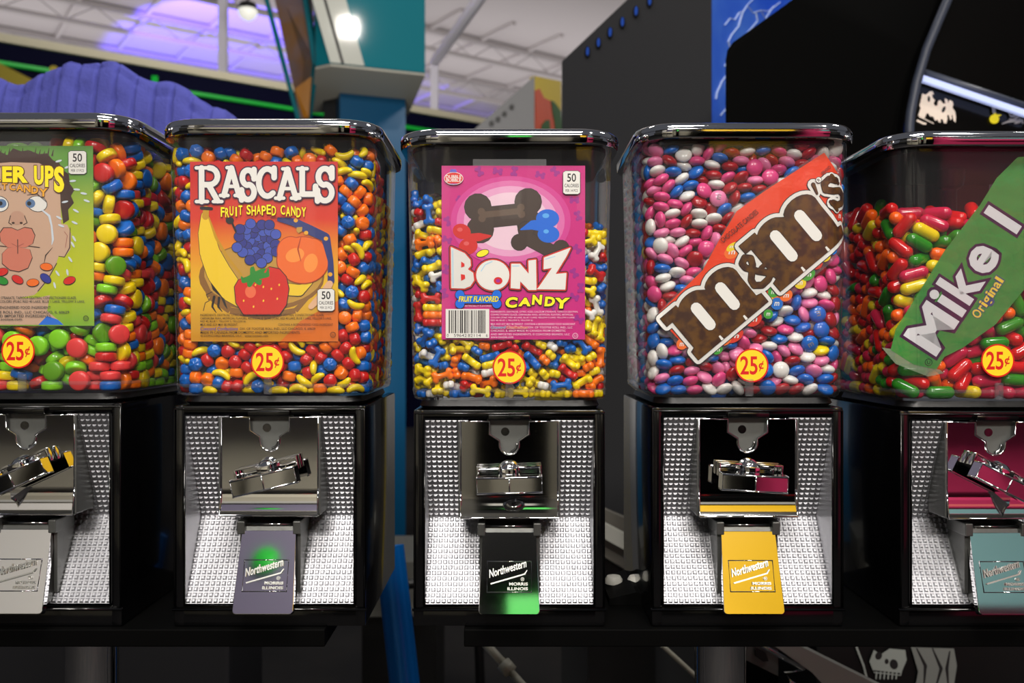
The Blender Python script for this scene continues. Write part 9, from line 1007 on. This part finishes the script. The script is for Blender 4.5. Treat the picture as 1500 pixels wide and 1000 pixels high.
a.line(z6([(86, 486), (88, 682)]), 1, SHN, False); a.line(z6([(240, 600), (262, 565), (300, 548)]), 1, SHN); a.line(z6([(410, 572), (445, 572)]), 1, SHN); a.line(z6([(590, 535), (640, 520)]), 1, SHN); a.up()
a.poly(z6([(132, 548), (150, 560), (150, 574), (132, 580)]), REDP); a.poly(z6([(130, 616), (152, 620), (154, 640), (132, 652)]), REDP); a.ell(*z6([(332, 652)])[0], 6.4, 5.4, REDP); a.up(); a.ell(*z6([(332, 652)])[0], 3.2, 2.6, PUR)
a.done('title_lettering', 'white title lettering with red outline')
boneart(*z6([(225, 752)])[0], 54, 12, 0, BL, DARK, .9); a.text('FRUIT FLAVORED', *z6([(118, 736)])[0], *z6([(334, 766)])[0], YELP, .02, .2, DARK, .03); a.done('flavour_banner', 'blue bone banner')
for ch, (x0, y0, x1, y1) in zip('CANDY', ((372, 740, 438, 798), (440, 744, 508, 790), (514, 728, 572, 782), (582, 738, 640, 790), (640, 744, 722, 802))):
    (q0x, q0y), (q1x, q1y) = z6([(x0, y0), (x1, y1)]); a.text(ch, q0x, q0y, q1x, q1y, YELP, .05, .1, DARK, .05)
a.done('subtitle_lettering', 'yellow block lettering')
a.poly(z6([(48, 805), (284, 805), (284, 962), (48, 962)]), WHITE); a.up(); bx = 64; br = random.Random(9)
while bx < 268: wv = br.choice((2.2, 3.5, 5, 7)); a.poly(z6([(bx, 812), (bx + wv, 812), (bx + wv, 936), (bx, 936)]), DARK); bx += wv + br.choice((2.5, 4, 6))
for t_, x0, x1 in (('0', 54, 64), ('59642', 92, 162), ('82114', 168, 238), ('6', 266, 276)): a.text(t_, *z6([(x0, 940)])[0], *z6([(x1, 956)])[0], DARK)
a.done('barcode', 'white barcode box')
WP = colm('pale text', (236, 190, 215))
smallprint(a, [(t_, *z6([(292, y)])[0], *z6([(x1, y + 11)])[0]) for t_, y, x1 in (('INGREDIENTS: DEXTROSE, CITRIC ACID, CALCIUM STEARATE, TAPIOCA DEXTRIN,', 815, 765), ('CONFECTIONERS GLAZE, CARNAUBA WAX, ARTIFICIAL FLAVORS, ARTIFICIAL', 831, 740), ('COLORS (FD&C RED 40 LAKE, BLUE 1 LAKE, YELLOW 5 LAKE, YELLOW 6 LAKE,', 847, 748), ('RED 40, BLUE 1, YELLOW 5, YELLOW 6).', 862, 522), ('MILK AND SOY MAY BE PRESENT. CONTAINS A BIOENGINEERED FOOD INGREDIENT.', 881, 752))] + [(t_, *z6([(x0, y)])[0], *z6([(x1, y + 13)])[0]) for t_, y, x0, x1 in (('DIV. OF TOOTSIE ROLL IND., LLC', 899, 498, 735), ('CHICAGO, IL 60629 MADE IN CANADA FROM DOMESTIC', 917, 292, 698), ('AND IMPORTED INGREDIENTS. © CONCORD BRANDS, ULC', 936, 292, 720), ('www.tootsie.com', 950, 292, 415))] + [('ARTIFICIALLY FLAVORED', *z6([(150, 784)])[0], *z6([(295, 793)])[0])], WP)
a.text('Concord', *z6([(292, 896)])[0], *z6([(374, 911)])[0], colm('logo blue', (60, 60, 150)), .03, .25, WHITE, .05); a.text('Confections', *z6([(378, 896)])[0], *z6([(494, 911)])[0], REDP, .03, .25, WHITE, .05); a.done('maker_lettering')
circle_u(a, *z6([(750, 950)])[0], 3.8, WP); a.done('kosher_mark')
a.ell(*z6([(92, 100)])[0], 14, 9.4, WHITE, 0, 26); a.up(); a.ell(*z6([(92, 100)])[0], 13.2, 8.6, REDP, 0, 26); a.up(); a.text('DUBBLE', *z6([(50, 82)])[0], *z6([(134, 100)])[0], WHITE, .02); a.text('BUBBLE', *z6([(52, 101)])[0], *z6([(132, 118)])[0], WHITE, .02); a.text('CANDY', *z6([(72, 126)])[0], *z6([(112, 134)])[0], BLUEP, .01)
for k in range(5): a.line(z6([(74 + k * 8, 66), (78 + k * 6, 52)]), 1.2, BLUEP)
a.done('maker_badge', 'red oval maker badge')
calories(a, 824, 250.5, 850, 285.5, 'PER 14 PCS')
# strip of translucent backing above card 3 and card 1
for (tk, x0, y0, x1, y1) in ((3, 693, 233, 800, 244), (1, -40, 207, 74, 216)):
    p = P((x0 + x1) / 2, (y0 + y1) / 2, D - .0038); L = machine_loc(tk); g = G(); w_ = (x1 - x0) / 2 * D / F; h_ = (y1 - y0) / 2 * D / F
    g.box(-w_, w_, 0, .0003, -h_, h_); o = g.build('tape_strip', clearmat('frosted tape', (.9, .9, .9), 1.4, .12, .4), None, loc=p)
    tag(o, 'translucent tape strip along the top of the %s card' % ('magenta' if tk == 3 else 'puckered face'), 'tape')

# wrapper 4: chocolate candies
d4 = D - .0040; W4 = empty('candy_wrapper', P(1105, 375, d4), 'orange and brown chocolate candy wrapper lying diagonally in the fourth machine', 'wrapper', rot=(.0145, 0, 0)); k4 = d4 / F
W4.location.y = D - .0043 - .0018 + .0018 + .0012
def z7(pts): return [(950 + x / 2.942, 210 + y / 2.942) for x, y in pts]
a = Art(W4, 1105, 375, k4, .000010)
def slabprism(name, pts, m, y0, y1):
    g = G(); g.prism([((x - 1105) * k4, -(y - 375) * k4) for x, y in pts], y0, y1, 'y'); return g.build(name, m, W4)
slabprism('clear_fringe', z7([(28, 745), (240, 520), (380, 280), (770, 15), (845, 90), (905, 230), (905, 420), (240, 960), (150, 900)]), clearmat('clear wrapper film', (.94, .94, .94), 1.6, .06, .12), .0003, .0006)
ORW = mat('orange wrapper print', (232, 66, 30), .3, coat=.5, bump=(45, .5, .002))
slabprism('foil', z7([(34, 742), (235, 545), (300, 425), (380, 292), (500, 205), (756, 40), (800, 100), (878, 195), (880, 330), (858, 400), (700, 545), (560, 660), (380, 810), (245, 925), (215, 930)]), ORW, 0, .0003)
a.up()
# rainbow strip of small candies
cols = [colm('strip red', (215, 50, 25)), colm('strip yellow', (235, 205, 20)), colm('strip green', (60, 160, 50)), colm('strip orange', (240, 110, 30)), colm('strip blue', (20, 110, 200))]
TB_ = colm('strip dark', (40, 30, 20)); 
for k in range(17):
    t_ = k / 16; x, y = 265 + (860 - 265) * t_, 905 - (905 - 395) * t_; a.poly(z7([(x - 30, y + 10), (x + 18, y - 30), (x + 30, y - 12), (x - 15, y + 30)]), cols[(k * 2 + k // 3) % 5])
a.up()
for x, y, rx, ry, ci in ((455, 757, 13, 10, 0), (375, 830, 14, 8, 0), (360, 468, 12, 9, 3), (362, 445, 10, 5, 1), (555, 690, 9, 9, 4), (540, 640, 8, 8, 2), (595, 655, 10, 8, 3), (655, 600, 9, 9, 1), (690, 565, 11, 8, 2), (728, 520, 9, 7, 0), (765, 490, 8, 6, 1), (800, 460, 7, 6, 4), (838, 310, 8, 9, 0), (335, 850, 9, 6, 3), (300, 890, 8, 6, 2), (518, 735, 7, 7, 2), (145, 865, 8, 8, 3), (840, 385, 7, 9, 1)):
    a.ell(*z7([(x, y)])[0], rx, ry, cols[ci], -35, 18); a.up(); X_, Y_ = z7([(x, y)])[0]; a.text('m', X_ - rx * .42, Y_ - ry * .3, X_ + rx * .42, Y_ + ry * .35, WHITE, .02, .2)
a.done('candy_strip', 'rainbow strip of printed candies')
# logo in its own slanted frame (u along, v up -> y down negative)
a.piv = z7([(225, 925)])[0]; a.rot = 40.0; S_ = 1 / 2.942
BRM = mat('mottled brown print', (58, 30, 14), .35, var=(130, (92, 58, 12)), coat=.4)
def uv(pts): return [(x * S_, -y * S_) for x, y in pts]
def m_outline(o_, w_, h):   # slab letter with two humps
    return [(o_ - 26, h - 42), (o_ - 26, h + 2), (o_ + 62, h + 2), (o_ + 62, h - 14)] + [(o_ + 125 + 65 * math.cos(math.radians(t)), h - 28 + 34 * math.sin(math.radians(t))) for t in range(150, 20, -18)] + [(o_ + 205, h - 30)] + [(o_ + 275 + 82 * math.cos(math.radians(t)), h - 50 + 56 * math.sin(math.radians(t))) for t in range(145, -10, -18)] + [(o_ + w_ - 18, h - 90), (o_ + w_ - 18, 52), (o_ + w_ + 6, 46), (o_ + w_ + 6, 0), (o_ - 14, 0), (o_ - 14, 46), (o_ + 6, 52), (o_ + 6, h - 42)]
m1 = m_outline(2, 372, 240); m2 = [(x, y) for x, y in m_outline(462, 372, 262)]
am_c = (424, 132); s_c = (900, 178)
def grown(pts, gw, mm):
    pts = uv(pts)
    for k in range(len(pts)): a.line([pts[k], pts[(k + 1) % len(pts)]], gw, mm)
    a.poly(pts, mm)
AM = lambda q: [(432 + (x - 432) * 1.22, 138 + (y - 138) * 1.2) for x, y in q]
amp = lambda wd__, mm: (a.line(uv(AM([(470, 100), (440, 84), (410, 82), (388, 100), (392, 122), (430, 160), (440, 182), (425, 198), (404, 188), (404, 168), (430, 130), (470, 84)])), wd__, mm), a.line(uv(AM([(446, 132), (486, 132)])), wd__ * .7, mm))
ess = lambda wd__, mm: (a.line(uv([(938, 212), (918, 236), (888, 234), (876, 210), (898, 186), (926, 168), (932, 140), (908, 116), (878, 126), (866, 146)]), wd__, mm), a.line(uv([(936, 242), (940, 196)]), wd__ * .5, mm), a.line(uv([(862, 110), (860, 158)]), wd__ * .5, mm))
apo = lambda wd__, mm: a.line(uv([(850, 262), (838, 222)]), [wd__, wd__ * .6], mm)
for mm, gw in ((DARK, 22 * S_ * 2), (WHITE, 18.5 * S_ * 2)):
    grown(m1, gw, mm); grown(m2, gw, mm); amp(8 + gw, mm); ess(6 + gw, mm); apo(4 + gw, mm); a.up()
a.done('logo_border', 'white logo border')
for mm, gw, ex in ((DARK, 1.4, 1.6), (BRM, .1, 0)):
    grown(m1, gw, mm); grown(m2, gw, mm); amp(9 + ex, mm); ess(9 + ex, mm); apo(5 + ex, mm); a.up()
for ox, hh in ((2, 0), (462, 20)):
    for sx_ in (122, 258):
        for mm, e_ in ((DARK, 2), (WHITE, 0)):
            a.line(uv([(ox + sx_, 84), (ox + sx_, 178 + hh)]), 48 * S_ + e_ * .6, mm); a.up()
        a.poly(uv([(ox + sx_ - 6, 0), (ox + sx_ + 6, 0), (ox + sx_ + 4, 22), (ox + sx_ - 4, 22)]), WHITE)
a.done('logo_lettering', 'brown slab logo lettering')
for t_, x0, y0, x1, y1 in (('CHOCOLATE CANDIES', 392, 318, 592, 340), ('BRAND', 908, 268, 955, 281)): (q0, q1) = uv([(x0, y1)]), uv([(x1, y0)]); a.text(t_, q0[0][0], q0[0][1], q1[0][0], q1[0][1], DARK, .005)
c_ = uv([(880, 262)])[0]; a.line([(c_[0] + 4.4 * math.cos(t * PI / 9), c_[1] + 4.4 * math.sin(t * PI / 9)) for t in range(19)], .8, DARK, False); a.up(); a.ell(c_[0], c_[1], 4, m=WHITE); a.up(); a.text('R', c_[0] - 1.9, c_[1] - 2.4, c_[0] + 1.9, c_[1] + 2.4, DARK, .01)
a.rot = 0; a.done('small_lettering')
slabprism('crimp_edge', z7([(34, 742), (60, 718), (238, 905), (215, 932)]), ORW, -.0002, .0004)

# wrapper 5: capsule candies, frosted green film
d5 = D - .0040; W5 = empty('candy_wrapper', P(1400, 390, d5), 'green translucent wrapper with white slanting letters in the rightmost machine', 'wrapper', rot=(.0145, 0, 0)); W5.location.y = D - .0043 - .0018 + .0018 + .0012; k5 = d5 / F
def z9(pts): return [(1300 + x / 2.941, 220 + y / 2.941) for x, y in pts]
def filmmat(name, c, a_, rough=.18):
    m = bpy.data.materials.new(name); m.use_nodes = True; n = m.node_tree; b = n.nodes['Principled BSDF']; b.inputs['Base Color'].default_value = rgb(c); b.inputs['Roughness'].default_value = rough; b.inputs['Alpha'].default_value = a_; b.inputs['Coat Weight'].default_value = .8; b.inputs['Coat Roughness'].default_value = .08
    t = n.nodes.new('ShaderNodeTexCoord'); z = n.nodes.new('ShaderNodeTexNoise'); z.inputs['Scale'].default_value = 38; z.inputs['Detail'].default_value = 3; u = n.nodes.new('ShaderNodeBump'); u.inputs['Strength'].default_value = .8; u.inputs['Distance'].default_value = .003
    n.links.new(t.outputs['Object'], z.inputs['Vector']); n.links.new(z.outputs['Fac'], u.inputs['Height']); n.links.new(u.outputs['Normal'], b.inputs['Normal']); n.links.new(u.outputs['Normal'], b.inputs['Coat Normal']); return m
def sp5(name, pts, m, y0, y1):
    g = G(); g.prism([((x - 1400) * k5, -(y - 390) * k5) for x, y in pts], y0, y1, 'y'); return g.build(name, m, W5)
GF = filmmat('green wrapper film', (70, 148, 72), .66); sp5('film', z9([(18, 860), (40, 770), (140, 610), (250, 430), (400, 235), (470, 120), (560, 30), (700, 20), (700, 540), (600, 590), (470, 750), (330, 850), (250, 890), (215, 945), (120, 925)]), GF, 0, .0003)
sp5('film_edge', z9([(-20, 850), (18, 855), (130, 925), (230, 945), (250, 960), (180, 975), (40, 920)]), filmmat('clear crimped film', (150, 170, 140), .35), 0, .0003)
a = Art(W5, 1400, 390, k5); a.up()
LT5 = colm('light green', (150, 190, 60), .3); 
a.piv = z9([(215, 890)])[0]; a.rot = 57.0
OUTM = colm('plum outline', (60, 30, 60), .3); WF = colm('soft white', (205, 205, 208), .3)
for ch, x0, x1, h0 in (('M', 0, 62, 58), ('i', 68, 82, 60), ('k', 89, 132, 60), ('e', 137, 176, 42), ('I', 214, 228, 58)):
    a.text(ch, x0, -h0, x1, 0, WF, .03, .0, OUTM, .05)
a.done('title_lettering', 'white slanting title lettering')
for k, ch in enumerate('Original'):
    wds = (10, 6, 4, 9, 4, 8, 8, 4); x0 = 80 + sum(wds[:k]) * 1.28; a.text(ch, x0, 8 + (0 if ch in 'Oil' else 4), x0 + wds[k] * 1.1, 22 + (5 if ch == 'g' else 0), colm('warm yellow', (225, 190, 60)), .02, 0, colm('slate outline', (60, 70, 110)), .05)
a.done('subtitle_lettering', 'yellow slanting subtitle')
a.rot = 0; circle_u(a, *z9([(182, 913)])[0], 5, DARK); a.done('kosher_mark')
for q in (), : pass
# ------------------------------------------------------------------ the arcade behind the camera (seen only in the chrome)
def cabinet(x, y, w_, h, dp, body, marq, label, screen=(150, 147, 138), yaw=0, em=.6, mh=.23):
    r = empty('arcade_cabinet', (x, y, 0), label, 'arcade cabinet', rot=(0, 0, yaw))
    G().prism([(0, 0), (0, .95), (.12, 1.05), (.02, 1.3), (-.0, h - .3), (.12, h - .28), (.12, h), (-dp, h), (-dp, 0)], -w_ / 2, w_ / 2, 'x', bev=.004).build('body', body, r)
    G().box(-w_ / 2 + .03, w_ / 2 - .03, .12, .13, h - .03 - mh, h - .03).build('marquee', marq, r)
    G().box(-w_ / 2 + .06, w_ / 2 - .06, -.0, .012, 1.33, 1.85).build('screen', mat('lit screen %d %d %d' % screen, screen, .3, emit=em), r)  # glow and pale tint set to brighten the lids' reflections
    g = G(); g.box(-w_ / 2 + .02, w_ / 2 - .02, .02, .2, .95, .99, bev=.004); g.build('control_panel', BLACKP, r)
    for k in (-1, 1): G().lathe([(.0, 0), (.012, 0), (.006, .02), (.006, .07), (.018, .09), (.0, .108)], c=(k * w_ * .22, .1, .99), n=14).build('joystick', mat('joystick red', (190, 20, 20), .3), r, True, 40)
    return r
BEI = mat('beige wall paint', (172, 166, 146), .7); PNK = mat('pink laminate', (226, 60, 110), .5); 
structure(G().box(-14, 20, -6.2, -6.1, 0, 5.2).build('wall_rear', mat('rear wall paint', (150, 146, 132), .8)))
MY = mat('lit yellow sign', (205, 160, 4), .5, emit=.5); MG = mat('lit green sign', (10, 150, 30), .4, emit=.7); MW = mat('lit white sign', (205, 200, 190), .4, emit=.3); MT = mat('lit teal sign', (120, 160, 158), .5, emit=.3); ML = mat('lit lilac sign', (96, 90, 108), .5, emit=.2)
cabinet(-2.3, -2.6, 1.05, 2.5, .7, BEI, MW, 'beige cabinet with white sign behind the camera', mh=.55)
cabinet(-1.15, -2.6, 1.05, 2.5, .7, BEI, ML, 'beige cabinet with lilac sign behind the camera', (150, 147, 138), mh=.55)
SATIN = MATS['black satin laminate']
tag(G().lathe([(0, .02), (.05, .015), (.06, 0), (0, 0)], c=(-1.13, -2.44, 2.26), n=20, axis='y').build('green_lamp', MG, None, True), 'round green lamp on the lilac sign behind the camera', 'lamp')
cabinet(0, -2.6, .34, 2.5, .7, SATIN, SATIN, 'narrow black cabinet with green sign behind the camera', (150, 147, 138), mh=.2)
tag(G().box(-.02, .17, -2.45, -2.43, 1.98, 2.13).build('green_sign', MG), 'small lit green sign on the narrow black cabinet behind the camera', 'sign')
cabinet(1.05, -2.6, .85, 2.5, .7, SATIN, MY, 'black cabinet with yellow sign behind the camera', (150, 147, 138), mh=.55)
cabinet(2.25, -2.5, 1.25, 2.5, .7, PNK, MT, 'pink cabinet with teal sign behind the camera', (200, 90, 90), mh=.4)
tag(G().box(-.8, .9, -3.9, -3.8, 0, 1.3).build('beige_divider', BEI), 'beige divider wall behind the camera', 'partition')
# the chocolate wrapper bends round the corner of its tank
Lw = machine_loc(4); xs_ = W4.location.x
for ob in W4.children:
    bm = bmesh.new(); bm.from_mesh(ob.data); base = Lw.x + .0665 - xs_; R_ = .0185
    for k in range(7):
        bmesh.ops.bisect_plane(bm, geom=bm.verts[:] + bm.edges[:] + bm.faces[:], plane_co=(base + k * .005, 0, 0), plane_no=(1, 0, 0), dist=1e-7)
    for v in bm.verts:
        if v.co.x > base:
            th = (v.co.x - base) / R_; rr_ = R_ - (v.co.y if v.co.y > 0 else v.co.y); v.co.x = base + rr_ * math.sin(th); v.co.y = R_ - rr_ * math.cos(th)
    bm.to_mesh(ob.data); bm.free()
